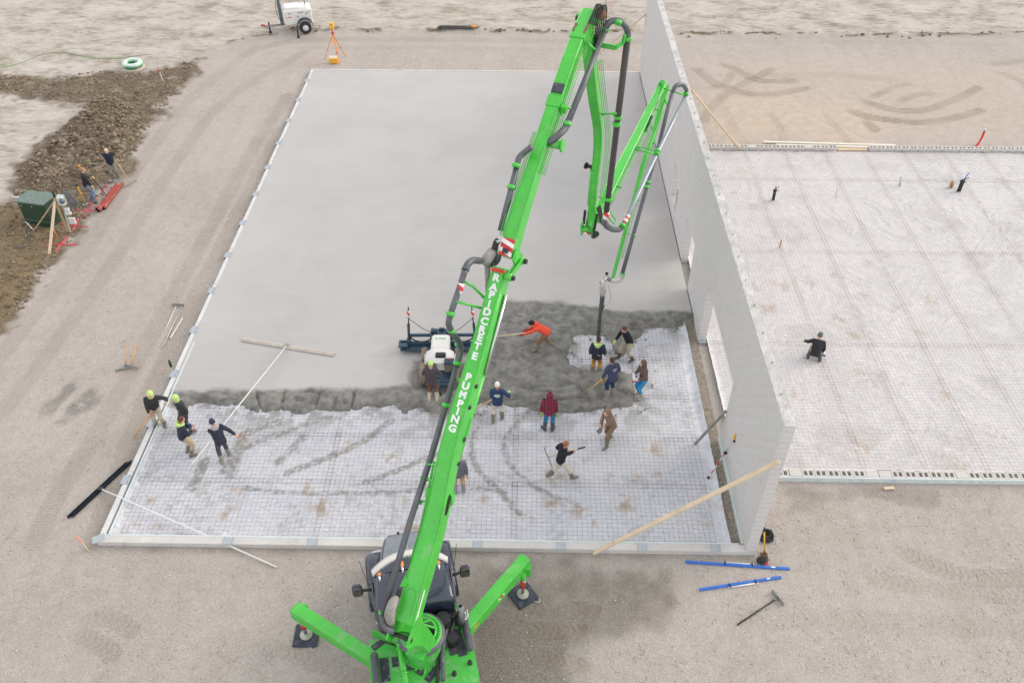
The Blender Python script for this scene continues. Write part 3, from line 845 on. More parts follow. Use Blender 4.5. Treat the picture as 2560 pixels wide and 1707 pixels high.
# mortar bed on top of the last course, patchy, with anchor bolts
mb = MB()
cap_v = []; ny = 260
for i in range(ny + 1):
    y = L_SLAB * i / ny
    for k_ in range(7):
        xx = .004 + (T_WALL - .008) * k_ / 6
        cap_v.append((xx + random.gauss(0, .004), y, H_WALL + .006 + .014 * random.random()))
cap_f = [(i * 7 + k_, i * 7 + k_ + 1, (i + 1) * 7 + k_ + 1, (i + 1) * 7 + k_) for i in range(ny) for k_ in range(6)]
mb.add(cap_v, cap_f, False)
mb.build('mortar_cap', mat('cap_mortar', (.52, .51, .50), .95, var=.22, scale=2.2, bump=.6, bscale=25, dirt=.35, dirtcol=(.36, .355, .345)), wall)
bolt = MB().cyl((0, 0, 0), (0, 0, .09), .009, 6).cyl((0, 0, .05), (.05, 0, .07), .006, 5).mesh('anchor_bolt', mat('dark_steel', (.09, .09, .095), .5, .6))
for i in range(18): inst('anchor_bolt', bolt, wall, (.12 + .05 * random.random(), 1.1 + i * 1.22, H_WALL))
# timber liner under the lintel of the big opening, block shim at its jamb
MB().box((.1, (OPEN[0][0] + OPEN[0][1]) / 2, OPEN[0][3] - .02), (.05, OPEN[0][1] - OPEN[0][0] - .01, .04)).build('lintel_timber', mat('timber', (.62, .48, .33), .75, var=.15, scale=3), wall)
MB().box((.15, 9.37, .06), (.29, .14, .12)).build('jamb_shim', mat('grey_shim', (.30, .34, .36), .8), wall)
# louvred vent in the far window
mb = MB()
for i in range(6): mb.beam((.15, 17.12, .95 + i * .12), (.15, 17.75, .95 + i * .12), .12, .04)
mb.build('window_louvre', mat('grey_steel', (.22, .225, .23), .5, .4), wall)

# ---- stem wall round the slab: grey blocks with a poured cap and an insulation strip
STEM = mat('stem_concrete', (.58, .56, .535), .9, var=.10, scale=1.2, bump=.3, bscale=60, dirt=.25, dirtcol=(.40, .38, .35))
INSUL = mat('insulation_board', (.60, .67, .66), .85, var=.08, scale=3)
stem = thing('stem_wall', 'low pale concrete stem wall framing the front and left of the slab', 'low wall', (-W_SLAB, 0, 0))
segs = [(.0, 4.9), (4.9, 9.8), (9.8, 14.6), (14.6, 19.14)]
MB().box((9.58, .125, .1), (19.16, .25, .196), bev=.012).build('front_beam', STEM, stem)
# left side is built in lengths, slightly out of line
yy = .25
while yy < L_SLAB - .1:
    y1 = min(L_SLAB, yy + 2.44)
    mb = MB().box((.085 + random.gauss(0, .008), (yy + y1) / 2, .1 + random.gauss(0, .002)), (.17, y1 - yy - .006, .2), bev=.012)
    mb.build('edge_beam', mat('edge_concrete', (.62, .615, .615), .9, var=.10, scale=1.5, bump=.3, bscale=60, dirt=.2, dirtcol=(.48, .46, .44)), stem)
    yy = y1
MB().box((9.58, L_SLAB - .08, .1), (19.1, .16, .21), bev=.01).build('rear_beam', STEM, stem)
MB().box((.275, 4.6, .115), (.05, 8.6, .19)).build('insulation_strip', INSUL, stem)
MB().box((9.58, .285, .10), (18.9, .05, .16)).build('insulation_strip', INSUL, stem)
MB().box((19.13, 2.4, .09), (.05, 4.2, .17)).build('insulation_strip', INSUL, stem)
GALV = mat('galvanised_plate', (.42, .46, .50), .45, .35, var=.12, scale=9)
# galvanised column anchors hooked over the edge
plate = MB().box((-.05, 0, .205), (.27, .36, .012)).box((-.185, 0, .11), (.012, .36, .20)).beam((.04, -.12, .2), (.04, -.12, .30), .02, .02).beam((.04, .12, .2), (.04, .12, .30), .02, .02).mesh('edge_anchor', GALV)
y = 2.35
while y < L_SLAB - .4:
    inst('edge_anchor', plate, stem, (.11, y, 0), (0, 0, random.gauss(0, .04))); y += 2.42
flat = MB().box((0, 0, .202), (.27, .24, .012)).beam((-.13, -.08, .2), (-.13, .14, .215), .015, .03).beam((.13, -.08, .2), (.13, .14, .215), .015, .03).mesh('edge_anchor', GALV)
for x in (3.9, 6.4, 8.9, 11.3, 13.75, 16.15, 18.3): inst('edge_anchor', flat, stem, (x, .11, 0))
inst('edge_anchor', MB().box((0, 0, .205), (.34, .26, .012)).mesh('edge_anchor', GALV), stem, (.02, .12, 0), (0, 0, .5))
for x in (.9, 3.05, 5.2, 7.5, 9.8, 12.2, 14.4, 16.6):   # thin rebar dowels and form pins standing at the far edge
    inst('form_pin', MB().cyl((-.12, 0, .1), (-.12, 0, .52), .012, 5).cyl((.12, 0, .1), (.12, 0, .52), .012, 5).mesh('form_pin', GALV), stem, (x, L_SLAB - .05, 0))

# ---- foundation course of the next building: hollow blocks one by one
def hollow_block():
    mb = MB(); L, D, Hh, t = .39, .29, .19, .05
    for x0, x1 in ((-L / 2, L / 2),):
        mb.box((0, -D / 2 + t / 2, Hh / 2), (L, t, Hh)); mb.box((0, D / 2 - t / 2, Hh / 2), (L, t, Hh))
    for x in (-L / 2 + t / 2, 0, L / 2 - t / 2): mb.box((x, 0, Hh / 2 - .001), (t, D - 2 * t, Hh - .002))
    mb.box((0, 0, .02), (L - 2 * t, D - 2 * t, .03))
    return mb
HB = hollow_block().mesh('block', mat('foundation_block', (.58, .56, .53), .93, var=.1, scale=3, bump=.3, bscale=90))
SOLID = MB().box((0, 0, .096), (.39, .29, .192), bev=.008).mesh('block', mat('filled_block', (.55, .53, .505), .93, var=.1, scale=3, bump=.3, bscale=60))
def course(nm, label, x0, n, y, skip=(), filled=()):
    t = thing(nm, label, 'foundation', (x0, y, 0))
    for i in range(n):
        if i in skip: continue
        o = inst('block', SOLID if i in filled else HB, t, (.2 + i * .406, 0, .02 + random.gauss(0, .003)), (0, 0, random.gauss(0, .006)))
    return t
fr = course('foundation_wall', 'row of hollow concrete blocks along the near edge of the right plastic sheet', T_WALL + .02, 52, Y_RIGHT0, filled=(4, 10, 11, 17, 23, 29, 30, 36, 42))
MB().box((10.4, -.17, .1), (21.0, .045, .2)).build('insulation_strip', INSUL, fr)
PRINT = mat('blue_print', (.20, .42, .66), .8)
mb = MB()
for i in range(60):                                          # blue maker's print stamped along the insulation board
    if random.random() < .45: continue
    x = .1 + i * .34
    for k_ in range(random.randint(2, 5)):
        xx = x + k_ * .045
        mb.beam((xx, -.1945, .06), (xx + random.choice((.03, .02, -.01)), -.1945, .13), .002, .012, up=(0, 1, 0)) if random.random() < .8 else mb.beam((xx, -.1945, .10), (xx + .04, -.1945, .10), .002, .012, up=(0, 1, 0))
mb.build('printed_marks', PRINT, fr, kind='stuff')
bk = course('foundation_wall', 'row of hollow concrete blocks along the far edge of the right plastic sheet', T_WALL + 1.5, 46, Y_RIGHT1 + .12, skip=(18, 19, 20, 21), filled=(7, 14))
MB().box((-.75, 0, .06), (1.45, .26, .08)).build('sill_board', mat('timber', (.62, .48, .33), .75), bk)
MB().box((.2 + 19.5 * .406, 0, .05), (1.5, .24, .07)).build('sill_board', mat('timber', (.62, .48, .33), .75), bk)
# ================================================================== CONCRETE PUMP TRUCK
GREEN = mat('green_paint', (.060, .50, .045), .36, var=.10, scale=1.6, coat=.35, dirt=.26, dirtcol=(.34, .46, .28))
GREEN_D = mat('green_paint_dusty', (.060, .44, .055), .5, var=.10, scale=2.4, dirt=.42, dirtcol=(.36, .40, .33))
PIPE = mat('pipe_grey', (.115, .122, .135), .42, .25, var=.16, scale=3, dirt=.25, dirtcol=(.24, .235, .23))
PIPE_D = mat('pipe_dark', (.070, .060, .058), .55, .1, var=.12, scale=3, dirt=.15, dirtcol=(.16, .15, .14))
CEM = mat('cement_crust', (.30, .285, .26), .95, var=.28, scale=5, bump=.9, bscale=18)
NAVY = mat('navy_gloss_paint', (.018, .026, .048), .18, var=.12, scale=1.2, coat=.8, dirt=.05, dirtcol=(.14, .15, .16))
BLACK = mat('black_rubber', (.022, .023, .026), .65, var=.2, scale=6)
BLACKM = mat('black_metal', (.030, .032, .036), .45, .3, var=.15, scale=6)
GRIP = mat('anti_slip_black', (.040, .046, .058), .9, var=.35, scale=7, bump=.7, bscale=120, dirt=.45, dirtcol=(.26, .27, .28))
CHROME = mat('chrome', (.62, .63, .64), .18, 1.0, var=.05)
WHITEP = mat('white_paint', (.72, .72, .71), .35, var=.04, scale=3, coat=.2, dirt=.08, dirtcol=(.5, .48, .45))
AMBER = mat('amber_lens', (.85, .26, .02), .25, var=.05)
REDP = mat('red_paint', (.55, .03, .025), .45, var=.1)
DECAL = mat('white_decal', (.78, .80, .78), .45, var=.03)
GLASS = mat('tinted_window', (.035, .085, .12), .06, 0, var=.05, spec=.8, coat=.6)
STEELG = mat('bare_steel', (.33, .335, .34), .35, .8, var=.15, scale=8)
def weather(m):
    t = m.node_tree; p = next(n for n in t.nodes if n.type == 'BSDF_PRINCIPLED'); old = p.inputs['Base Color'].links[0].from_socket
    tc = t.nodes.new('ShaderNodeTexCoord')
    def nz(sc, det, ro):
        n = t.nodes.new('ShaderNodeTexNoise'); t.links.new(tc.outputs['Object'], n.inputs['Vector']); n.inputs['Scale'].default_value = sc; n.inputs['Detail'].default_value = det; n.inputs['Roughness'].default_value = ro; return n.outputs['Fac']
    def mx(fac, a, c):
        n = t.nodes.new('ShaderNodeMix'); n.data_type = 'RGBA'; t.links.new(fac, n.inputs[0]); t.links.new(a, n.inputs[6]); n.inputs[7].default_value = (*c, 1); return n.outputs[2]
    def rg(v, a, b_, hi):
        n = t.nodes.new('ShaderNodeMapRange'); t.links.new(v, n.inputs[0]); n.inputs[1].default_value = a; n.inputs[2].default_value = b_; n.inputs[4].default_value = hi; return n.outputs[0]
    c = mx(rg(nz(14, 6, .75), .60, .68, .55), old, (.035, .20, .03))
    c = mx(rg(nz(26, 5, .75), .655, .70, .75), c, (.40, .40, .36))
    t.links.new(c, p.inputs['Base Color'])
weather(GREEN); weather(GREEN_D)
def chevron_mat():
    b = NB('red_white_chevron'); v = b.obj()
    x = b.sep(v); s = b.math('ADD', x[0], b.math('ADD', x[2], b.math('MULTIPLY', x[1], .6)))
    f = b.math('GREATER_THAN', b.math('SINE', b.math('MULTIPLY', s, 22.0)), .0)
    b.col(b.mix(f, (.60, .03, .03), (.80, .79, .77))); b.rough(.4); return b.m
CHEV = chevron_mat()

T_DIR = np.array([.3645, .9312]); T_POS = np.array([-8.88, -4.12]); T_N = np.array([T_DIR[1], -T_DIR[0]])
HEAD = R(13.0)
pump = thing('concrete_pump_truck', 'bright green concrete pump truck with a folded lettered boom reaching over the slab', 'pump truck', (-8.90, -4.05, 0), HEAD)
PI_M = MW[pump.name].inverted()
def RZ(px, py, l=0.0):
    """survey a boom point: sight line met with the vertical plane of the boom, l metres to its right"""
    d = ray(px, py); n3 = np.array([T_N[0], T_N[1], 0]); P0 = np.array([T_POS[0], T_POS[1], 0]) + n3 * l
    P = CAM + d * (((P0 - CAM) @ n3) / (d @ n3))
    q = P[:2] - T_POS
    return float(q @ T_DIR), float(P[2])
def W3(r, z, l=0.0):
    return Vector((T_POS[0] + T_DIR[0] * r + T_N[0] * l, T_POS[1] + T_DIR[1] * r + T_N[1] * l, z))
N3 = Vector((T_N[0], T_N[1], 0))
def bb(mb, name, m, parent=pump, **k): return mb.build(name, m, parent, world=True, **k)

SECT = {}
def boom_section(name, px, wid, dep, bevel=.03, m=GREEN):
    """tapered box girder whose face towards the turret runs through the surveyed pixels"""
    rz = [RZ(x, y) for x, y in px]
    rz = curve2(rz)
    n = len(rz); rings = []; info = []
    for i, (r, z) in enumerate(rz):
        a = rz[max(i - 1, 0)]; b_ = rz[min(i + 1, n - 1)]
        t = np.array([b_[0] - a[0], b_[1] - a[1]]); t /= np.linalg.norm(t)
        mm = np.array([t[1], -t[0]])
        cv = np.array([(CAM[:2] - T_POS) @ T_DIR - r, CAM[2] - z])
        if mm @ cv > 0: mm = -mm
        f = i / (n - 1); w_ = np.interp(f, np.linspace(0, 1, len(wid)), wid) / 2; d_ = np.interp(f, np.linspace(0, 1, len(dep)), dep)
        e = bevel
        def q(l, dd): return W3(r + mm[0] * dd, z + mm[1] * dd, l)
        rings.append([q(-w_ + e, 0), q(w_ - e, 0), q(w_, e), q(w_, d_ - e), q(w_ - e, d_), q(-w_ + e, d_), q(-w_, d_ - e), q(-w_, e)])
        info.append((r, z, t, mm, w_, d_))
    SECT[name] = info
    mb = MB().loft(rings)
    # weld flanges along both edges of the top face
    for s in (-1, 1):
        mb.tube([W3(i_[0] - i_[3][0] * .004, i_[1] - i_[3][1] * .004, s * (i_[4] - .012)) for i_ in info], .012, 4, True, smooth=False)
    return bb(mb, 'boom_section', m)
def curve2(rz):
    out = []
    for (a, b_) in zip(rz[:-1], rz[1:]):
        k = max(1, int(math.hypot(b_[0] - a[0], b_[1] - a[1]) / .35))
        for i in range(k): out.append((a[0] + (b_[0] - a[0]) * i / k, a[1] + (b_[1] - a[1]) * i / k))
    out.append(rz[-1])
    for _ in range(3):
        out = [out[0]] + [tuple((np.array(out[i - 1]) + 2 * np.array(out[i]) + np.array(out[i + 1])) / 4) for i in range(1, len(out) - 1)] + [out[-1]]
    return out
def at(sec, f):
    I = SECT[sec]; g = f * (len(I) - 1); i = min(int(g), len(I) - 2); u = g - i
    a, b_ = I[i], I[i + 1]
    return tuple((np.array(a[k]) * (1 - u) + np.array(b_[k]) * u) for k in range(6))
def on(sec, f, l=0.0, dd=0.0):
    r, z, t, m_, w_, d_ = at(sec, f)
    return W3(r + m_[0] * dd, z + m_[1] * dd, l)

s1 = boom_section('s1', [(1009, 1556), (1024, 1497), (1037, 1441), (1059, 1386), (1081, 1319), (1088, 1275), (1095, 1219), (1106, 1164), (1128, 1078), (1165, 967), (1208, 819), (1248, 668)],
                  [.47, .42, .41, .36, .36, .35, .33, .31, .30], [.46, .55, .50, .50, .56, .60, .56, .52, .50])
s2 = boom_section('s2', [(1262, 640), (1276, 570), (1313, 473), (1345, 370), (1363, 318), (1383, 259), (1408, 185), (1434, 107), (1453, 59), (1474, 22)], [.32, .31, .29, .29, .30, .31, .36], [.50, .46, .40, .36, .34, .34, .36])
s3 = boom_section('s3', [(1462, 90), (1470, 155), (1482, 259), (1496, 333), (1497, 370), (1489, 407), (1481, 481), (1475, 568)], [.26, .25, .25, .24, .2, .2], [.3, .3, .28, .24, .2, .2])
s4 = boom_section('s4', [(1490, 538), (1570, 379), (1600, 320), (1659, 203)], [.30, .30, .28, .26, .26], [.30, .28, .25, .22, .2], .02)
s5 = boom_section('s5', [(1668, 212), (1655, 255), (1635, 331), (1614, 382), (1593, 467), (1563, 575), (1548, 636), (1531, 696)], [.17, .16, .15, .13, .12, .11], [.17, .16, .15, .13, .12], .015)

# --- lettering, stacked down the first section
def text_mesh(ch, size, m, ext=.003, off=.0):
    cu = bpy.data.curves.new('txt', 'FONT'); cu.body = ch; cu.size = size; cu.extrude = ext; cu.offset = off
    cu.align_x = 'CENTER'; cu.align_y = 'CENTER'; cu.resolution_u = 3
    to = bpy.data.objects.new('txt', cu); COL.objects.link(to)
    dg = bpy.context.evaluated_depsgraph_get()
    me = bpy.data.meshes.new_from_object(to.evaluated_get(dg))
    bpy.data.objects.remove(to); bpy.data.curves.remove(cu)
    me.materials.clear(); me.materials.append(m)
    return me
def text_obj(ch, size, m, parent, pos, right, up, name='lettering', ext=.003, off=0.0, sx=1.0, world=True):
    me = text_mesh(ch, size, m, ext, off)
    right = Vector(right).normalized(); up = Vector(up); up = (up - right * up.dot(right)).normalized(); nn = right.cross(up)
    Mx = Matrix((right, up, nn)).transposed().to_4x4(); Mx.translation = Vector(pos)
    Mx = Mx @ Matrix.Diagonal((sx, 1, 1, 1))
    if world: Mx = MW[root_of(parent).name].inverted() @ Mx
    me.transform(Mx)
    o = bpy.data.objects.new(name, me); COL.objects.link(o); o.parent = parent
    return o
LET = [('R', 1243, 696), ('A', 1234, 718.5), ('P', 1229, 738), ('I', 1221.5, 760.5), ('D', 1216, 780), ('C', 1210, 803), ('R', 1203.5, 824), ('E', 1197, 843), ('T', 1191, 865), ('E', 1184.5, 890),
       ('P', 1167, 942), ('U', 1160.8, 964), ('M', 1154.4, 986), ('P', 1148, 1009), ('I', 1141, 1028), ('N', 1136, 1048), ('G', 1129.6, 1071)]
I1 = SECT['s1']
for ch, x, y in LET:
    r, z = RZ(x, y)
    i = min(range(len(I1)), key=lambda k: (I1[k][0] - r) ** 2 + (I1[k][1] - z) ** 2)
    _, _, t, m_, w_, d_ = I1[i]
    # foot of the point on the section axis
    a = np.array([r, z]) - np.array(I1[i][:2]); s_ = a @ t
    p = np.array(I1[i][:2]) + t * s_
    up = Vector((T_DIR[0] * t[0], T_DIR[1] * t[0], t[1]))
    text_obj(ch, .222 if ch != 'M' else .21, DECAL, s1, W3(p[0] - m_[0] * .004, p[1] - m_[1] * .004, -.005), N3, up, 'letter', off=.011, sx=1.12 if ch not in 'IM' else 1.0)

# --- joints
def pinblock(sec, f, dd, half, rad, m=BLACKM, name='joint_pin'):
    a, b_ = on(sec, f, -half, dd), on(sec, f, half, dd)
    bb(MB().cyl(a, b_, rad, 14), name, m)
def plate_obj(name, pts, l0, l1, m=GREEN):
    """flat plate given as (r,z) outline between two offsets"""
    A = [W3(r, z, l0) for r, z in pts]; B = [W3(r, z, l1) for r, z in pts]
    n = len(pts)
    mb = MB(); mb.add(A + B, [tuple(range(n)), tuple(range(2 * n - 1, n - 1, -1))] + [(i, n + i, n + (i + 1) % n, (i + 1) % n) for i in range(n)])
    bb(mb, name, m)
def rzl(pts, l=0.0): return [RZ(x, y, l) for x, y in pts]
def disc_rz(c, rad, n=14, sx=1.0): return [(c[0] + rad * math.cos(2 * math.pi * i / n) * sx, c[1] + rad * math.sin(2 * math.pi * i / n)) for i in range(n)]
# knuckle between section one and two: cheek plates, chevron panel, link arms and pins
j1 = RZ(1290, 690, .2)
plate_obj('knuckle_plate', rzl([(1284, 650), (1293, 622), (1306, 634), (1309, 650), (1302, 662), (1290, 668)], .24), .20, .245)
link = MB()
pa, pb = RZ(1276, 694, .3), RZ(1306, 652, .3)
for l in (.22, .30): link.beam(W3(*pa, l), W3(*pb, l), .03, .13, up=N3.cross(Vector((0, 0, 1))))
link.cyl(W3(*pa, .18), W3(*pa, .34), .085, 14).cyl(W3(*pb, .18), W3(*pb, .34), .085, 14)
bb(link, 'link_arm', GREEN)
bb(MB().cyl(W3(*pa, .335), W3(*pa, .40), .055, 14), 'link_pin', BLACKM); bb(MB().cyl(W3(*pb, .335), W3(*pb, .41), .06, 14), 'link_pin', BLACKM)
# chevron warning plate and work lamp at the foot of section two
ring = [on('s2', .0, l, -.012) for l in (-.15, .15)] + [on('s2', .06, l, -.012) for l in (.15, -.15)]
r0_, z0_ = at('s2', 0)[:2]
wp = bb(MB().beam(on('s2', -.02 if False else 0.0, 0, -.02), on('s2', .055, 0, -.02), .30, .02, up=Vector((0, 0, 1))), 'warning_plate', CHEV)
bb(MB().beam(on('s2', .008, 0, -.06), on('s2', .022, 0, -.06), .12, .07, up=Vector((0, 0, 1))), 'work_lamp', BLACKM)
bb(MB().beam(on('s1', .985, 0, -.02), on('s1', .995, 0, -.02), .3, .05, up=Vector((0, 0, 1))), 'hinge_bar', REDP)
# white ram rod under section one and green cylinder bodies
bb(MB().cyl(on('s1', .70, .20, .46), on('s1', .93, .20, .36), .045, 10), 'ram_rod', CHROME)
bb(MB().cyl(on('s1', .40, .08, .58), on('s1', .70, .14, .48), .07, 12), 'ram_cylinder', GREEN)
for f, dd in ((.42, .44), (.60, .12), (.66, .12), (.505, .40)):
    bb(MB().cyl(on('s1', f, .10, dd), on('s1', f, .215, dd), .05, 10), 'pin_boss', BLACKM)
mb = MB()
a_, b2, c_ = on('s1', .49, .16, .42), on('s1', .53, .16, .62), on('s1', .57, .16, .44)
mb.add([a_, b2, c_] + [v + N3 * .04 for v in (a_, b2, c_)], [(0, 1, 2), (5, 4, 3), (0, 3, 4, 1), (1, 4, 5, 2), (2, 5, 3, 0)])
bb(mb, 'ram_lug', GREEN)
# oval access hole in the gooseneck: flat black patch paints its inner shade
mb = MB(); c0 = on('s1', .30, at('s1', .30)[4] + .004, .25)
t0 = at('s1', .30)[2]; tv = Vector((T_DIR[0] * t0[0], T_DIR[1] * t0[0], t0[1])); mv = tv.cross(N3)
mb.add([c0 + tv * .30 * math.cos(a) + mv * .10 * math.sin(a) for a in [2 * math.pi * i / 16 for i in range(16)]], [tuple(range(16))])
bb(mb, 'access_hole', mat('hole_shade_black', (.006, .007, .006), .9))
# collars and wear marks on section two
for f, m_ in ((.565, GREEN), (.885, GREEN)):
    r, z, t, mm, w_, d_ = at('s2', f)
    rg = []
    for ff in (f - .022, f + .022):
        rr, zz, tt, m2, ww, dd = at('s2', ff); e = .022
        q = lambda l, d2: W3(rr + m2[0] * d2, zz + m2[1] * d2, l)
        rg.append([q(-ww - e, -e), q(ww + e, -e), q(ww + e, dd + e), q(-ww - e, dd + e)])
    bb(MB().loft(rg), 'reinforcing_collar', m_)
bb(MB().beam(on('s2', .60, 0, -.02), on('s2', .64, 0, -.02), .26, .06, up=Vector((0, 0, 1))), 'work_lamp', mat('lamp_dark', (.05, .055, .075), .3, .2, dirt=.3))
bb(MB().beam(on('s2', .885, -.13, -.012), on('s2', .925, -.14, -.012), .05, .03), 'rust_patch', mat('rusty_scrape', (.20, .12, .09), .9, var=.4, scale=9))
bb(MB().beam(on('s2', .885, .14, -.012), on('s2', .93, .15, -.012), .07, .03), 'rust_patch', MATS['rusty_scrape'])
# side boss of section two
bb(MB().cyl(on('s2', .42, .14, .2), on('s2', .42, .46, .2), .10, 12).cyl(on('s2', .42, .44, .2), on('s2', .42, .49, .2), .15, 12), 'boom_rest_boss', GREEN)
# hinge at the top: hoses and cover
hose = MATS['black_rubber']
for k_ in range(6):
    l = .13 + .045 * k_
    p0, p1, p2 = on('s2', .93, l, .0), on('s2', 1.0, l + .04, -.12 - .02 * (k_ % 3)), on('s2', 1.0, l + .03, .30)
    q = [p0, p0.lerp(p1, .6), p1.lerp(p2, .3) + Vector((0, 0, .12)), p2, on('s3', .10, .12 + .02 * k_, .02)]
    bb(MB().tube(curve_pts(q, 5), .017, 6), 'hydraulic_hose', hose)
bb(MB().ball(on('s2', 1.0, .26, .10), .16, 10, 7), 'hinge_cover', mat('rusty_cover', (.22, .10, .05), .8, var=.3, scale=6, dirt=.3))
pinblock('s2', .985, .20, .30, .10, GREEN, 'hinge_pin')
bb(MB().cyl(on('s2', .965, -.26, .1), on('s2', .965, -.14, .1), .06, 10), 'hinge_pin', BLACKM)

# hydraulic lines down the sections
def line_along(sec, l, dd, f0, f1, r=.009, m=GREEN):
    pts = [on(sec, f0 + (f1 - f0) * i / 10, l, dd) for i in range(11)]
    bb(MB().tube(pts, r, 5), 'hydraulic_line', m)
for k_ in range(4): line_along('s2', at('s2', .3)[4] + .03 + .035 * k_, .12 + .02 * k_, .30, .93)
for k_ in range(3): line_along('s2', -at('s2', .3)[4] - .04 - .035 * k_, .05, .06, .44)
for k_ in range(4): line_along('s3', .22 + .035 * k_, .06 + .03 * k_, .12, .88)
for k_ in range(3): line_along('s4', .21 + .03 * k_, .12, .10, .92)
for k_ in range(2): line_along('s5', .11 + .03 * k_, .08, .10, .9, .007)
for k_ in range(3): line_along('s1', -.24 - .02 * k_, .10, .14, .42, .012)

# --- delivery line
def pipe(name, px, r, l, m=PIPE, n=12, sm=4):
    L = l if isinstance(l, (list, tuple)) else [l] * len(px)
    pts = []
    for (x, y), li in zip(px, L):
        a, z = RZ(x, y, li); pts.append(W3(a, z, li))
    if sm: pts = [Vector(p) for p in curve_pts([tuple(p) for p in pts], sm)]
    return bb(MB().tube(pts, r, n), name, m), pts
def clamp(px, l, rad=.105, m=GREEN, axis=None):
    a, z = RZ(px[0], px[1], l); c = W3(a, z, l)
    ax = Vector(axis) if axis is not None else Vector((T_DIR[0] * .7, T_DIR[1] * .7, .7))
    ax.normalize()
    bb(MB().tube([c - ax * .045, c - ax * .03, c + ax * .03, c + ax * .045], [rad * .85, rad, rad, rad * .85], 14), 'pipe_clamp', m)
    return c
def arm(p0, p1, r=.022, m=GREEN, bend=None):
    pts = [p0, p1] if bend is None else [p0, bend, p1]
    bb(MB().tube(pts, r, 8), 'pipe_bracket', m)
u1 = Vector((T_DIR[0] * .70, T_DIR[1] * .70, .71))
pipe('delivery_pipe', [(958, 1530), (1026, 1300), (1079, 1137), (1116, 1010), (1142, 915)], .072, [-.45, -.47, -.49, -.5, -.5], sm=1)
pipe('delivery_elbow', [(955, 1538), (957, 1556), (967, 1570), (985, 1578)], .075, [-.44, -.40, -.3, -.15])
pipe('delivery_pipe', [(1142, 915), (1151, 880), (1148, 856), (1133, 834), (1122, 811), (1125.6, 789), (1139, 748), (1150, 716), (1162.6, 675)], .07, [-.5, -.52, -.55, -.6, -.62, -.62, -.6, -.58, -.55], sm=5)
pipe('delivery_elbow', [(1162.6, 675), (1170, 660), (1182, 651), (1200, 652)], .078, [-.55, -.54, -.52, -.46], sm=5)
for px in ((1115, 1012), (1061, 1195), (1046, 1253), (1143, 908), (1147, 862), (1129, 828), (1126, 785), (1164, 673), (957, 1532)): clamp(px, -.5 if px[1] > 880 else -.6, .098, axis=u1)
bb(MB().tube([W3(*RZ(1146, 735, -.58), -.58), W3(*RZ(1153, 708, -.57), -.57)], .0745, 14), 'warning_band', CHEV)
# brackets from section one out to the bowed pipe
def PX(px, py, l): return W3(*RZ(px, py, l), l)
arm(PX(1158, 702, -.57), PX(1212, 746, -.17), .03, bend=PX(1182, 716, -.45))
arm(PX(1138, 753, -.58), PX(1206, 771, -.17), .03)
arm(PX(1137, 946, -.5), PX(1156, 950, -.16), .025)
arm(PX(1062, 1195, -.5), PX(1080, 1200, -.17), .022); arm(PX(1046, 1253, -.5), PX(1074, 1252, -.17), .022); arm(PX(1066, 1160, -.48), PX(1088, 1161, -.16), .02)
bb(MB().beam(PX(1071, 1222, -.24), PX(1071, 1242, -.24), .1, .1), 'bracket_box', GREEN); bb(MB().beam(PX(1131, 1234, .2), PX(1131, 1258, .2), .05, .16), 'bracket_box', GREEN)
# swivel with cement crust, stub pipe hanging down
pipe('swivel_elbow', [(1212, 660), (1218, 648), (1229, 632), (1238, 622)], [.11, .13, .12, .08], [-.40, -.36, -.32, -.3], CEM, sm=0)
pipe('swivel_elbow', [(1225, 660), (1236, 657), (1243, 648), (1246, 635)], .08, [-.33, -.28, -.22, -.2])
pipe('drain_pipe', [(1219, 662), (1219, 700), (1219, 730)], [.07, .06, .05], [-.36, -.36, -.34], CEM, sm=0)
bb(MB().tube(curve_pts([PX(1237, 622, -.26), PX(1240, 608, -.25), PX(1246, 600, -.22)], 4), .07, 10), 'hose_bundle', BLACK)
for k_ in range(4): bb(MB().cyl(PX(1240 + k_ * 2.2, 607, -.24 + .03 * k_), PX(1241 + k_ * 2.2, 601, -.24 + .03 * k_), .018, 6), 'hose_ferrule', CHROME)
# section two: left pipe, then behind the girder to the right side, over the top bend
pipe('delivery_pipe', [(1251, 577), (1272, 495), (1292, 416)], .068, -.30, sm=1)
pipe('delivery_elbow', [(1292, 416), (1297, 396), (1308, 384), (1331, 366)], .07, [-.30, -.30, -.25, -.05])
pipe('delivery_elbow', [(1371, 356), (1382, 350), (1397, 337), (1412, 322), (1421, 302)], .08, [.15, .24, .34, .4, .42])
pipe('delivery_pipe', [(1420, 306), (1462, 203), (1512, 74)], .072, .42, sm=1)
pipe('delivery_elbow', [(1512, 74), (1522, 58), (1535, 52), (1549, 54), (1562, 64), (1569, 80), (1569, 96)], .078, [.42, .5, .6, .72, .84, .9, .92], sm=4)
pipe('delivery_pipe', [(1569, 96), (1545, 292), (1527, 444), (1516, 528)], .085, [.92, .8, .7, .6], PIPE_D, sm=1)
for px, l in (((1290, 414), -.3), ((1418, 310), .42), ((1512, 76), .42), ((1545, 57), .7), ((1278, 468), -.3)): clamp(px, l, .10, axis=u1)
dn = Vector((T_DIR[0] * .17, T_DIR[1] * .17, -.98))
for px, l in (((1569, 96), .92), ((1545, 292), .8), ((1541, 310), .79), ((1521, 497), .66)): clamp(px, l, .115, axis=dn)
bb(MB().tube([PX(1517, 526, .6), PX(1513.5, 548, .6)], .09, 14), 'warning_band', CHEV)
arm(PX(1461, 108, .14), PX(1490, 128, .42), .03, bend=PX(1472, 110, .3)); arm(PX(1402, 262, .14), PX(1432, 274, .42), .03)
bb(MB().beam(PX(1410, 265, .25), PX(1410, 280, .25), .12, .12), 'bracket_box', GREEN)
arm(PX(1508, 286, .13), PX(1540, 284, .8), .03); arm(PX(1497, 493, .1), PX(1520, 498, .64), .028)
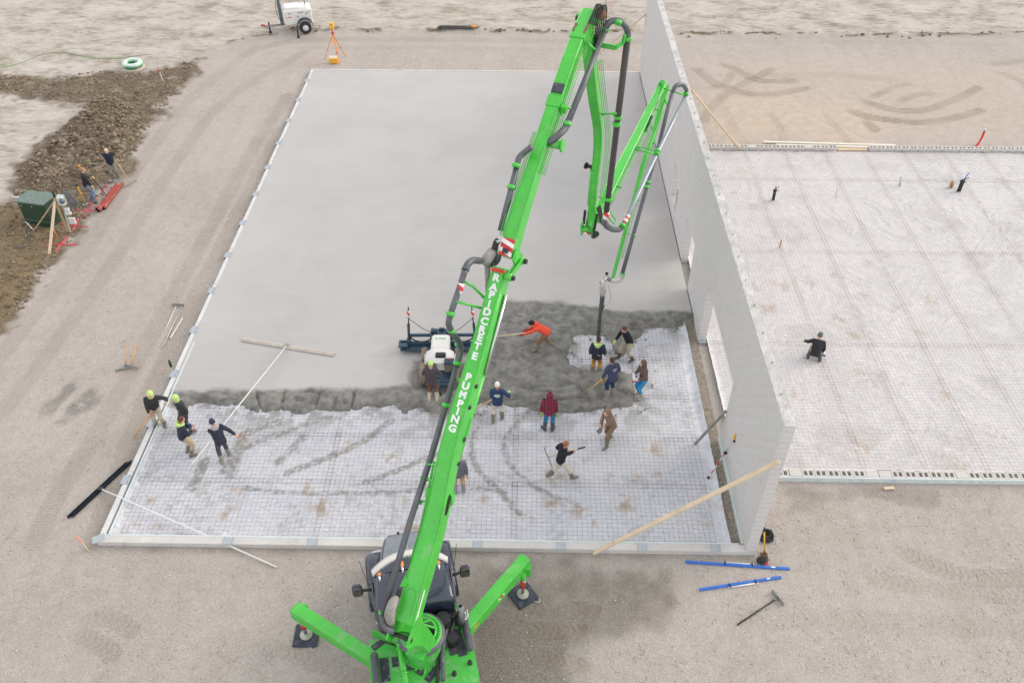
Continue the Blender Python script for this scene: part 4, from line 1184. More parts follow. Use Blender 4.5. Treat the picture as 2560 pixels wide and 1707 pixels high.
mb = MB(); a_ = PX(1502, 112, .3); b2 = PX(1540, 119, .75)
mb.beam(a_, b2, .09, .12).beam(b2, PX(1557, 108, .86), .06, .08).beam(PX(1557, 108, .86), PX(1562, 88, .9), .05, .08); bb(mb, 'top_bracket', GREEN)
# cylinder and linkage at the foot of section three
bb(MB().cyl(PX(1484, 424, -.06), PX(1476, 512, -.1), .10, 14), 'ram_cylinder', GREEN); bb(MB().cyl(PX(1475, 514, -.1), PX(1468, 566, -.12), .055, 12), 'ram_rod', CHROME)
bb(MB().cyl(PX(1466, 415, -.28), PX(1482, 418, -.1), .055, 10).cyl(PX(1464, 414, -.3), PX(1467, 415, -.26), .1, 10), 'pin_boss', BLACKM)
mb = MB()
mb.cyl(PX(1455, 572, -.25), PX(1478, 574, .02), .10, 12).beam(PX(1455, 558, -.25), PX(1456, 584, -.25), .05, .18).beam(PX(1478, 556, .05), PX(1484, 588, .05), .08, .22)
bb(mb, 'hinge_yoke', GREEN); bb(MB().beam(PX(1463, 582, -.1), PX(1476, 583, 0), .02, .1), 'warning_plate', CHEV)
bb(MB().cyl(PX(1484, 590, .06), PX(1491, 585, .22), .09, 12), 'hinge_pin', BLACKM)
bb(MB().beam(PX(1463, 526, -.22), PX(1459, 560, -.24), .04, .08), 'link_arm', BLACKM); bb(MB().beam(PX(1493, 535, .12), PX(1485, 582, .12), .05, .1), 'link_arm', BLACKM)
for k_ in range(5):
    q = [PX(1492 + k_ * 2, 520 - k_ * 2, .1), PX(1498 + 2 * k_, 540, .24), PX(1502 + k_, 556, .3), PX(1506 + k_, 562, .3)]
    bb(MB().tube(curve_pts(q, 4), .02, 6), 'hydraulic_hose', hose)
mb = MB().tube([PX(1523, 524, .5), PX(1532, 540, .62), PX(1540, 550, .7), PX(1537, 560, .75), PX(1528, 552, .7), PX(1522, 545, .6)], .025, 8); bb(mb, 'guard_loop', GREEN)
# lower bend to section four
pipe('delivery_elbow', [(1510, 552), (1514, 562), (1524, 570), (1537, 574), (1549, 573), (1558, 564)], .09, [.55, .56, .6, .66, .72, .78], sm=4)
pipe('delivery_pipe', [(1559, 562), (1600, 475), (1641, 388), (1680, 309), (1714, 240)], .068, [.8, .8, .8, .82, .84], mat('pipe_light', (.30, .33, .38), .35, .4, var=.14, scale=3), sm=1)
pipe('delivery_elbow', [(1714, 240), (1716, 226), (1709, 214), (1699, 211), (1688, 217), (1682, 230)], .075, [.84, .84, .8, .7, .6, .55], sm=4)
pipe('delivery_pipe', [(1682, 230), (1667, 281), (1647, 365), (1623, 445), (1602, 520), (1582, 590), (1556, 684)], .07, [.55, .55, .55, .55, .55, .52, .5], sm=1)
bb(MB().tube([PX(1560, 560, .8), PX(1570, 539, .8)], .073, 14), 'warning_band', CHEV)
up4 = PX(1641, 388, .8) - PX(1600, 475, .8); dn5 = PX(1602, 520, .55) - PX(1647, 365, .55)
for px, l, ax in (((1556, 565), .78, up4), ((1641, 385), .8, up4), ((1643, 378), .8, up4), ((1714, 236), .84, up4), ((1700, 212), .7, N3), ((1620, 456), .55, dn5), ((1616, 468), .55, dn5), ((1583, 588), .52, dn5), ((1556, 686), .5, dn5), ((1533, 573), .64, N3)): clamp(px, l, .10, axis=ax)
arm(PX(1586, 373, .13), PX(1634, 384, .78), .03); arm(PX(1660, 222, .13), PX(1710, 238, .84), .03); arm(PX(1565, 583, .06), PX(1582, 588, .5), .02); arm(PX(1605, 368, .1), PX(1640, 380, .6), .022)
bb(MB().beam(PX(1664, 248, .06), PX(1670, 262, .3), .1, .08), 'bracket_box', GREEN); bb(MB().cyl(PX(1653, 206, -.16), PX(1655, 205, .2), .07, 12), 'hinge_pin', GREEN)
bb(MB().cyl(PX(1629, 291, .16), PX(1615, 330, .16), .05, 10), 'ram_sleeve', mat('rubber_boot', (.03, .032, .04), .7, var=.3, scale=12))
for f in (.22, .5, .78): bb(MB().beam(on('s4', f, .14, .1), on('s4', f, .32, .1), .04, .05), 'line_clip', GREEN)
for f in (.3, .62): bb(MB().beam(on('s5', f, .06, .05), on('s5', f, .2, .05), .04, .04), 'line_clip', GREEN)
# end hose: white elbow, shut-off valve, black rubber hose down to the crew
pipe('end_elbow', [(1556, 684), (1553, 697), (1543, 703), (1532, 702), (1524, 700)], .075, [.5, .48, .42, .3, .2], mat('worn_white_pipe', (.52, .51, .49), .6, var=.2, scale=8, dirt=.4), sm=4)
hv = PX(1524, 700, .2)
pipe('shutoff_valve', [(1507, 702, )[:2], (1507, 716), (1507, 728), (1506, 738)], [.07, .12, .12, .08], [.1, .08, .06, .05], MATS['worn_white_pipe'], sm=0)
bb(MB().tube(curve_pts([PX(1526, 700, .22), PX(1517, 696, .16), PX(1508, 702, .1)], 4), .07, 10), 'end_elbow', STEELG)
bb(MB().ball(PX(1504, 706, .05), .07).ball(PX(1517, 684, .1), .06), 'valve_knob', BLACK)
bb(MB().cyl(PX(1517, 684, .1), PX(1513, 706, .1), .015, 6), 'valve_lever', STEELG)
pipe('end_hose', [(1506, 738), (1505, 752), (1502, 775), (1499, 800), (1497, 826), (1496, 850), (1497, 866)], [.085, .085, .07, .068, .068, .068, .068], [.05, .04, .02, 0, 0, 0, 0], mat('end_hose_rubber', (.075, .08, .09), .6, var=.2, scale=4, dirt=.3), sm=3)
clamp((1504, 766), .03, .10, BLACKM, axis=(0, 0, 1))
bb(MB().tube(curve_pts([PX(1520, 712, .2), PX(1527, 738, .25), PX(1522, 757, .2), PX(1506, 768, .08)], 5), .008, 5), 'safety_rope', mat('orange_rope', (.5, .28, .16), .8))

# ------------------------------------------------------------------ turret
def L(mb, name, m, parent=pump, **k): return mb.build(name, m, parent, **k)      # local truck frame
_rg = G(1052, 1580, 2.36); tl = PI_M @ Vector((_rg[0], _rg[1], 0)); tx, ty = tl.x, tl.y
TM = Matrix.Translation((tx, ty, 0))
L(MB().lathe([(.62, 1.45), (.52, 1.62), (.47, 1.95), (.50, 2.24)], 28, TM), 'pedestal', GREEN_D)
L(MB().lathe([(.38, 2.20), (.56, 2.20), (.585, 2.24), (.585, 2.31), (.52, 2.33), (.52, 2.36), (.34, 2.36), (.34, 1.9)], 32, TM), 'slewing_ring', mat('ring_grey', (.12, .13, .15), .5, .4, dirt=.4))
L(MB().lathe([(.515, 2.335), (.515, 2.375), (.36, 2.375), (.36, 2.3)], 32, TM), 'ring_gear', GREEN_D)
mb = MB()
for i in range(40):
    a = 2 * math.pi * i / 40; c = (tx + .46 * math.cos(a), ty + .46 * math.sin(a)); mb.cyl((c[0], c[1], 2.37), (c[0], c[1], 2.42), .022, 6)
L(mb, 'ring_bolts', GREEN_D, kind='stuff')
L(MB().lathe([(.345, 1.92), (.0, 1.92)], 20, TM), 'turret_well', MATS['hole_shade_black'])  # floor painted black for the shade down the well
# cheek plates that carry the boom foot
piv = SECT['s1'][0]
def cheek(l, nm='turret_cheek'):
    pr, pz = piv[0], piv[1]
    out = [(-.30, 2.38), (.06, 2.38), (-.16, 3.2), (-.40, 3.9), (-.38, 4.22), (-.55, 4.32), (-.98, 4.16), (-1.14, 4.02), (-1.08, 3.88), (-.78, 3.55), (-.50, 3.0)]
    plate_obj(nm, out, l - .022, l + .022, GREEN)
cheek(-.25); cheek(.25)
bb(MB().cyl(W3(-.95, 4.02, -.285), W3(-.95, 4.02, .285), .05, 14), 'foot_pin', BLACKM)
bb(MB().box((0, 0, 0), (.46, .55, .05), Matrix.Translation(W3(-.28, 2.41)) @ Matrix.Rotation(math.atan2(T_N[1], T_N[0]), 4, 'Z')), 'turret_floor', GREEN_D)
bb(MB().tube(curve_pts([W3(-.95, 3.75, -.20), W3(-.85, 3.86, -.08), W3(-.8, 3.88, .06), W3(-.75, 3.78, .18)], 5), .07, 10), 'turret_pipe', GREEN_D)
# arched decal on the foot of the boom
fm = at('s1', .06); P_ = [on('s1', .02 + .055 * k_ / 8, -.11, -.004) for k_ in range(9)] + [on('s1', .075 + .012 * math.sin(math.pi * k_ / 8), -.11 * math.cos(math.pi * k_ / 8), -.004) for k_ in range(9)] + [on('s1', .075 - .055 * k_ / 8, .11, -.004) for k_ in range(9)]
bb(MB().tube(P_, .008, 5), 'arch_outline', GREEN_D, s1)
bb(MB().beam(on('s1', .0, .236, .10), on('s1', .09, .236, .10), .01, .07), 'side_decal', DECAL, s1)
# ribbed lime frame on the right of the boom foot
mb = MB()
cc = Vector((_rg[0], _rg[1], 0))
def ringpt(a, r, z): return cc + Vector((r * math.cos(a), r * math.sin(a), z))
for a in (R(15), R(55), R(-25)): mb.beam(ringpt(a, .36, 2.40), ringpt(R(185), .02, 2.78), .05, .04)
mb.tube([ringpt(R(-30 + 12 * k_), .37, 2.42) for k_ in range(9)], .03, 6)
bb(mb, 'turret_guard', GREEN)
# first ram, rubber boot and cement bag beside the boom foot
pipe('bag_on_pipe', [(978, 1556), (974, 1535), (983, 1505), (994, 1492)], [.09, .12, .11, .06], -.26, CEM, sm=3)
pipe('hose_bundle', [(993, 1494), (1000, 1473)], [.06, .05], -.25, BLACK, sm=0)
for k_ in range(4): bb(MB().tube([PX(1001 + k_ * 4, 1466, -.25 + .03 * k_), PX(1026 + k_ * 4, 1416, -.24 + .02 * k_), PX(1042 + 3 * k_, 1370, -.22)], .022, 6), 'hydraulic_line', GREEN)

_L0 = L
def L(mb, name, m, parent=pump, **k):
    mb.v = [(v[0], float(np.interp(v[1], (-9, .5, .6, 2.05, 2.4, 3.66, 9), (-8.85, .65, .75, 1.85, 2.36, 3.80, 9.14))),
             v[2] + float(np.interp(v[2], (0, .5, 1.37, 1.86, 2.2, 2.86, 3), (0, 0, -.15, -.12, -.2, -.24, -.24)))) for v in mb.v]
    return _L0(mb, name, m, parent, **k)
# ------------------------------------------------------------------ cab (truck frame: x right, y forward)
CX0 = -.10
def cx(v): return CX0 + v
def roof_pt(x, y):
    return 2.86 - .06 * (x / .98) ** 4 - .05 * max(0, (1.0 - y)) ** 2 * 4 - .02 * max(0, y - 1.7)
def cab_ring(y, z_lo, hw, z_hi, n=9):
    pts = []
    for i in range(n):
        a = math.pi * i / (n - 1)
        pts.append((cx(hw * math.copysign(abs(math.cos(a)) ** .35, math.cos(a))), y, z_hi - .22 + .22 * math.sin(a) ** .6))
    return [(cx(hw), y, z_lo)] + pts + [(cx(-hw), y, z_lo)]
rings = []
for y, hw, zh in ((.60, .93, 2.70), (.64, .98, 2.80), (.75, 1.0, 2.845), (1.2, .99, 2.86), (1.6, .97, 2.85), (1.9, .955, 2.83), (2.02, .95, 2.80)):
    rings.append(cab_ring(y, .95, hw, zh))
cab = L(MB().loft(rings, True, True), 'cab', NAVY)
mod = cab.modifiers.new('edges', 'BEVEL') if False else None
# curved front cap of the roof and raked windscreen
mb = MB(); top = []; bot = []
for i in range(13):
    x = -.95 + 1.9 * i / 12; u = x / .95
    top.append((cx(x), 2.02 + .25 * (1 - u * u), 2.80 - .10 * u ** 4)); bot.append((cx(x * 1.02), 2.42 + .22 * (1 - u * u), 1.86))
back = [(p[0], 2.0, 2.80 - .10 * ((p[0] - CX0) / .95) ** 4 + .02) for p in top]
mb.add(back + top, [(i, i + 1, 14 + i, 13 + i) for i in range(12)], True); L(mb, 'roof_front', NAVY, cab)
mb = MB(); mb.add(top + bot, [(i, i + 1, 14 + i, 13 + i) for i in range(12)], True); L(mb, 'windscreen', GLASS, cab)
# pale sun visor hugging the curve
mb = MB(); a1, a2, a3, a4 = [], [], [], []
for i in range(17):
    x = -.97 + 1.94 * i / 16; u = x / .97; y = 2.05 + .25 * (1 - u * u); z = 2.80 - .12 * u ** 4
    a1.append((cx(x), y, z + .01)); a2.append((cx(x * 1.03), y + .16, z - .05)); a3.append((cx(x * 1.03), y + .16, z - .08)); a4.append((cx(x), y, z - .03))
n_ = 17
mb.add(a1 + a2 + a3 + a4, [(k_ * n_ + i, k_ * n_ + i + 1, ((k_ + 1) % 4) * n_ + i + 1, ((k_ + 1) % 4) * n_ + i) for k_ in range(4) for i in range(16)], True)
L(mb, 'sun_visor', mat('pale_visor', (.66, .63, .60), .4, var=.05), cab)
for i, x in enumerate((-.80, -.20, .10, .42, .72)):
    u = x / .97; y = 1.88 + .25 * (1 - u * u); z = 2.83 - .03 * u * u
    lm = L(MB().ball((cx(x), y, z + .03), .055, 10, 6, sc=(1, 1.35, .9)), 'marker_light', AMBER, cab)
    L(MB().tube([(cx(x), y - .03, z + .02), (cx(x), y - .16, z + .02), (cx(x), y - .26, z + .005)], [.05, .03, .008], 8), 'lamp_housing', CHROME, lm)
L(MB().tube([(cx(-.52), 1.98, 2.85), (cx(-.56), 1.86, 2.86), (cx(-.42), 1.82, 2.86), (cx(-.38), 1.93, 2.86)], .01, 5, closed=True), 'roof_outline', BLACKM, cab)
# side windows and doors
for s in (-1, 1):
    d_ = L(MB().box((cx(s * 1.0), 1.45, 1.75), (.05, 1.1, 1.5), bev=.02), 'door', NAVY)
    L(MB().box((cx(s * 1.028), 1.5, 2.12), (.02, .82, .56), bev=.008), 'side_window', GLASS, d_)
    L(MB().box((cx(s * 1.03), 1.0, 1.7), (.03, .12, .03)), 'door_handle', CHROME, d_)
    # mirror on its arm
    mx = s * 1.42 - (0 if s < 0 else .03)
    mr = L(MB().cyl((cx(s * .98), 1.93, 2.20), (cx(mx), 2.02, 2.18), .05, 10), 'mirror_arm', BLACKM)
    hd = L(MB().box((cx(mx), 2.04, 2.12), (.26, .15, .48), bev=.05), 'mirror_head', mat('mirror_shell', (.05, .055, .065), .35, var=.1), mr)
    L(MB().box((cx(mx), 1.962, 2.12), (.21, .01, .42)), 'mirror_glass', mat('mirror_glass', (.30, .31, .31), .05, 1.0, var=.5, scale=14), mr)
    L(MB().cyl((cx(s * 1.16), 2.5, 1.3), (cx(s * 1.30), 2.62, 2.35), .008, 5), 'antenna', BLACKM)
# hood, with centre ridge and cut lines
mb = MB(); rings = []
for y, hw, z, zl in ((2.40, .86, 1.86, 1.0), (2.8, .80, 1.80, .9), (3.2, .72, 1.72, .85), (3.52, .63, 1.63, .8), (3.66, .58, 1.52, .75)):
    rings.append([(cx(-hw - .03), y, zl), (cx(-hw - .02), y, z - .35), (cx(-hw), y, z - .10), (cx(-hw + .08), y, z - .02), (cx(-hw * .5), y, z + .02), (cx(-.03), y, z + .035), (cx(0), y, z + .045),
                  (cx(.03), y, z + .035), (cx(hw * .5), y, z + .02), (cx(hw - .08), y, z - .02), (cx(hw), y, z - .10), (cx(hw + .02), y, z - .35), (cx(hw + .03), y, zl)])
hood = L(mb.loft(rings), 'hood', mat('hood_sky_grey', (.21, .235, .25), .24, .6, var=.1, coat=.8, dirt=.12, dirtcol=(.3, .3, .3)))  # grey base lightened to stand for sky reflected in dark gloss paint
for s in (-1, 1): L(MB().tube([(cx(s * .79), 2.42, 1.855), (cx(s * .655), 3.2, 1.725), (cx(s * .56), 3.55, 1.635)], .008, 4), 'hood_seam', BLACKM, hood)
L(MB().tube([(cx(0), 2.42, 1.905), (cx(0), 2.9, 1.835), (cx(0), 3.55, 1.685)], .014, 5), 'hood_ridge', CHROME, hood)
L(MB().box((cx(-.2), 3.60, 1.66), (.07, .07, .03)), 'hood_latch', BLACKM, hood)
L(MB().box((cx(0), 3.70, 1.1), (1.06, .08, .75), bev=.03), 'grille', CHROME)
L(MB().box((cx(0), 3.72, .50), (2.1, .2, .34), bev=.05), 'bumper', CHROME)
for s in (-1, 1):
    mb = MB(); rg = []
    for i in range(9):
        a = math.pi * i / 8; y = 2.78 - .72 * math.cos(a); z = .95 + .42 * math.sin(a) ** .7
        rg.append([(cx(s * .72), y, z - .06), (cx(s * 1.16), y, z - .10), (cx(s * 1.20), y, z - .03), (cx(s * 1.10), y, z + .03), (cx(s * .72), y, z + .04)])
    L(mb.loft(rg, True, True), 'fender', NAVY)
    wh = L(MB().lathe([(.28, -.15), (.48, -.16), (.53, -.11), (.53, .11), (.48, .16), (.28, .15)], 24, Matrix.Translation((cx(s * 1.0), 2.78, .53)) @ Matrix.Rotation(math.pi / 2, 4, 'Y')), 'wheel', BLACK)
    L(MB().lathe([(0, .10), (.12, .12), (.28, .12), (.29, -.12), (0, -.1)], 18, Matrix.Translation((cx(s * 1.0), 2.78, .53)) @ Matrix.Rotation(s * math.pi / 2, 4, 'Y')), 'rim', CHROME, wh)
    hl = L(MB().box((cx(s * .92), 3.42, .85), (.3, .12, .2), bev=.03), 'headlight', mat('headlight_glass', (.6, .62, .63), .1, .2, var=.05))
# rear of the cab, exhaust, air intake, steps, grab rail
L(MB().box((cx(.1), .50, 1.55), (1.7, .14, 1.3), bev=.03), 'cab_rear_panel', BLACKM)
ex = L(MB().lathe([(.10, 1.1), (.135, 1.15), (.135, 2.05), (.085, 2.12), (.075, 2.62), (.06, 2.62), (.055, 2.3)], 16, Matrix.Translation((cx(1.08), .46, 0))), 'exhaust_stack', mat('exhaust_steel', (.22, .23, .24), .35, .8, var=.2))
mb = MB()
for i in range(9): mb.beam((cx(1.19), .34, 1.25 + i * .1), (cx(1.20), .56, 1.25 + i * .1), .008, .05, up=(1, 0, 0))
L(mb, 'heat_shield', CHROME, ex)
L(MB().lathe([(0, 2.42), (.16, 2.42), (.19, 2.36), (.19, 2.0), (.1, 1.9)], 16, Matrix.Translation((cx(.62), .36, 0)), False), 'air_intake', BLACKM)
L(MB().tube([(cx(1.22), .55, 1.4), (cx(1.25), .55, 2.2), (cx(1.25), .42, 2.2), (cx(1.22), .42, 1.4)], .02, 6), 'grab_rail', CHROME)
L(MB().lathe([(0, 2.0), (.15, 2.0), (.16, 1.9), (.16, 1.4), (0, 1.4)], 14, Matrix.Translation((cx(.78), -.02, 0)), False), 'filter_can', BLACKM)
for i in range(3): L(MB().box((cx(-1.13), .25 + .02 * i, .55 + .32 * i), (.22, .55, .03)), 'step', mat('step_plate', (.42, .42, .41), .5, .6, var=.3, scale=20))
L(MB().box((cx(-1.12), .2, 1.38), (.20, .6, .03)), 'step_top', mat('perforated_step', (.33, .33, .32), .7, .3, var=.25, scale=9))
L(MB().box((0, -.8, .78), (.9, 9.0, .28)), 'chassis_frame', BLACKM)
L = _L0
def L(mb, name, m, parent=pump, **k):
    mb.v = [(v[0] - .13, v[1] + .72, v[2] + .20) for v in mb.v]
    return _L0(mb, name, m, parent, **k)
# ------------------------------------------------------------------ deck and outriggers
mb = MB()
deck = [(-1.26, -.42), (-1.22, -.06), (-.55, -.42), (.62, -.40), (1.12, .10), (1.28, .02), (1.30, -.9), (1.30, -4.2), (-1.30, -4.2), (-1.30, -.9)]
L(MB().prism(deck, 1.18, 1.36), 'deck', GREEN_D)
for x, y, wd, ln, a in ((-.95, -.22, .16, .5, -1.05), (-.92, -.95, .22, .62, 0), (-.66, -.80, .16, .26, 0), (-.30, -.85, .20, .5, 0), (.02, -1.05, .20, .5, -.75), (.22, -1.28, .18, .5, -.8), (.62, -.32, .18, .42, -.95), (.78, -.72, .2, .4, .1), (.98, -.62, .22, .75, .08), (.45, -.82, .18, .3, -.4)):
    L(MB().box((0, 0, 0), (wd, ln, .012), Matrix.Translation((x, y, 1.368)) @ Matrix.Rotation(a, 4, 'Z')), 'grip_patch', GRIP)
for s, x, y0, y1 in ((-1, -1.14, -.52, -1.7), (1, 1.20, -.18, -.95)):
    L(MB().tube([(x, y0, 1.46), (x, y0 - .05, 1.47), (x, y1 + .05, 1.47), (x, y1, 1.46)], [.05, .09, .09, .05], 12), 'rubber_sleeve', mat('dusty_rubber', (.075, .082, .095), .75, var=.2, scale=5, dirt=.4, dirtcol=(.28, .28, .29)))
L(MB().tube([(-.52, -.40, 1.60), (-.50, -.52, 1.60), (-.46, -1.6, 1.60)], [.07, .07, .07], 12).cyl((-.53, -.34, 1.60), (-.52, -.46, 1.6), .10, 12).cyl((-.51, -.62, 1.6), (-.51, -.66, 1.6), .10, 12).cyl((-.47, -1.25, 1.6), (-.47, -1.31, 1.6), .10, 12), 'deck_pipe', GREEN)
L(MB().tube(curve_pts([(.93, .18, 1.62), (.80, -.15, 1.66), (.62, -.55, 1.64), (.50, -1.0, 1.58), (.42, -1.6, 1.5)], 5), .055, 10), 'suction_hose', MATS['dusty_rubber'])
L(MB().tube(curve_pts([(1.02, .10, 1.58), (.9, -.2, 1.6), (.70, -.6, 1.58), (.40, -1.05, 1.52), (.28, -1.6, 1.48)], 5), .05, 10), 'suction_hose', BLACK)
L(MB().cyl((.93, .14, 1.62), (.95, .24, 1.62), .07, 10).cyl((1.02, .08, 1.58), (1.04, .17, 1.58), .06, 10), 'hose_coupling', STEELG)
for s in (-1, 1):
    mb = MB()
    mb.add([(s * .52, -.30, 1.36), (s * 1.12, .30 if s > 0 else .0, 1.36), (s * 1.14, .26 if s > 0 else -.04, 1.36), (s * .55, -.36, 1.36)] + [(s * .52, -.30, 1.46), (s * 1.12, .30 if s > 0 else .0, 1.70), (s * 1.14, .26 if s > 0 else -.04, 1.70), (s * .55, -.36, 1.46)],
           [(0, 1, 5, 4), (1, 2, 6, 5), (2, 3, 7, 6), (3, 0, 4, 7), (4, 5, 6, 7)])
    L(mb, 'deck_gusset', GREEN_D)
for x, y in ((1.14, -1.22), (.72, -1.42)): L(MB().lathe([(0, 1.46), (.05, 1.46), (.06, 1.36)], 10, Matrix.Translation((x, y, 0))), 'deck_lamp', BLACK)
mb = MB()
for i in range(12):
    a = -.6 + i * .16; mb.beam((-.15 + .35 * math.sin(a), -.62 - .5 * (i / 11), 1.37), (-.10 + .38 * math.sin(a), -.66 - .5 * (i / 11), 1.6 - .01 * i), .05, .02)
L(MB().tube(curve_pts([(.0, -.45, 1.42), (.05, -.7, 1.46), (-.1, -.95, 1.42), (-.2, -1.15, 1.38)], 5), .03, 6), 'curved_rib', GREEN)
L(MB().tube(curve_pts([(.12, -.42, 1.42), (.2, -.7, 1.46), (.1, -1.0, 1.42), (.0, -1.3, 1.38)], 5), .03, 6), 'curved_rib', GREEN)

L = _L0
def outrigger(base, end, foot, zb, ze, lab):
    b_, e_, f_ = Vector(base), Vector(end), Vector(foot)
    t = (e_ - b_).normalized(); sd = t.cross(Vector((0, 0, 1))).normalized()
    arm_ = bb(MB().beam(b_, e_, .32, .40, bev=.012).beam(b_ + Vector((0, 0, -.10)) - t * .1, e_ + Vector((0, 0, -.10)), .345, .06).beam(e_ - t * .02, e_ + t * .03, .30, .34), 'outrigger_arm', GREEN)
    dq = MB().beam(b_.lerp(e_, .45) - sd * 0 + Vector((0, 0, .0)) + sd * .163, b_.lerp(e_, .55) + sd * .163, .006, .09)
    bb(dq, 'warning_decal', CHEV, arm_)
    dq = MB().beam(b_.lerp(e_, .05) + sd * .163, b_.lerp(e_, .13) + sd * .163, .006, .05); bb(dq, 'reflector', AMBER, arm_)
    top = Vector((f_.x, f_.y, e_.z - .05))
    bb(MB().beam(e_ - t * .12 + sd * .18 + Vector((0, 0, .02)), e_ - t * .12 + sd * .18 + Vector((0, 0, -.32)), .2, .16).beam(e_ - t * .12 + Vector((0, 0, -.16)), top + Vector((0, 0, -.12)), .14, .18), 'jack_bracket', GREEN, arm_)
    j = bb(MB().cyl(top, Vector((f_.x, f_.y, .55)), .075, 14), 'jack_leg', GREEN)
    bb(MB().cyl(Vector((f_.x, f_.y, .80)), Vector((f_.x, f_.y, .66)), .0775, 14), 'warning_band', CHEV, j)
    bb(MB().cyl(Vector((f_.x, f_.y, .62)), Vector((f_.x, f_.y, .48)), .085, 14), 'jack_collar', REDP, j)
    bb(MB().cyl(Vector((f_.x, f_.y, .5)), Vector((f_.x, f_.y, .12)), .05, 12), 'jack_piston', STEELG, j)
    bb(MB().lathe([(0, .19), (.06, .18), (.08, .14), (.17, .125), (.175, .10), (0, .095)], 18, Matrix.Translation((f_.x, f_.y, 0))), 'jack_foot', mat('worn_foot', (.42, .44, .36), .6, .3, var=.25, scale=8, dirt=.4), j)
PL = GT(767, 1590); PR = GT(1307, 1489)
outrigger((-10.15, -4.12, 1.18), (-12.52, -2.70, 1.14), (PL.x, PL.y, 0), 1, 1, '')
outrigger((-7.98, -3.20, 1.22), (-6.46, -1.10, 1.20), (PR.x, PR.y, 0), 1, 1, '')
PADM = mat('black_pad_plastic', (.035, .045, .065), .7, var=.3, scale=4, dirt=.35, dirtcol=(.17, .18, .19))
for (p, rz, lb) in ((PL, .02, 'square black outrigger pad on the gravel under the left green outrigger'), (PR, .62, 'square black outrigger pad turned cornerwise under the right green outrigger')):
    t = thing('outrigger_pad', lb, 'outrigger pad', (p.x, p.y, ground_z(p.x, p.y) - .02), rz, 'black pads under the outriggers')
    MB().box((0, 0, .06), (.66, .66, .075), bev=.012).build('pad_plate', PADM, t)
    MB().tube(curve_pts([(.16, -.33, .06), (.22, -.42, .05), (.30, -.40, .05), (.32, -.33, .06)], 4), .012, 6).build('rope_handle', mat('pale_rope', (.6, .57, .45), .9), t)
# ================================================================== MACHINES AND LOOSE THINGS
def V(p): return Vector(tuple(float(q) for q in p))
WOOD = mat('pine_timber', (.66, .52, .37), .75, var=.12, scale=3, bump=.15, bscale=30)
HANDLE = mat('ash_handle', (.62, .42, .20), .6, var=.15, scale=6)
HANDLE_O = mat('orange_handle', (.72, .34, .10), .6, var=.12, scale=6)
ALU = mat('aluminium', (.56, .565, .57), .4, .5, var=.12, scale=5)
ALUW = mat('white_pole', (.74, .74, .73), .45, var=.05, scale=4)
GREYT = mat('cement_grey_tool', (.27, .265, .25), .8, var=.2, scale=6)
BLUE = mat('blue_paint', (.03, .15, .55), .4, var=.08, scale=4, dirt=.1)
YELLOW = mat('yellow_plastic', (.80, .42, .03), .45, var=.06)
ORANGE = mat('orange_plastic', (.80, .28, .04), .5, var=.06)
PINK = mat('pink_marker', (.85, .30, .24), .7, var=.1)
def world_thing(name, label, cat, base, group=None):
    return thing(name, label, cat, tuple(V(base)), 0.0, group)
def wb(mb, name, m, parent, **k): return mb.build(name, m, parent, world=True, **k)

# ---- laser screed with its operator
mc = V(G(1100, 975, .05)); mc.z = .05
scr = thing('laser_screed', 'small white ride on laser screed with a wide dark blue head and two masts', 'laser screed', (mc.x, mc.y, .04), R(1.5))
SB = mat('steel_blue', (.045, .085, .125), .42, .3, var=.18, scale=5, dirt=.2, dirtcol=(.22, .23, .23))
SW = mat('screed_white', (.70, .69, .66), .4, var=.05, scale=3, coat=.2, dirt=.12, dirtcol=(.5, .47, .43))
MUD = mat('muddy_tyre', (.23, .19, .14), .92, var=.3, scale=7, bump=.6, bscale=30)
hy = 2.02
MB().box((0, hy, .42), (3.1, .10, .18), bev=.015).box((0, hy - .17, .34), (3.06, .24, .05)).box((-1.42, hy - .05, .46), (.36, .36, .10), bev=.02).box((1.42, hy - .05, .46), (.36, .36, .10), bev=.02).build('screed_head', SB, scr)
MB().cyl((-1.5, hy + .2, .30), (1.5, hy + .2, .30), .08, 12).build('auger', STEELG, scr)
MB().box((0, hy - .02, .34), (3.0, .05, .30)).build('plough_blade', ALU, scr)
MB().box((0, hy + .25, .62), (2.5, .10, .10), bev=.01).build('top_beam', SB, scr)
MB().box((0, hy + .16, .72), (.86, .42, .26), bev=.03).box((-.33, hy + .16, .9), (.12, .2, .12)).box((.33, hy + .16, .9), (.12, .2, .12)).box((0, hy + .24, .91), (.2, .08, .1)).build('drive_box', SB, scr)
for x in (-.3, -.2, .2, .3): MB().cyl((x, hy + .05, .8), (x, hy + .05, 1.02), .03, 8).build('lift_ram', BLACKM, scr)
for s in (-1, 1):
    x = s * 1.22
    m_ = MB().beam((x, hy, .45), (x - s * .04, hy + .05, 1.35), .07, .07).box((x, hy, .56), (.16, .2, .18), bev=.02).build('mast', SB, scr)
    MB().cyl((x - s * .05, hy + .05, 1.35), (x - s * .09, hy + .08, 2.1), .022, 8).build('mast_tube', BLACKM, m_)
    MB().cyl((x - s * .065, hy + .02, 1.68), (x - s * .075, hy + .03, 1.92), .055, 10).build('laser_receiver', CHEV, m_)
    MB().tube([(x - s * .05, hy + .03, 1.62), (x * .55, hy + .1, 1.05), (s * .3, hy + .1, .82)], .012, 5).build('stay_cable', BLACKM, m_)
    MB().tube(curve_pts([(x, hy - .02, .9), (x * .86, hy + .02, .6), (x * .6, hy, .5), (x * .36, hy, .62), (s * .28, hy + .05, .75)], 6), .026, 7).build('hydraulic_hose', BLACK, scr)
MB().box((0, 1.40, .78), (.66, .78, .66), bev=.07).build('engine_hood', SW, scr)
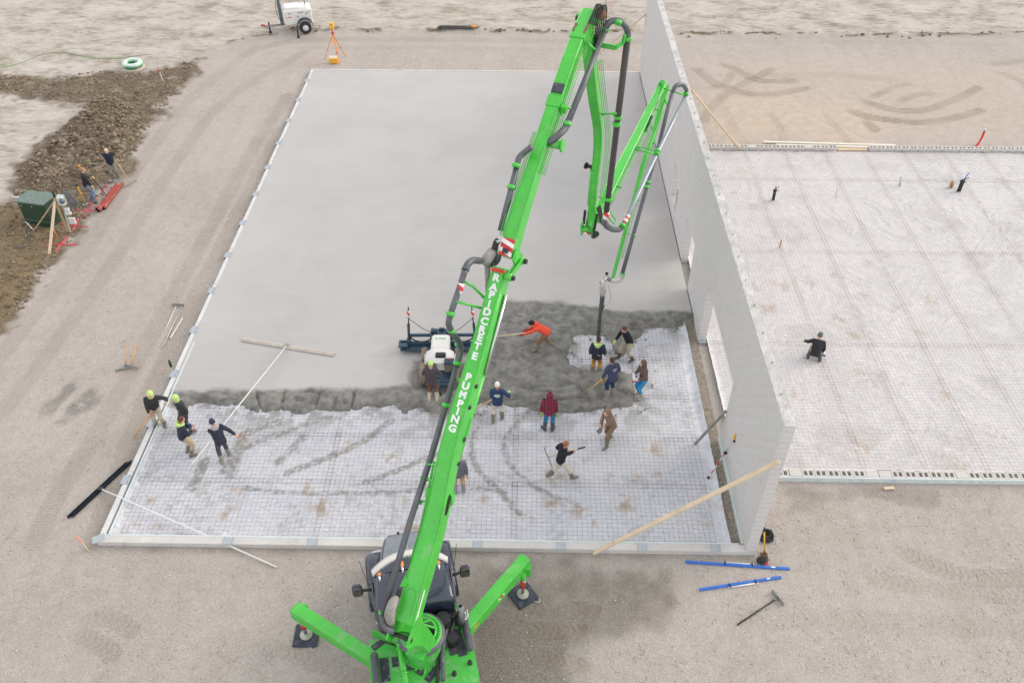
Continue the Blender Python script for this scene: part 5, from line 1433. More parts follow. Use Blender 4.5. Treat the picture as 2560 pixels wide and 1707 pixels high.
text_obj('S-940', .17, mat('green_print', (.10, .42, .16), .5), scr, (0, 1.50, 1.114), (1, 0, 0), (0, 1, 0), 'lettering', world=False)
MB().box((0, .80, .72), (.98, .62, .62), bev=.10).lathe([(0, 1.10), (.2, 1.10), (.36, 1.06), (.46, .95)], 16, Matrix.Translation((0, .82, 0))).build('rear_body', SW, scr)
MB().box((.05, .62, 1.12), (.36, .2, .14), bev=.03).build('seat_back', BLACK, scr)
pn = MB().box((.36, .42, 1.0), (.34, .26, .12), bev=.02).build('control_panel', SB, scr)
MB().cyl((.36, .44, 1.06), (.36, .44, 1.10), .035, 10).build('stop_button', REDP, pn); MB().ball((.55, .36, 1.06), .05).build('joystick', REDP, pn)
for x in (-.1, .0, .1): MB().cyl((.36 + x, .36, 1.06), (.36 + x, .36, 1.16), .012, 6).build('lever', BLACK, pn)
MB().box((0, .18, .40), (.95, .72, .10), bev=.02).build('platform', SB, scr)
MB().box((-.30, .46, .66), (.36, .06, .42)).box((.32, .46, .64), (.3, .06, .4)).build('rear_panel', mat('dusty_panel', (.20, .17, .13), .8, var=.3, scale=5), scr)
MB().box((-.02, -.10, .80), (.30, .12, .05), bev=.02).build('seat', SB, scr)
MB().cyl((-.02, -.10, .78), (.06, -.42, .1), .035, 8).build('seat_post', SB, scr)
for s in (-1, 1):
    MB().beam((s * .50, .2, .62), (s * .53, .96, .86), .04, .06).build('side_rail', SW, scr)
    for y, r_ in ((1.40, .34), (.42, .40)):
        wl = MB().lathe([(.16, -.10), (r_ * .9, -.11), (r_, -.07), (r_, .07), (r_ * .9, .11), (.16, .10)], 22, Matrix.Translation((s * .60, y, r_)) @ Matrix.Rotation(math.pi / 2, 4, 'Y')).build('wheel', MUD, scr)
        MB().lathe([(0, .06), (.17, .08), (.17, -.08), (0, -.06)], 14, Matrix.Translation((s * .60, y, r_)) @ Matrix.Rotation(math.pi / 2, 4, 'Y')).build('rim', SB, wl)
MB().box((0, .9, .40), (.7, 1.9, .16)).build('chassis', SB, scr)

# ---- hand tools
def pole_tool(name, label, cat, a, b, head=None, hm=HANDLE, r=.017, headm=GREYT, grip=None, group=None, hw=.09, hh=.02):
    """handle from a to b; head is (end0, end1) of the blade or bar"""
    a, b = V(a), V(b)
    t = world_thing(name, label, cat, (b.x, b.y, min(a.z, b.z)), group)
    wb(MB().cyl(a, b, r, 8), 'handle', hm, t)
    if grip: wb(MB().cyl(a, a.lerp(b, grip), r * 1.5, 8), 'grip', BLACK, t)
    if head:
        wb(MB().beam(V(head[0]), V(head[1]), hh, hw, bev=.004), 'blade', headm, t)
        wb(MB().cyl(b, (V(head[0]) + V(head[1])) / 2, r * 1.3, 6), 'socket', STEELG, t)
    return t
# bull float on the finished slab
fa, fb = V(G(606, 848, .235)), V(G(836, 886, .235)); fp = V(G(718, 862, .29)); fe = V(G(479, 1161, 1.25))
t = world_thing('bull_float', 'long white handled bull float with a pale wooden board lying on the smooth slab', 'bull float', (fp.x, fp.y, .205))
FLB = mat('float_board', (.50, .46, .41), .7, var=.14, scale=5, dirt=.25, dirtcol=(.40, .39, .37))
wb(MB().beam(fa, fb, .21, .045, bev=.012), 'float_board', FLB, t)
wb(MB().beam(fa + Vector((0, 0, .03)), fb + Vector((0, 0, .03)), .08, .03), 'board_rib', FLB, t)
wb(MB().box(fp, (.16, .12, .08), bev=.02), 'bracket', STEELG, t)
wb(MB().tube([fp, fp.lerp(fe, .5), fe], .022, 8), 'pole', ALUW, t)
# bump cutter outside the left edge, its pole across the corner
ca, cb = V(G(169, 1293, .07)), V(G(316, 1157, .07)); p0 = V(G(251, 1221, .13)); p1 = V(G(330, 1256, .235)); p2 = V(G(692, 1417, .04))
t = world_thing('bump_cutter', 'black channel bump cutter beside the slab corner and its white pole', 'bump cutter', (p0.x, p0.y, 0))
wb(MB().beam(ca, cb, .03, .11).beam(ca + Vector((.07, .06, -.03)), cb + Vector((.07, .06, -.03)), .16, .02).beam(ca + Vector((.13, .11, 0)), cb + Vector((.13, .11, 0)), .02, .07), 'channel', mat('black_extrusion', (.025, .032, .045), .4, .4, var=.2), t)
wb(MB().box(p0, (.16, .14, .08), bev=.02), 'bracket', BLACKM, t)
wb(MB().tube([p0, p1, p1.lerp(p2, .45) + Vector((0, 0, .03)), p2], .024, 8), 'pole', ALUW, t)
def q(cx_, cy_, ox, oy, sc, z=.03): return V(G(ox + cx_ / sc, oy + cy_ / sc, z))
c0 = lambda x, y, z=.03: q(x, y, 0, 560, 2.7035, z)
pole_tool('concrete_rake', 'long grey handled concrete rake lying on the gravel beside the slab edge', 'rake', c0(1100, 830), c0(1230, 556), (c0(1162, 544, .06), c0(1243, 547, .06)), ALU, .022, hw=.12)
pole_tool('tool_pole', 'thin pale pole lying left of the long grey concrete rake', 'pole', c0(1118, 716), c0(1190, 556), None, ALUW, .016)
t = world_thing('straightedge', 'short aluminium straightedge lying right of the long grey concrete rake', 'straightedge', c0(1150, 770, 0)); wb(MB().beam(c0(1150, 772), c0(1234, 636), .07, .05, bev=.008), 'bar', ALU, t)
wb(MB().cyl(c0(1160, 735, .06), c0(1208, 655, .06), .012, 6), 'grip_rail', HANDLE_O, t)
pole_tool('concrete_rake', 'concrete rake with an orange handle standing left in the pair on the gravel', 'rake', c0(852, 822, .55), c0(848, 950, .05), (c0(778, 992, .05), c0(880, 968, .05)), HANDLE_O, .02, hw=.10, group='pair of orange handled rakes on the gravel')
pole_tool('concrete_rake', 'concrete rake with an orange handle on the right in the pair on the gravel', 'rake', c0(918, 806, .55), c0(888, 955, .05), (c0(842, 955, .08), c0(935, 972, .08)), HANDLE_O, .02, hw=.12, group='pair of orange handled rakes on the gravel')
bt = V(G(428, 916, .2))
t = world_thing('drink_bottle', 'dark green drink bottle standing on the left stem wall', 'bottle', (bt.x, bt.y, .2))
MB().lathe([(0, 0), (.05, 0), (.052, .02), (.052, .2), (.035, .25), (.022, .27)], 12).build('flask', mat('green_bottle', (.02, .10, .05), .3, .3), t); MB().lathe([(.03, .26), (.03, .31), (0, .31)], 10).build('cap', BLACK, t)
# right corner
c2 = lambda x, y, z=.03: q(x, y, 1700, 1127, 2.7035, z)
def blue_screed(label, a, b, h0, h1, side):
    t = world_thing('screed_bar', label, 'screed bar', tuple((V(a) + V(b)) / 2 - Vector((0, 0, .03))), 'blue screed bars on the gravel')
    a, b = V(a), V(b); wb(MB().beam(a, b, .075, .06, bev=.008), 'bar', BLUE, t)
    n_ = (b - a).cross(Vector((0, 0, 1))).normalized() * side
    p, q_ = a.lerp(b, h0) + n_ * .07, a.lerp(b, h1) + n_ * .07
    wb(MB().cyl(p, q_, .022, 8), 'grip_rail', ALUW, t)
    for f in (.06, .94): wb(MB().beam(p.lerp(q_, f) - n_ * .10 + Vector((0, 0, .03)), p.lerp(q_, f) + n_ * .02 + Vector((0, 0, .03)), .04, .03), 'clip', BLACKM, t)
    wb(MB().beam(a.lerp(b, .82) + Vector((0, 0, .031)), a.lerp(b, .86) + Vector((0, 0, .031)), .04, .003), 'decal', DECAL, t)
blue_screed('blue aluminium screed bar nearest the block wall corner', c2(38, 748), c2(742, 795), .36, .66, -1)
blue_screed('shorter slanting blue screed bar in front of the other blue one', c2(132, 936), c2(684, 851), .34, .70, 1)
pole_tool('placing_rake', 'grey placing rake with a black handle on the gravel in front of the blue bars', 'rake', c2(388, 1173), c2(638, 1006, .05), (c2(620, 942, .05), c2(703, 1040, .05)), BLACKM, .022, hw=.16)
sh = pole_tool('shovel', 'yellow handled shovel leaning at the near end of the block wall', 'shovel', c2(570, 545, .75), c2(571, 668, .22), None, mat('yellow_handle', (.75, .42, .03), .5), .022)
wb(MB().tube([c2(571, 668, .22), c2(570, 690, .12)], [.025, .03], 8), 'socket', mat('rusty_steel', (.14, .07, .04), .8, .3), sh); wb(MB().tube([c2(570, 545, .75), c2(569, 516, .86)], [.024, .034], 8), 'grip', BLACK, sh)
wb(MB().box(c2(570, 712, .05), (.2, .28, .015)), 'blade', MATS['rusty_steel'], sh)
bk = V(c2(578, 580, 0)); t = world_thing('knee_board', 'black plastic tub lying at the foot of the block wall end', 'tub', (bk.x, bk.y, 0))
MB().lathe([(.0, .03), (.15, .02), (.19, .16), (.21, .16), (.21, .18), (.18, .18), (.14, .05), (0, .05)], 18, Matrix.Translation((0, .02, 0)) @ Matrix.Rotation(.5, 4, 'X')).box((0, -.10, .05), (.40, .20, .08), bev=.03).build('tub_shell', BLACK, t); MB().lathe([(.09, .17), (.15, .19)], 14).build('tub_rim', BLACKM, t)
bg_ = V(c2(552, 752, 0)); t = world_thing('tool_bag', 'small black and red tool bag by the blue screed bar', 'bag', (bg_.x, bg_.y, 0))
MB().box((0, 0, .12), (.32, .22, .20), bev=.06, taper=.8).build('bag_body', BLACK, t); MB().box((.10, -.09, .08), (.12, .08, .09), bev=.02).build('bag_pocket', REDP, t); MB().tube([(-.12, 0, .23), (0, 0, .3), (.12, 0, .23)], .015, 6).build('bag_strap', BLACKM, t)
def timber(label, a, b, wd=.09, th=.04, name='timber_brace', cat='timber', m=WOOD, group=None, up=(0, 0, 1)):
    a, b = V(a), V(b); o = MB().beam(a, b, wd, th, up=up, bev=.004)
    t = thing(name, label, cat, tuple(a), 0, group); wb(o, 'plank', m, t); return t
timber('long pale timber brace from the block wall near end down to the front stem wall', (-4.45, -.14, .23), (.02, -.28, 4.56), .14, .05, group='timber braces on the block wall')
timber('pale timber brace from the block wall top down to the sand on the right', (4.25, 24.25, .03), (T_WALL + .02, 19.1, H_WALL + .02), .14, .05, group='timber braces on the block wall')
timber('pale timber brace on the far left side of the block wall', (-2.64, 35.0, .03), (-.02, 32.6, 3.66), .14, .05, group='timber braces on the block wall')
timber('short pale offcut of timber on gravel right of the wall', c2(1378, 252, .05), c2(1448, 248, .05), .10, .05, 'timber_offcut', 'timber')
timber('grey weathered pole leaning against the block wall by the doorway', G(1737, 1110, .07), (-.03, 4.45, 1.5), .07, .07, 'leaning_pole', 'pole', mat('weathered_grey', (.24, .235, .22), .8, var=.25, scale=4))
ra, rb_ = V(G(1771, 1193, .07)), V((-.06, 3.5, .55)); rc = V((-.03, 3.12, 1.72))
t = world_thing('ranging_rod', 'red and white striped rod leaning against the block wall', 'survey rod', ra)
for i in range(6):
    wb(MB().cyl(ra.lerp(rb_, i / 6), ra.lerp(rb_, (i + 1) / 6), .018, 8), 'rod_band', REDP if i % 2 else WHITEP, t)
wb(MB().ball(ra, .05, 8, 6), 'rod_tip', BLACK, t); wb(MB().ball(rb_, .06, 8, 6), 'rod_clamp', BLACK, t)
wb(MB().cyl(rb_, rc, .008, 5), 'rod_extension', ALU, t); wb(MB().box(rc, (.07, .10, .22), bev=.02), 'receiver', YELLOW, t); wb(MB().box(rc - Vector((0, .04, .14)), (.06, .08, .10), bev=.02), 'receiver_clamp', BLACK, t)
# ---- the far right
c3 = lambda x, y, z=.03: q(x, y, 1700, 0, 2.7035, z)
for lb, a, b in (('long white timber at the top of the pair by the far block course', c3(565, 960, .06), c3(1455, 984, .06)), ('slightly shorter white timber below the other by the far block course', c3(650, 980, .05), c3(1390, 998, .05))):
    timber(lb, a, b, .14, .06, 'white_timber', 'timber', mat('white_timber', (.74, .69, .60), .7, var=.06), 'white timbers by the far block course')
timber('upright white stick standing at the far block course', c3(1045, 1040, .1), c3(1068, 955, .9), .05, .03, 'marker_stick', 'stick', WHITEP)
a = c3(1995, 996, 0); t = world_thing('conduit_stub', 'bright red bent conduit rising out of the sand on the far right', 'conduit', a)
P = curve_pts([tuple(c3(1996, 994, .0)), tuple(c3(2020, 965, .18)), tuple(c3(2043, 925, .45)), tuple(c3(2058, 888, .8))], 5)
wb(MB().tube(P, .055, 10), 'pipe', mat('red_conduit', (.70, .035, .03), .4), t); wb(MB().tube([V(P[-1]), V(P[-1]) + Vector((.02, .0, .12))], .05, 8), 'pipe_end', ALU, t)
def stub(label, a, b, m, extra=None, r=.045):
    a, b = V(a), V(b); t = world_thing('pipe_stub', label, 'pipe stub', (a.x, a.y, a.z), 'pipes standing out of the white plastic')
    wb(MB().cyl(a, b, r, 10), 'pipe', m, t); wb(MB().lathe([(r * 1.3, 0), (r * 1.35, .04), (r, .06)], 10, Matrix.Translation(b - Vector((0, 0, .06)))), 'collar', m, t)
    if extra:
        for k_, (dx, dz, mm) in enumerate(extra): wb(MB().tube(curve_pts([b - Vector((0, 0, .2)), b + Vector((dx * .4, .02, dz * .4)), b + Vector((dx, .03, dz))], 4), .02, 6), 'cable', mm, t)
    return t
stub('black pipe stub with short red and blue cables left in the white plastic', c3(630, 1350, .05), c3(643, 1285, .75), BLACK, [(.02, .18, BLUE), (.16, .15, REDP), (.20, -.05, STEELG)], .07)
stub('thick black pipe stub with blue cables right in the white plastic', c3(1885, 1290, .05), c3(1912, 1222, .75), BLACK, [(.18, .40, BLUE), (.13, .32, BLUE), (.25, .15, BLACKM)], .09)
stub('pale grey pipe stub standing right of centre in the white plastic', c3(1486, 1252, .05), c3(1494, 1198, .6), mat('pale_pipe', (.55, .56, .58), .6), None, .05)
stub('thin pale wire stub standing left of the grey pipe in the white plastic', c3(1050, 1338, .05), c3(1066, 1278, .6), MATS['pale_pipe'], [(-.05, .0, MATS['pale_pipe'])], .018)
timber('small wooden box standing beside the thick black pipe stub', c3(1835, 1262, .05), c3(1841, 1232, .4), .14, .14, 'stub_box', 'box', mat('brown_box', (.40, .25, .15), .8))
c4 = lambda x, y, z=.05: q(x, y, 1700, 560, 2.7035, z)
timber('single orange brown wooden peg standing in the white plastic', c4(674, 156, .05), c4(686, 108, .5), .06, .05, 'wooden_peg', 'peg', mat('brown_peg', (.55, .33, .17), .8))
# ---- top of the picture
tb = V(GT(740, 83)); lt_dir = R(17)
lt = thing('light_tower', 'white wheeled light tower trailer with a grey mast by the far road edge', 'light tower', (tb.x + .15, tb.y + .5, ground_z(tb.x, tb.y)), lt_dir)
MB().box((0, 0, 1.02), (1.75, 1.15, .92), bev=.06).box((-.05, 0, 1.50), (1.4, .95, .10), bev=.04).build('housing', WHITEP, lt)
MB().box((-.3, 0, 1.57), (.9, .9, .05), bev=.02).build('lid', WHITEP, lt)
for s in (-1, 1):
    mb = MB(); rg = []
    for i in range(9):
        an = math.pi * i / 8; rg.append([(.35 - .48 * math.cos(an), s * .55, .52 + .46 * math.sin(an)), (.35 - .48 * math.cos(an), s * .82, .52 + .46 * math.sin(an)), (.35 - .44 * math.cos(an), s * .82, .52 + .42 * math.sin(an)), (.35 - .44 * math.cos(an), s * .55, .52 + .42 * math.sin(an))])
    mb.loft(rg).build('fender', BLACKM, lt)
    wl = MB().lathe([(.20, -.10), (.34, -.11), (.37, -.07), (.37, .07), (.34, .11), (.20, .10)], 22, Matrix.Translation((.35, s * .70, .37)) @ Matrix.Rotation(math.pi / 2, 4, 'X')).build('wheel', BLACK, lt)
    MB().lathe([(0, .07), (.06, .1), (.20, .09), (.21, -.09), (0, -.07)], 16, Matrix.Translation((.35, s * .70, .37)) @ Matrix.Rotation(s * math.pi / 2, 4, 'X')).build('rim', WHITEP, wl)
    MB().beam((-.15, s * .5, .45), (-.2, s * 1.25, .5), .08, .08).build('stabiliser_arm', GREYT, lt)
    MB().cyl((-.2, s * 1.25, .75), (-.2, s * 1.25, .06), .045, 8).cyl((-.2, s * 1.25, .06), (-.2, s * 1.25, .02), .10, 10).build('stabiliser_leg', BLACKM, lt)
MB().beam((-2.1, 0, .46), (.8, 0, .46), .10, .10).build('drawbar', GREYT, lt)
MB().cyl((-1.85, 0, .7), (-1.85, 0, .08), .05, 8).cyl((-1.85, 0, .08), (-1.85, 0, .02), .1, 10).build('jockey_leg', BLACKM, lt)
MB().beam((-2.1, 0, .5), (-2.35, 0, .56), .08, .1).build('tow_hitch', REDP, lt)
DG = mat('mast_grey', (.13, .16, .18), .5, .4, var=.15)
mt_ = MB().beam((-1.02, 0, .45), (-1.05, 0, 1.75), .24, .2).build('mast_base', DG, lt)
MB().beam((-1.02, 0, .7), (-1.10, .05, 7.6), .15, .15).build('mast', DG, lt)
MB().beam((-1.1, -.9, 7.5), (-1.1, .95, 7.5), .1, .1).build('lamp_bar', DG, lt)
for y in (-.75, -.3, .3, .75): MB().box((-1.2, y, 7.5), (.14, .36, .32), bev=.03).build('flood_lamp', DG, lt)
MB().tube(curve_pts([(-1.15, -.12, 2.4), (-1.25, -.1, 1.6), (-1.2, -.1, 1.0), (-.9, -.2, .7)], 4), .018, 6).build('cable', BLACK, lt)
MB().cyl((.55, .1, 1.5), (.55, .1, 1.9), .025, 6).build('exhaust_pipe', BLACKM, lt)
for x, z, w_, h_, m_ in ((-.72, 1.06, .05, .1, ORANGE), (.74, 1.3, .04, .09, REDP), (-.52, 1.06, .22, .05, REDP), (.55, 1.22, .2, .05, REDP), (-.5, 1.28, .18, .06, GREYT), (.18, 1.30, .34, .06, GREYT), (-.02, 1.06, .07, .1, BLACKM)):
    MB().box((x, -.578, z), (w_, .006, h_)).build('decal', m_, lt)
lb_ = V(GT(849, 162)); lz = ground_z(lb_.x, lb_.y)
lp = thing('laser_tripod', 'orange survey tripod carrying a yellow laser level behind the slab', 'tripod', (lb_.x, lb_.y + .35, lz))
apex = V(G(829, 83, 0)); 
f1, f2, f3 = V(GT(811, 150)), V(GT(849, 163)), V(GT(863, 141))
ctr = (f1 + f2 + f3) / 3; top = Vector((ctr.x, ctr.y, 1.62))
for f in (f1, f2, f3):
    lg = wb(MB().beam(top + (f - top) * .04, top.lerp(f, .62), .07, .035), 'leg', ORANGE, lp)
    wb(MB().beam(top.lerp(f, .55), f, .05, .03), 'leg_foot', ORANGE, lg); wb(MB().beam(top.lerp(f, .60), top.lerp(f, .64), .085, .05), 'leg_clamp', REDP, lg)
wb(MB().cyl(top, top + Vector((0, 0, .05)), .10, 14).cyl(top, top + Vector((0, 0, .28)), .035, 8), 'tripod_head', REDP, lp)
hd = wb(MB().box(top + Vector((0, 0, .42)), (.26, .24, .28), bev=.04).box(top + Vector((0, 0, .62)), (.24, .22, .06), bev=.02), 'laser_level', YELLOW, lp)
wb(MB().cyl(top + Vector((0, 0, .55)), top + Vector((0, 0, .6)), .09, 14), 'laser_window', GLASS, hd)
cs = V(GT(835, 158)); t = thing('laser_case', 'yellow hard case with a pale lid under the survey tripod', 'case', (cs.x, cs.y, cs.z), .03)
MB().box((0, 0, .17), (.50, .36, .30), bev=.03).build('case_body', YELLOW, t); MB().box((0, 0, .345), (.50, .36, .06), bev=.02).build('case_lid', mat('pale_lid', (.78, .62, .36), .45), t); MB().box((0, 0, .38), (.22, .14, .012)).build('case_label', mat('label_grey', (.55, .57, .6), .5), t); MB().box((0, -.186, .24), (.18, .02, .03)).build('case_handle', YELLOW, t)
gr = V(GT(334, 168)); t = thing('manhole_ring', 'green and white ring cover standing in the dark soil', 'ring', (gr.x, gr.y, gr.z - .05))
b_ = NB('ring_green'); zz = b_.sep(b_.obj())[2]; f = b_.rng(b_.math('ADD', zz, b_.math('MULTIPLY', b_.noise(b_.obj(), 3.0, 3), .35)), .42, .56); b_.col(b_.mix(f, (.05, .30, .14), (.62, .72, .66))); b_.rough(.5)
MB().tube([(.44 * math.cos(a), .44 * math.sin(a), .26) for a in [2 * math.pi * i / 28 for i in range(28)]], .165, 12, closed=True).build('ring', b_.m, t)
MB().lathe([(.50, .0), (.64, .0), (.66, .08), (.48, .09)], 24).build('ring_base', mat('pale_base', (.55, .48, .38), .9), t); MB().lathe([(0, .1), (.32, .1)], 18).build('ring_opening', mat('ring_inner_shade', (.01, .06, .03), .9), t)  # dark disc paints the shaded inside of the ring
c5 = lambda x, y, z=.05: q(x, y, 850, 0, 2.7035, z)
pc = c5(800, 208, 0); t = world_thing('steel_bundle', 'bundle of dark steel bars on the far road verge', 'steel bars', (pc.x, pc.y, ground_z(pc.x, pc.y)))
STB = mat('bundle_steel', (.12, .115, .11), .7, .3, var=.3)
for i in range(9):
    a_, b2 = c5(662 + 6 * (i % 4), 200 + 2.2 * i, .0), c5(905 + 10 * (i % 5), 203 + 1.7 * i, .0); zz = ground_z(a_.x, a_.y) + .07 + .04 * (i % 3); a_.z = b2.z = zz
    wb(MB().cyl(a_, b2, .03, 6), 'bar', STB, t)
for i, (x, w_) in enumerate(((865, .5), (905, .35))):
    p = c5(x, 214, 0); wb(MB().box((p.x, p.y, ground_z(p.x, p.y) + .18), (w_, .16, .08)), 'cross_piece', ORANGE if i else STB, t)
p = c5(870, 195, 0); wb(MB().tube([(p.x - .6, p.y, .25), (p.x, p.y, .55), (p.x + .9, p.y + .1, .25)], .015, 5), 'strap', ALUW, t)
a_ = V(GT(1513, 34)); timber('tall brown stake beyond the boom top on the field', (a_.x, a_.y, a_.z - .1), (a_.x, a_.y, a_.z + 1.25), .14, .05, 'survey_stake', 'stake', mat('stake_brown', (.48, .34, .22), .8))
def stake(label, base, tip, m=PINK, base_m=WOOD):
    a_, b2 = V(base), V(tip); t = world_thing('survey_stake', label, 'stake', a_, 'marked survey stakes')
    wb(MB().beam(a_ - Vector((0, 0, .1)), a_.lerp(b2, .6), .045, .02), 'lath', base_m, t); wb(MB().beam(a_.lerp(b2, .6), b2, .05, .024), 'painted_tip', m, t)
g_ = GT(223, 1376); stake('pink tipped survey stake at the near left slab corner', g_, Vector((g_.x - .12, g_.y - .02, .75)))
g_ = GT(776, 166); stake('pink tipped survey stake at the far left slab corner', g_, Vector((g_.x - .06, g_.y, .75)))
g_ = GT(1524, 44); stake('thin pink and green survey stake beside the tall brown stake', g_, Vector((g_.x, g_.y, 1.0)))
g_ = GT(408, 203); stake('red and white survey stake in the dark soil near the ring', g_, Vector((g_.x - .1, g_.y, g_.z + .85)), REDP, WHITEP)
# ---- service corner on the left
c6 = lambda x, y, z=0.: q(x, y, 20, 340, 4.9, z)
tc = (c6(270, 1055) + c6(600, 1160)) / 2
TG = mat('transformer_green', (.022, .055, .035), .4, var=.1, scale=2, coat=.3, dirt=.12, dirtcol=(.35, .38, .33))
tf = thing('transformer_box', 'dark green utility transformer box standing in the brown soil', 'transformer', (tc.x - .05, tc.y + .40, ground_z(tc.x, tc.y) - .03), R(-12))
MB().box((0, 0, .62), (1.34, .86, 1.15), bev=.02).build('cabinet', TG, tf)
MB().box((0, -.03, 1.22), (1.42, .98, .09), bev=.03).build('lid', mat('transformer_lid', (.085, .14, .11), .35, var=.1, coat=.3, dirt=.35, dirtcol=(.42, .46, .42)), tf)
MB().box((0, 0, .05), (1.40, .92, .10)).build('plinth', TG, tf)
for x in (-.5, .02): MB().ball((x, -.44, 1.02), .03).build('lid_bolt', ALU, tf)
MB().box((0, -.437, .28), (1.30, .012, .02)).build('panel_seam', mat('seam_pale', (.12, .20, .15), .5), tf)
ap = V(c6(575, 790, 1.75)); legs = (c6(312, 1175), c6(497, 1455), c6(745, 1190))
tt = world_thing('timber_tripod', 'timber tripod carrying a meter box in front of the green transformer', 'tripod', (legs[1].x, legs[1].y, 0))
for i, f in enumerate(legs):
    f.z = ground_z(f.x, f.y) - .05
    wb(MB().beam(f, ap + (ap - f).normalized() * .12, .11, .05), 'leg', WOOD if i == 1 else mat('raw_timber', (.46, .34, .20), .8, var=.2), tt)
wb(MB().beam(legs[2] + Vector((.07, 0, 0)), ap + Vector((.25, .1, .25)), .05, .05), 'conduit', mat('grey_conduit', (.42, .43, .44), .5), tt)
mb_ = wb(MB().box(ap + Vector((.22, .1, -.05)), (.34, .26, .5), bev=.06), 'meter_box', mat('meter_pale', (.62, .66, .64), .5, var=.1, dirt=.2), tt); wb(MB().ball(ap + Vector((.30, -.03, -.02)), .12, 12, 8), 'meter_glass', GLASS, mb_)
wb(MB().box(ap + Vector((.36, .02, -.55)), (.22, .16, .34), bev=.03), 'socket_box', MATS['meter_pale'], tt); wb(MB().box(ap + Vector((.36, .05, -1.05)), (.26, .1, .28)), 'notice_card', mat('card_pale', (.62, .6, .6), .8), tt)
wb(MB().cyl(ap + Vector((.02, .05, .1)), ap + Vector((.02, .06, .42)), .05, 8), 'weather_head', BLACK, tt)
for k_ in range(9):
    p = ap + Vector((.34, .18, .32)); e = ap + Vector((.50 + .035 * k_, .05 + .03 * k_, -.55 + .10 * (k_ % 4)))
    wb(MB().tube(curve_pts([tuple(p), tuple(p.lerp(e, .35) + Vector((.12, 0, .12))), tuple(e)], 5), .035, 6), 'cable_loop', mat('grey_cable', (.12, .125, .135), .6, var=.2), tt)
def on_ground(p, dz=.03):
    p = V(p); p.z = ground_z(p.x, p.y) + dz; return p
t = world_thing('grey_wire', 'loose grey wire trailing over the soil left of the timber tripod', 'wire', on_ground(c6(265, 1190), 0))
wb(MB().tube([on_ground(p, .03) for p in [V((*p, 0)) for p in curve_pts([tuple(c6(x, y)[:2]) for x, y in ((75, 1358), (200, 1360), (250, 1330), (262, 1260), (262, 1190), (300, 1155))], 5)]], .02, 6), 'cable', MATS['grey_cable'], t)
wb(MB().cyl(on_ground(c6(248, 1120), .25), on_ground(c6(322, 1185), .1), .025, 6), 'peg', WHITEP, t)
for i, (lb, a_, b2) in enumerate((('leftmost red conduit pipe lying on the road edge', (1095, 915), (1335, 615)), ('middle red conduit pipe lying on the road edge', (1118, 940), (1350, 630)), ('rightmost red conduit pipe streaked with white on the road edge', (1180, 905), (1408, 600)))):
    A_, B_ = on_ground(c6(*a_), .08 + .02 * (i == 1)), on_ground(c6(*b2), .08)
    t = world_thing('conduit_pipe', lb, 'conduit', (A_.x, A_.y, 0), 'red conduit pipes on the road edge')
    m_ = mat('red_conduit_dusty', (.33, .055, .04), .6, var=.25, scale=3, dirt=.3, dirtcol=(.52, .45, .42))
    ax = (B_ - A_).normalized()
    wb(MB().tube([A_, B_], .075, 12, caps=False), 'pipe', m_, t)
    wb(MB().cyl(A_ + ax * .01, A_ + ax * .012, .066, 12), 'bore', MATS['hole_shade_black'], t); wb(MB().tube([A_, A_ + ax * .18], .084, 12, caps=False), 'pipe_socket', m_, t)  # black disc paints the shade inside the pipe mouth
g2 = on_ground(c6(955, 850), .05); sv2 = pole_tool('shovel', 'yellow handled shovel standing in the soil beside the man in jeans', 'shovel', c6(838, 590, 1.28), c6(938, 815, .28), None, MATS['yellow_handle'], .022, grip=.12)
wb(MB().tube([c6(938, 815, .28), c6(948, 840, .14)], [.024, .03], 8), 'socket', BLACKM, sv2); wb(MB().box(g2 + Vector((0, 0, .02)), (.22, .26, .03), bev=.01), 'blade', STEELG, sv2)
pole_tool('digging_bar', 'orange topped stake standing behind the man in jeans', 'stake', c6(868, 362, 1.5), c6(950, 560, .2), None, mat('orange_stake', (.62, .27, .05), .7), .045)
pole_tool('white_conduit', 'white and red pipe end sticking out left of the transformer', 'pipe', c6(50, 745, .3), c6(215, 765, .3), None, mat('pale_pvc', (.68, .62, .60), .5), .05)
wl2 = pole_tool('marker_wand', 'thin red and white marker wand beside the timber tripod foot', 'wand', c6(555, 1140, .85), c6(645, 1320, .05), None, mat('orange_wand', (.7, .2, .06), .6), .016); wb(MB().cyl(c6(555, 1140, .85), c6(578, 1190, .62), .018, 6), 'wand_tip', WHITEP, wl2)
# sprayed utility marks: thin paint on the lumpy soil
SPRAY = mat('pink_spray', (.62, .09, .12), .9, var=.35, scale=12)
def spray(label, lines, wd=.048):
    t = None; mb = MB()
    for ln in lines:
        P = [tuple(c6(x, y)[:2]) for x, y in ln]; P = curve_pts(P, 9); vs = []; n_ = len(P)
        for i, p in enumerate(P):
            a_ = np.array(P[max(i - 1, 0)]); b2 = np.array(P[min(i + 1, n_ - 1)]); d = b2 - a_; d = d / (np.linalg.norm(d) + 1e-9); nn = np.array([-d[1], d[0]])
            w_ = wd * (.5 + .75 * random.random()) * (.5 if i in (0, n_ - 1) else 1)
            for s in (-1, 0, 1):
                xy = np.array(p) + nn * s * w_; vs.append((xy[0], xy[1], ground_z(*xy) + .014 + .03 * (s == 0)))
        mb.add(vs, [(3 * i + k_, 3 * i + k_ + 1, 3 * i + k_ + 4, 3 * i + k_ + 3) for i in range(n_ - 1) for k_ in (0, 1)])
    o = mb.build('paint_mark', SPRAY); tag(o, label, 'paint mark', 'pink spray marks on the soil')
spray('pink sprayed cross on the soil nearest the man in jeans', [[(805, 905), (930, 912), (1075, 915)], [(1040, 830), (985, 900), (915, 998)]])
spray('pink sprayed cross beside the middle of the timber tripod', [[(655, 1085), (820, 1100), (985, 1115)], [(860, 1015), (830, 1090), (790, 1165)]])
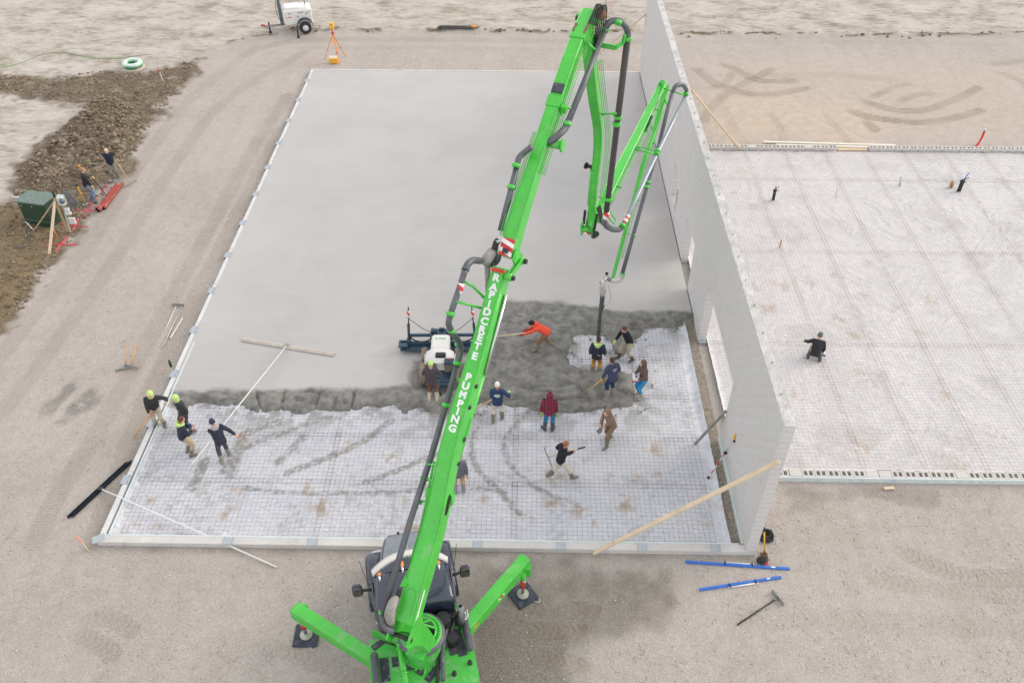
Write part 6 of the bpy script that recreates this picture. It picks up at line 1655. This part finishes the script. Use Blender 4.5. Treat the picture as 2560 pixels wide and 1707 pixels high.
spray('pink sprayed cross at the near foot of the timber tripod', [[(470, 1330), (650, 1333), (855, 1335)], [(735, 1220), (670, 1310), (580, 1420)]])
spray('short pink sprayed dash on the soil left of the red pipes', [[(1150, 690), (1180, 650), (1208, 615)]])
spray('short pink sprayed dash beside the yellow handled shovel', [[(770, 805), (810, 790), (850, 778)]], .04)
spray('short pink sprayed dash at the feet of the man in jeans', [[(990, 815), (1040, 800), (1095, 768)]], .04)
# thin green line hose over the field
P = [tuple(q(x, y, 0, 0, 2.7035)[:2]) for x, y in ((0, 470), (130, 440), (270, 385), (420, 365), (640, 398), (830, 395), (1020, 372))]
mb = MB().tube([(x, y, ground_z(x, y) + .03) for x, y in curve_pts(P, 8)], .018, 5); o = mb.build('garden_hose', mat('green_hose', (.25, .42, .16), .6)); tag(o, 'thin pale green hose snaking over the far left field', 'hose')
# ================================================================== PEOPLE
SKIN = mat('skin', (.62, .36, .26), .55, var=.06)
def shell(mb, name, m, parent, vox, smooth=4, keep=None):
    """merge overlapping limbs into one continuous surface, then relax it"""
    me = mb.mesh(name, m)
    o = bpy.data.objects.new(name, me); COL.objects.link(o)
    r_ = o.modifiers.new('r', 'REMESH'); r_.mode = 'VOXEL'; r_.voxel_size = vox; r_.use_smooth_shade = True
    s_ = o.modifiers.new('s', 'SMOOTH'); s_.iterations = smooth; s_.factor = .5
    dg = bpy.context.evaluated_depsgraph_get()
    out = bpy.data.meshes.new_from_object(o.evaluated_get(dg))
    bpy.data.objects.remove(o); bpy.data.meshes.remove(me)
    out.name = name
    if not out.materials: out.materials.append(m)
    out.polygons.foreach_set('use_smooth', np.ones(len(out.polygons), bool))
    if keep is not None:
        n = len(out.vertices)
        vs = [tuple(v.co) for v in out.vertices] + keep.v
        fs = [tuple(p.vertices) for p in out.polygons] + [tuple(i + n for i in f) for f in keep.f]
        me2 = bpy.data.meshes.new(name); me2.from_pydata(vs, [], fs); me2.materials.append(m); me2.update()
        me2.polygons.foreach_set('use_smooth', np.ones(len(me2.polygons), bool)); out = me2
    o = bpy.data.objects.new(name, out); COL.objects.link(o); o.parent = parent
    return o
def ik(a, b, l1, l2, hint):
    a, b = Vector(a), Vector(b); d = b - a; L = d.length
    if L > (l1 + l2) * .995: b = a + d.normalized() * (l1 + l2) * .995; d = b - a; L = d.length
    t = d.normalized(); k = (l1 * l1 - l2 * l2 + L * L) / (2 * L); h = math.sqrt(max(0, l1 * l1 - k * k))
    n = Vector(hint) - t * Vector(hint).dot(t)
    if n.length < 1e-4: n = Vector((0, 1, 0))
    n.normalize()
    return a + t * k + n * h, b
def ell(c, u, right, rx, ry, n=12):
    """ring of an elliptical cross-section round c, normal u"""
    u = Vector(u).normalized(); right = (Vector(right) - u * Vector(right).dot(u)).normalized(); f = u.cross(right)
    return [Vector(c) + right * rx * math.cos(2 * math.pi * i / n) + f * ry * math.sin(2 * math.pi * i / n) for i in range(n)]
def hand_mesh(mb, wrist, direction, side, curl=.6, k=1.0):
    d = Vector(direction).normalized(); sd = d.cross(Vector((0, 0, 1)))
    if sd.length < .1: sd = d.cross(Vector((0, 1, 0)))
    sd.normalize(); n = sd.cross(d)
    w_ = Vector(wrist); palm = w_ + d * .09 * k
    mb.tube([w_ - d * .03, w_ + d * .02, palm - d * .02, palm], [.026 * k, .030 * k, .040 * k, .034 * k], 8)
    for i, ln in enumerate((.070, .080, .074, .058)):
        b0 = palm - d * .01 + sd * (.030 - .020 * i) * k; p1 = b0 + d * ln * .5 * k - n * .012 * curl; p2 = p1 + (d * (1 - curl) - n * curl).normalized() * ln * .45 * k; p3 = p2 + (d * (.3 - curl) - n).normalized() * ln * .32 * k
        mb.tube([b0, p1, p2, p3], [.0100 * k, .0095 * k, .009 * k, .0075 * k], 6)
    b0 = w_ + d * .03 * k + sd * .028 * k * (1 if side > 0 else -1)
    p1 = b0 + (sd * (1 if side > 0 else -1) + d * .7 - n * .3).normalized() * .045 * k
    mb.tube([b0, p1, p1 + (d - n * .5).normalized() * .035 * k], [.013 * k, .0115 * k, .009 * k], 6)
def person(label, at_px, face, feet=None, hands=((-.24, .05, .80), (.24, .05, .80)), lean=6, side=0, hip=.93, zg=.05, scale=1.0, look=(0, 0), jacket=(.03, .035, .05), trousers=(.45, .38, .30), boots=(.19, .18, .15),
           hair=(.10, .05, .03), hat=None, hatcol=(.02, .02, .03), hood=None, hoodcol=None, gloves=None, jmat=None, elbow=None, toes=(.12, .12), print_=None, kneehint=(0, 1, .1), longcoat=.0, collar=None):
    p = G(at_px[0], at_px[1], zg); dx, dy = face
    rz = math.atan2(-dx, dy)
    root = thing('person', label, 'person', (p[0], p[1], zg - .01), rz, None)
    root.scale = (scale,) * 3
    Mi = (MW[root.name] @ Matrix.Scale(scale, 4)).inverted(); MW[root.name] = MW[root.name] @ Matrix.Scale(scale, 4)
    def loc(v):
        if isinstance(v, tuple) and v and v[0] == 'w': return Mi @ Vector(v[1])
        return Vector(v)
    hands = [loc(h) for h in hands]
    feet = [Vector((-.13, 0, .09)), Vector((.13, .02, .09))] if feet is None else [Vector((f[0], f[1], (f[2] if len(f) > 2 else .09))) for f in feet]
    la, sa = R(lean), R(side)
    u = Vector((math.sin(sa), math.sin(la), math.cos(la) * math.cos(sa))).normalized(); rt = Vector((1, 0, 0)); rt = (rt - u * rt.dot(u)).normalized(); fw = u.cross(rt)
    mid = (feet[0] + feet[1]) / 2
    P = Vector((mid.x, mid.y - .10 * math.sin(la), hip))
    if lean > 40: P.y = mid.y - .05
    waist = P + u * .12; chest = P + u * .34; sh = P + u * .46; nb = P + u * .525
    S = [sh - rt * .185, sh + rt * .185]
    E = []; Wp = []
    for i, s in enumerate((-1, 1)):
        hint = (s * .7, -.6, -.55) if elbow is None or elbow[i] is None else elbow[i]
        e, w_ = ik(S[i], hands[i], .30, .27, hint); E.append(e); Wp.append(w_)
    Hp = [P - rt * .095 - u * .04, P + rt * .095 - u * .04]; Kn = []; An = []
    for i in (0, 1):
        k_, a_ = ik(Hp[i], feet[i], .44, .44, kneehint); Kn.append(k_); An.append(a_)
    hd = (u * .7 + Vector((0, 0, .3)) + fw * .12).normalized(); hc = nb + hd * .155 + fw * .02
    yw, pt = R(look[0]), R(look[1])
    HM = Matrix.Translation(hc) @ Matrix.Rotation(-yw, 4, 'Z') @ Matrix.Rotation(-R(lean) * .45 - pt, 4, 'X')
    # ---- body: one surface from head to feet with five fingered hands
    mb = MB()
    mb.ball((0, 0, 0), 1, 14, 10, HM, (.078, .096, .118)).ball((0, .035, -.055), 1, 10, 8, HM, (.058, .062, .062)).ball((0, .100, -.018), 1, 6, 5, HM, (.014, .020, .026))
    for s in (-1, 1): mb.ball((s * .080, -.005, -.012), 1, 6, 5, HM, (.012, .022, .032))
    mb.tube([nb - u * .05, hc - hd * .06], [.062, .056], 10)
    mb.loft([ell(P - u * .06, u, rt, .11, .08), ell(P + u * .05, u, rt, .13, .09), ell(waist, u, rt, .12, .085), ell(chest, u, rt, .145, .10), ell(sh, u, rt, .13, .08), ell(nb, u, rt, .06, .06)], True, True)
    for i in (0, 1):
        mb.tube([sh.lerp(S[i], .6), S[i], S[i].lerp(E[i], .5), E[i], E[i].lerp(Wp[i], .5), Wp[i]], [.05, .056, .048, .040, .038, .028], 9)
        mb.tube([Hp[i], Hp[i].lerp(Kn[i], .5), Kn[i], Kn[i].lerp(An[i], .4), An[i]], [.075, .070, .052, .050, .036], 9)
        td = Vector(((-1, 1)[i] * toes[i], 1, 0)).normalized(); mb.tube([An[i] - td * .04 - Vector((0, 0, .03)), An[i] + td * .13 - Vector((0, 0, .05))], [.032, .03], 8)
    fingers = MB()
    for i in (0, 1): hand_mesh(fingers, Wp[i] - (Wp[i] - E[i]).normalized() * .02, Wp[i] - E[i], (-1, 1)[i] * -1)
    body = shell(mb, 'body', SKIN, root, .016, 2, fingers)
    for s in (-1, 1):
        MB().ball((s * .030, .086, .012), .011, 8, 6, HM).build('eye', mat('eye_dark', (.02, .015, .012), .2), root)
    MB().ball((0, .092, -.062), 1, 8, 6, HM, (.024, .008, .006)).build('mouth', mat('lip', (.40, .16, .13), .5), root)
    # ---- clothes
    jm = jmat or mat('cloth_%d_%d_%d' % tuple(int(c * 999) for c in jacket), jacket, .85, var=.16, scale=9, bump=.5, bscale=24)
    mb = MB(); hem = P - u * (.10 + longcoat)
    mb.loft([ell(hem, u, rt, .185, .135), ell(P + u * .0, u, rt, .192, .142), ell(waist, u, rt, .182, .138), ell(chest, u, rt, .200, .142), ell(sh - u * .02, u, rt, .185, .122), ell(nb - u * .02, u, rt, .095, .085), ell(nb + u * .02, u, rt, .075, .075)], True, True)
    for i in (0, 1):
        mb.tube([sh.lerp(S[i], .45), S[i], S[i].lerp(E[i], .35), S[i].lerp(E[i], .8), E[i], E[i].lerp(Wp[i], .45), E[i].lerp(Wp[i], .86)], [.085, .086, .078, .070, .068, .062, .048], 10)
    if hood == 'up':
        mb.ball((0, -.035, .005), 1, 14, 10, HM, (.118, .122, .150)); mb.tube([nb - u * .02 - fw * .02, hc - hd * .08 - fw * .03], [.11, .11], 12)
    jk = shell(mb, 'jacket' if hood != 'up' or hoodcol is None else 'jacket', jm, root, .020, 5)
    if hoodcol is not None:
        hm_ = mat('hood_%d_%d_%d' % tuple(int(c * 999) for c in hoodcol), hoodcol, .85, var=.08, scale=10, bump=.3)
        mb = MB()
        if hood == 'lining':       # bright hood worn up
            mb.ball((0, -.03, .015), 1, 14, 10, HM, (.112, .118, .142)); mb.tube([nb, hc - hd * .07 - fw * .02], [.10, .105], 12)
        else:                      # hood or collar lying on the shoulders
            mb.tube([nb + u * .01 - fw * .03 + rt * .115 * math.cos(a) + fw * .115 * math.sin(a) * .9 - u * .03 * math.sin(a) for a in [2 * math.pi * i / 14 for i in range(14)]], .045, 8, closed=True)
            mb.ball((0, 0, 0), 1, 10, 8, Matrix.Translation(nb - fw * .10 - u * .03), (.11, .06, .09))
        shell(mb, 'hood', hm_, root, .018, 3)
    # face opening: the hood must not cover the face
    tm = mat('trouser_%d_%d_%d' % tuple(int(c * 999) for c in trousers), trousers, .9, var=.16, scale=8, bump=.4, bscale=22)
    mb = MB().loft([ell(P - u * .12, u, rt, .150, .120), ell(P - u * .02, u, rt, .172, .130), ell(P + u * .08, u, rt, .165, .125)], True, True)
    for i in (0, 1): mb.tube([Hp[i] + u * .04, Hp[i].lerp(Kn[i], .3), Hp[i].lerp(Kn[i], .8), Kn[i], Kn[i].lerp(An[i], .35), Kn[i].lerp(An[i], .62)], [.100, .100, .082, .078, .075, .072], 10)
    shell(mb, 'trousers', tm, root, .020, 4)
    bm_ = mat('boot_%d_%d_%d' % tuple(int(c * 999) for c in boots), boots, .8, var=.2, scale=7, bump=.2, dirt=.3, dirtcol=(.27, .26, .23))
    for i in (0, 1):
        td = Vector(((-1, 1)[i] * toes[i], 1, 0)).normalized(); s2_ = td.cross(Vector((0, 0, 1))); a_ = An[i]
        sh_dir = (Kn[i] - a_).normalized()
        mb = MB().tube([a_ + sh_dir * .25, a_ + sh_dir * .12, a_ + sh_dir * .0, a_ - Vector((0, 0, .05))], [.080, .070, .062, .058], 10)
        zf = a_.z - .045
        rgs = [[Vector((a_.x, a_.y, 0)) + td * t_ + s2_ * w_ * math.cos(an) + Vector((0, 0, zf + h_ * math.sin(an))) for an in [2 * math.pi * k_ / 10 for k_ in range(10)]] for t_, w_, h_ in ((-.085, .030, .030), (-.05, .047, .046), (.04, .050, .048), (.13, .056, .040), (.19, .045, .030), (.215, .02, .018))]
        mb.loft(rgs, True, True)
        shell(mb, 'boot', bm_, root, .016, 3)
    if gloves is not None:
        gm = mat('glove_%d_%d_%d' % tuple(int(c * 999) for c in gloves), gloves, .75, var=.1)
        for i in (0, 1):
            gb = MB(); hand_mesh(gb, Wp[i] - (Wp[i] - E[i]).normalized() * .015, Wp[i] - E[i], (-1, 1)[i] * -1, k=1.28); gb.build('glove', gm, root)
    if hat == 'beanie':
        MB().lathe([(0, .142), (.04, .138), (.075, .11), (.094, .06), (.098, .0), (.103, -.004), (.105, .03)][::1], 16, HM @ Matrix.Translation((0, -.008, .012)) @ Matrix.Diagonal((.92, 1.08, 1, 1))).build('beanie', mat('hat_%d_%d_%d' % tuple(int(c * 999) for c in hatcol), hatcol, .9, var=.1, bump=.4, bscale=60), root)
    elif hat == 'cap':
        ct = MB().lathe([(0, .125), (.05, .118), (.08, .09), (.094, .04), (.096, .0)], 16, HM @ Matrix.Translation((0, -.005, .012)) @ Matrix.Diagonal((.92, 1.08, 1, 1))).build('cap', mat('hat_%d_%d_%d' % tuple(int(c * 999) for c in hatcol), hatcol, .8, var=.06), root)
        MB().loft([[(x, .085 + .085 * math.cos(x / .085 * 1.5), z + .02 - abs(x) * .15) for x in (-.075, -.04, 0, .04, .075)] + [(x, .06, z + .02 - abs(x) * .15) for x in (.075, 0, -.075)] for z in (0, .008)], True, False, HM).build('cap_peak', MATS['hat_%d_%d_%d' % tuple(int(c * 999) for c in hatcol)], ct)
    elif hood not in ('up', 'lining'):
        MB().ball((0, -.014, .022), 1, 14, 10, HM, (.086, .098, .112)).build('hair', mat('hair_%d_%d_%d' % tuple(int(c * 999) for c in hair), hair, .8, var=.3, scale=30, bump=.5, bscale=80), root)
    if hood in ('up', 'lining'):   # face opening with the face set in it
        MB().ball((0, .052, -.012), 1, 12, 8, HM, (.070, .058, .090)).build('face', SKIN, root)
    back = chest + u * .03 - fw * .148
    return dict(root=root, S=S, E=E, W=Wp, back=back, u=u, rt=rt, fw=fw, hc=hc, HM=HM)
def wpt(px, py, z): return ('w', tuple(G(px, py, z)))
CHAR = (.035, .036, .042); NAVYC = (.024, .028, .050); LIME = (.50, .72, .24); OLIVE = (.185, .175, .135); KHAKI = (.46, .39, .30)
def plaid():
    b = NB('plaid_cloth'); v = b.sep(b.obj())
    sx = b.math('GREATER_THAN', b.math('SINE', b.math('MULTIPLY', b.math('ADD', v[0], b.math('MULTIPLY', v[1], .4)), 62)), .1); sz = b.math('GREATER_THAN', b.math('SINE', b.math('MULTIPLY', v[2], 62)), .1)
    s = b.math('ADD', sx, sz)
    b.col(b.mix(b.math('GREATER_THAN', s, 1.5), b.mix(b.math('GREATER_THAN', s, .5), (.34, .025, .045), (.17, .018, .040)), (.020, .018, .045))); b.rough(.9); return b.m
P1 = person('man in a charcoal hoodie with his lime hood up resting a hand on his neighbour', (403, 1063), (.30, -.95), hands=(wpt(414, 1006, 1.32), wpt(374, 1040, .84)), lean=10, side=-6, jacket=CHAR, trousers=KHAKI, hood='lining', hoodcol=LIME, hat=None, gloves=None)
P2 = person('man in dark clothes with a lime hood holding a blue pole', (477, 1074), (-.72, -.69), feet=[(-.17, -.05), (.18, .10)], hands=(wpt(455, 1027, 1.0), (.22, .12, .84)), lean=8, jacket=CHAR, trousers=(.05, .045, .05), hood='lining', hoodcol=LIME)
P3 = person('brown haired man in a navy jacket with a lime collar nearest the left corner', (474, 1136), (.78, .62), hands=((-.05, .34, 1.15), (.10, .33, 1.12)), lean=10, jacket=NAVYC, trousers=(.50, .39, .27), hair=(.12, .045, .03), hoodcol=LIME)
P4 = person('man in a navy beanie and grey hood pulling the bull float pole', (566, 1148), (-.62, .78), feet=[(-.16, -.10), (.16, .12)], hands=(wpt(549, 1077, .98), (.52, -.28, 1.0)), lean=24, jacket=NAVYC, trousers=(.07, .065, .085), hat='beanie', hatcol=(.03, .045, .09), hoodcol=(.40, .38, .37), boots=(.24, .25, .22))
P5 = person('man in a navy jacket and mustard trousers guiding the pump hose', (1488, 937), (.22, .97), hands=(wpt(1493, 885, 1.15), wpt(1501, 873, 1.25)), lean=8, jacket=NAVYC, trousers=(.50, .255, .05), hair=(.06, .03, .025), hoodcol=LIME, zg=.06)
P6 = person('man in a dark navy jacket and lime gloves stepping left of the hose', (1565, 897), (-.86, -.5), feet=[(-.2, -.15), (.18, .2)], hands=(wpt(1583, 862, .80), wpt(1538, 852, .92)), lean=22, jacket=(.012, .014, .024), trousers=KHAKI, boots=(.08, .075, .06), hair=(.09, .045, .04), gloves=LIME)
P7 = person('man in a faded navy hoodie with a white back print raking the heap', (1527, 991), (-.42, .90), hands=(wpt(1502, 954, .82), (.16, .30, 1.0)), lean=14, jacket=(.050, .060, .125), trousers=(.014, .050, .125), boots=(.30, .27, .23), hair=(.09, .04, .02), gloves=(.62, .36, .08), zg=.15, hoodcol=(.050, .060, .125))
P8 = person('man in a brown hooded sweatshirt and bright blue jeans holding the boom remote', (1603, 990), (-.95, -.28), hands=((-.10, .30, 1.02), (.12, .30, 1.0)), lean=7, jacket=(.130, .085, .070), trousers=(.035, .25, .50), boots=(.42, .40, .36), hood='up')
P9 = person('man in brown hooded overalls walking with a black handled shovel', (1521, 1106), (-.78, -.62), feet=[(-.13, .20), (.13, -.22)], hands=(wpt(1510, 1066, .86), (.20, .25, .85)), lean=20, jacket=(.235, .150, .105), trousers=(.22, .145, .09), boots=OLIVE, hood='up', longcoat=.08)
P10 = person('person in a red and navy plaid hooded shirt and blue jeans facing the heap', (1371, 1076), (.15, .98), hands=((-.27, .02, .78), (.24, .10, .80)), lean=6, jmat=plaid(), trousers=(.02, .17, .36), boots=(.07, .07, .075), hood='up', gloves=(.30, .45, .12), toes=(.9, .25))
P11 = person('man in a black hoodie carrying a rake across the plastic', (1404, 1194), (.95, .28), feet=[(-.12, -.42, .16), (.12, .32)], hands=(wpt(1409, 1131, 1.05), wpt(1434, 1128, 1.08)), lean=10, jacket=(.012, .012, .022), trousers=(.55, .52, .46), hair=(.30, .12, .06), boots=OLIVE, hoodcol=(.012, .012, .022))
P12 = person('man in a white cap and navy hoodie with a green back emblem', (1244, 1053), (.02, 1.0), feet=[(-.15, -.05), (.15, .12)], hands=((-.10, .25, .88), wpt(1273, 982, 1.12)), lean=6, jacket=(.020, .045, .115), trousers=(.60, .545, .48), hat='cap', hatcol=(.78, .73, .70), gloves=LIME, boots=OLIVE, hoodcol=(.020, .045, .115), look=(0, 5))
P13 = person('bending man in a bright red orange hoodie and black beanie', (1359, 871), (-1.0, .0), feet=[(-.15, .28), (.12, -.36)], hands=(wpt(1288, 842, .72), (.05, .62, .88)), lean=58, hip=.86, zg=.10, jacket=(.80, .085, .045), trousers=(.26, .15, .085), hat='beanie', hatcol=(.015, .018, .028), boots=(.24, .22, .18), hoodcol=(.80, .085, .045), gloves=(.4, .04, .05), look=(0, -25))
P14 = person('machine operator in a lime beanie and plum jacket behind the white screed', (1083, 1000), (.02, 1.0), hands=((-.22, .36, .98), (.24, .36, .98)), lean=6, zg=.40, jacket=(.065, .050, .062), trousers=(.16, .075, .05), boots=(.50, .42, .33), hat='beanie', hatcol=LIME)
P15 = person('man in a grey sweater and tan trousers half hidden behind the boom', (1149, 1231), (-.1, 1.0), hands=((-.2, .2, .9), (.27, .0, .80)), lean=5, jacket=(.135, .130, .155), trousers=(.50, .31, .19), boots=(.25, .25, .27), hair=(.08, .05, .03))
P16 = person('man in a black jacket and pale jeans beside the transformer', (231, 503), (.72, .55), zg=.1, hands=((-.12, .30, 1.10), (.2, .18, .80)), lean=5, jacket=(.026, .025, .032), trousers=(.20, .31, .44), boots=(.16, .2, .24), hair=(.36, .24, .15), gloves=(.58, .45, .22), look=(25, 5))
P17 = person('blond man in a navy sweater leaning on a long rake', (291, 449), (.40, -.92), zg=.08, hands=(wpt(281, 391, 1.10), wpt(278, 389, 1.16)), lean=8, jacket=(.014, .022, .048), trousers=(.20, .20, .165), boots=(.22, .22, .19), hair=(.62, .50, .36), gloves=(.05, .05, .07), look=(20, 0))
P18 = person('kneeling man in a black hoodie and grey beanie on the clean plastic', (2036, 886), (.32, .95), feet=[(-.22, -.30, .10), (.20, -.32, .10)], hands=((-.40, .22, .38), (.24, -.02, .22)), lean=30, hip=.36, jacket=(.022, .021, .028), trousers=(.27, .26, .19), hat='beanie', hatcol=(.11, .14, .13), boots=(.07, .08, .09), gloves=(.06, .05, .045), kneehint=(0, .8, .2), look=(30, -10))
# emblems on the backs
def on_back(Pn, w_, h_):
    r_ = Pn['root']; M_ = Matrix((Pn['rt'], Pn['u'], -Pn['fw'])).transposed().to_4x4(); M_.translation = Pn['back']; return r_, M_
r_, M_ = on_back(P12, .2, .12)
hexa = [(-.10, .0), (-.09, .035), (-.02, .065), (.04, .06), (.10, .03), (.105, -.01), (.02, -.07), (-.04, -.04)]
e_ = MB().prism(hexa, -.004, .004, M_).build('back_emblem', DECAL, r_); MB().prism([(x * .78 + .004, y * .72) for x, y in hexa], .004, .007, M_).build('emblem_field', mat('emblem_green', (.04, .40, .17), .6), e_)
MB().box((0, -.005, .009), (.11, .018, .003), M_).build('emblem_band', DECAL, e_)
r_, M_ = on_back(P7, .2, .12)
e_ = None
for k_, (x, y, w_) in enumerate(((-.05, .035, .03), (-.01, .045, .025), (.03, .05, .03), (.07, .045, .025), (-.05, .0, .025), (-.015, .0, .03), (.025, .01, .025), (.06, .015, .03), (-.02, -.035, .025), (.02, -.03, .03))):
    MB().beam(M_ @ Vector((x - w_ / 2, y - .01, .0)), M_ @ Vector((x + w_ / 2, y + .012, .0)), .004, .012, up=M_.to_3x3() @ Vector((0, 1, 0))).build('back_print', DECAL, r_)
# things held by people
def hw(Pn, i): return Pn and (MW[Pn['root'].name] @ Pn['W'][i])
def held(name, label, cat, a, b, **k): return pole_tool(name, label, cat, a, b, **k)
pa, pb = hw(P1, 1), V(G(334, 1094, .05)); held('concrete_rake', 'orange handled rake held down beside the lime hooded man on the left', 'rake', pa + (pa - pb).normalized() * .15, pb, hm=HANDLE_O, r=.022)
pa = hw(P2, 0); held('blue_pole', 'blue pole held upright by the man in dark clothes', 'pole', pa + Vector((-.05, .1, .75)), pa + Vector((.10, -.05, -.78)), hm=BLUE, r=.02)
pa = hw(P7, 0); b2 = V(G(1466, 982, .22)); held('placing_rake', 'wooden handled placing rake pulled through the wet heap', 'rake', pa + (pa - b2).normalized() * .25, b2, head=(G(1449, 964, .24), G(1478, 1002, .24)), headm=mat('muddy_blade', (.20, .175, .14), .9), r=.02, hw=.10)
t = world_thing('remote_control', 'white and red boom remote control box held by the man in blue jeans', 'remote control', (hw(P8, 0) + hw(P8, 1)) / 2)
MB().box((0, 0, .0), (.26, .30, .14), bev=.03).build('case', WHITEP, t); MB().box((-.02, .0, -.10), (.22, .26, .07), bev=.02).build('case_base', REDP, t); MB().cyl((0, .08, .06), (0, .08, .14), .03, 8).cyl((0, -.08, .06), (0, -.08, .14), .03, 8).build('joystick', BLACK, t)
pa = hw(P9, 0); b2 = V(G(1504, 1073, .62)); a2 = V(G(1513, 1014, 1.62)); held('shovel', 'black handled square shovel carried by the man in brown overalls', 'shovel', a2, b2, hm=BLACK, r=.02, head=(b2, V(G(1493, 1081, .55))), headm=GREYT, hw=.26)
pa, pb = hw(P11, 0), hw(P11, 1); d_ = (V(G(1463, 1117, 1.15)) - V(G(1370, 1142, 1.05))); held('concrete_rake', 'yellow handled rake carried level by the walking man in black', 'rake', V(G(1463, 1117, 1.15)), V(G(1370, 1142, 1.02)), head=(G(1360, 1118, 1.05), G(1381, 1168, .95)), hm=mat('yellow_wood', (.66, .48, .18), .6), grip=.2, hw=.10)
pa = hw(P12, 0); b2 = V(G(1182, 1026, .2)); held('concrete_rake', 'wooden handled rake held by the man in the white cap', 'rake', pa + (pa - b2).normalized() * .2, b2, hm=HANDLE, r=.02, head=(b2 + Vector((-.1, .22, -.05)), b2 + Vector((-.1, -.22, -.05))), hw=.1)
pa = hw(P13, 0); b2 = V(G(1238, 850, .30)); e2 = pa + (b2 - pa) * 1.45; e2.z = max(.24, e2.z); held('concrete_rake', 'wooden handled rake pushed by the bending man in red', 'rake', pa + (pa - b2).normalized() * .5, e2, hm=mat('pale_handle', (.70, .56, .36), .6), r=.02, head=(e2 + Vector((0, .25, 0)), e2 + Vector((0, -.25, 0))), hw=.1)
pa = hw(P17, 0); held('landscape_rake', 'long wooden landscape rake held by the blond man', 'rake', pa + Vector((0, 0, .12)), c6(1497, 572, .06), head=(c6(1420, 632, .05), c6(1570, 542, .05)), hm=HANDLE, r=.018, hw=.06)
pa = hw(P16, 0); held('black_pry_bar', 'black bar held by the man in jeans beside the transformer', 'bar', pa + Vector((0, 0, .15)), pa + Vector((.55, -.2, -.85)), hm=BLACK, r=.018)
t = world_thing('cordless_drill', 'white and green cordless tool in the hand of the kneeling man', 'cordless tool', hw(P18, 1)); MB().box((.03, -.02, .0), (.12, .22, .10), bev=.03).build('tool_body', WHITEP, t); MB().box((.02, -.02, -.05), (.08, .16, .05), bev=.02).build('tool_side', mat('tool_green', (.03, .22, .18), .5), t); MB().box((.06, -.10, -.08), (.08, .1, .07), bev=.02).build('battery', BLACK, t)
t = world_thing('drink_flask', 'blue flask in the hands of the brown haired man with the lime collar', 'flask', (hw(P3, 0) + hw(P3, 1)) / 2); MB().lathe([(0, -.08), (.04, -.08), (.04, .08), (.025, .1), (0, .1)], 10).build('flask_body', BLUE, t); MB().lathe([(.03, .1), (.03, .14), (0, .14)], 10).build('flask_cap', BLACK, t)
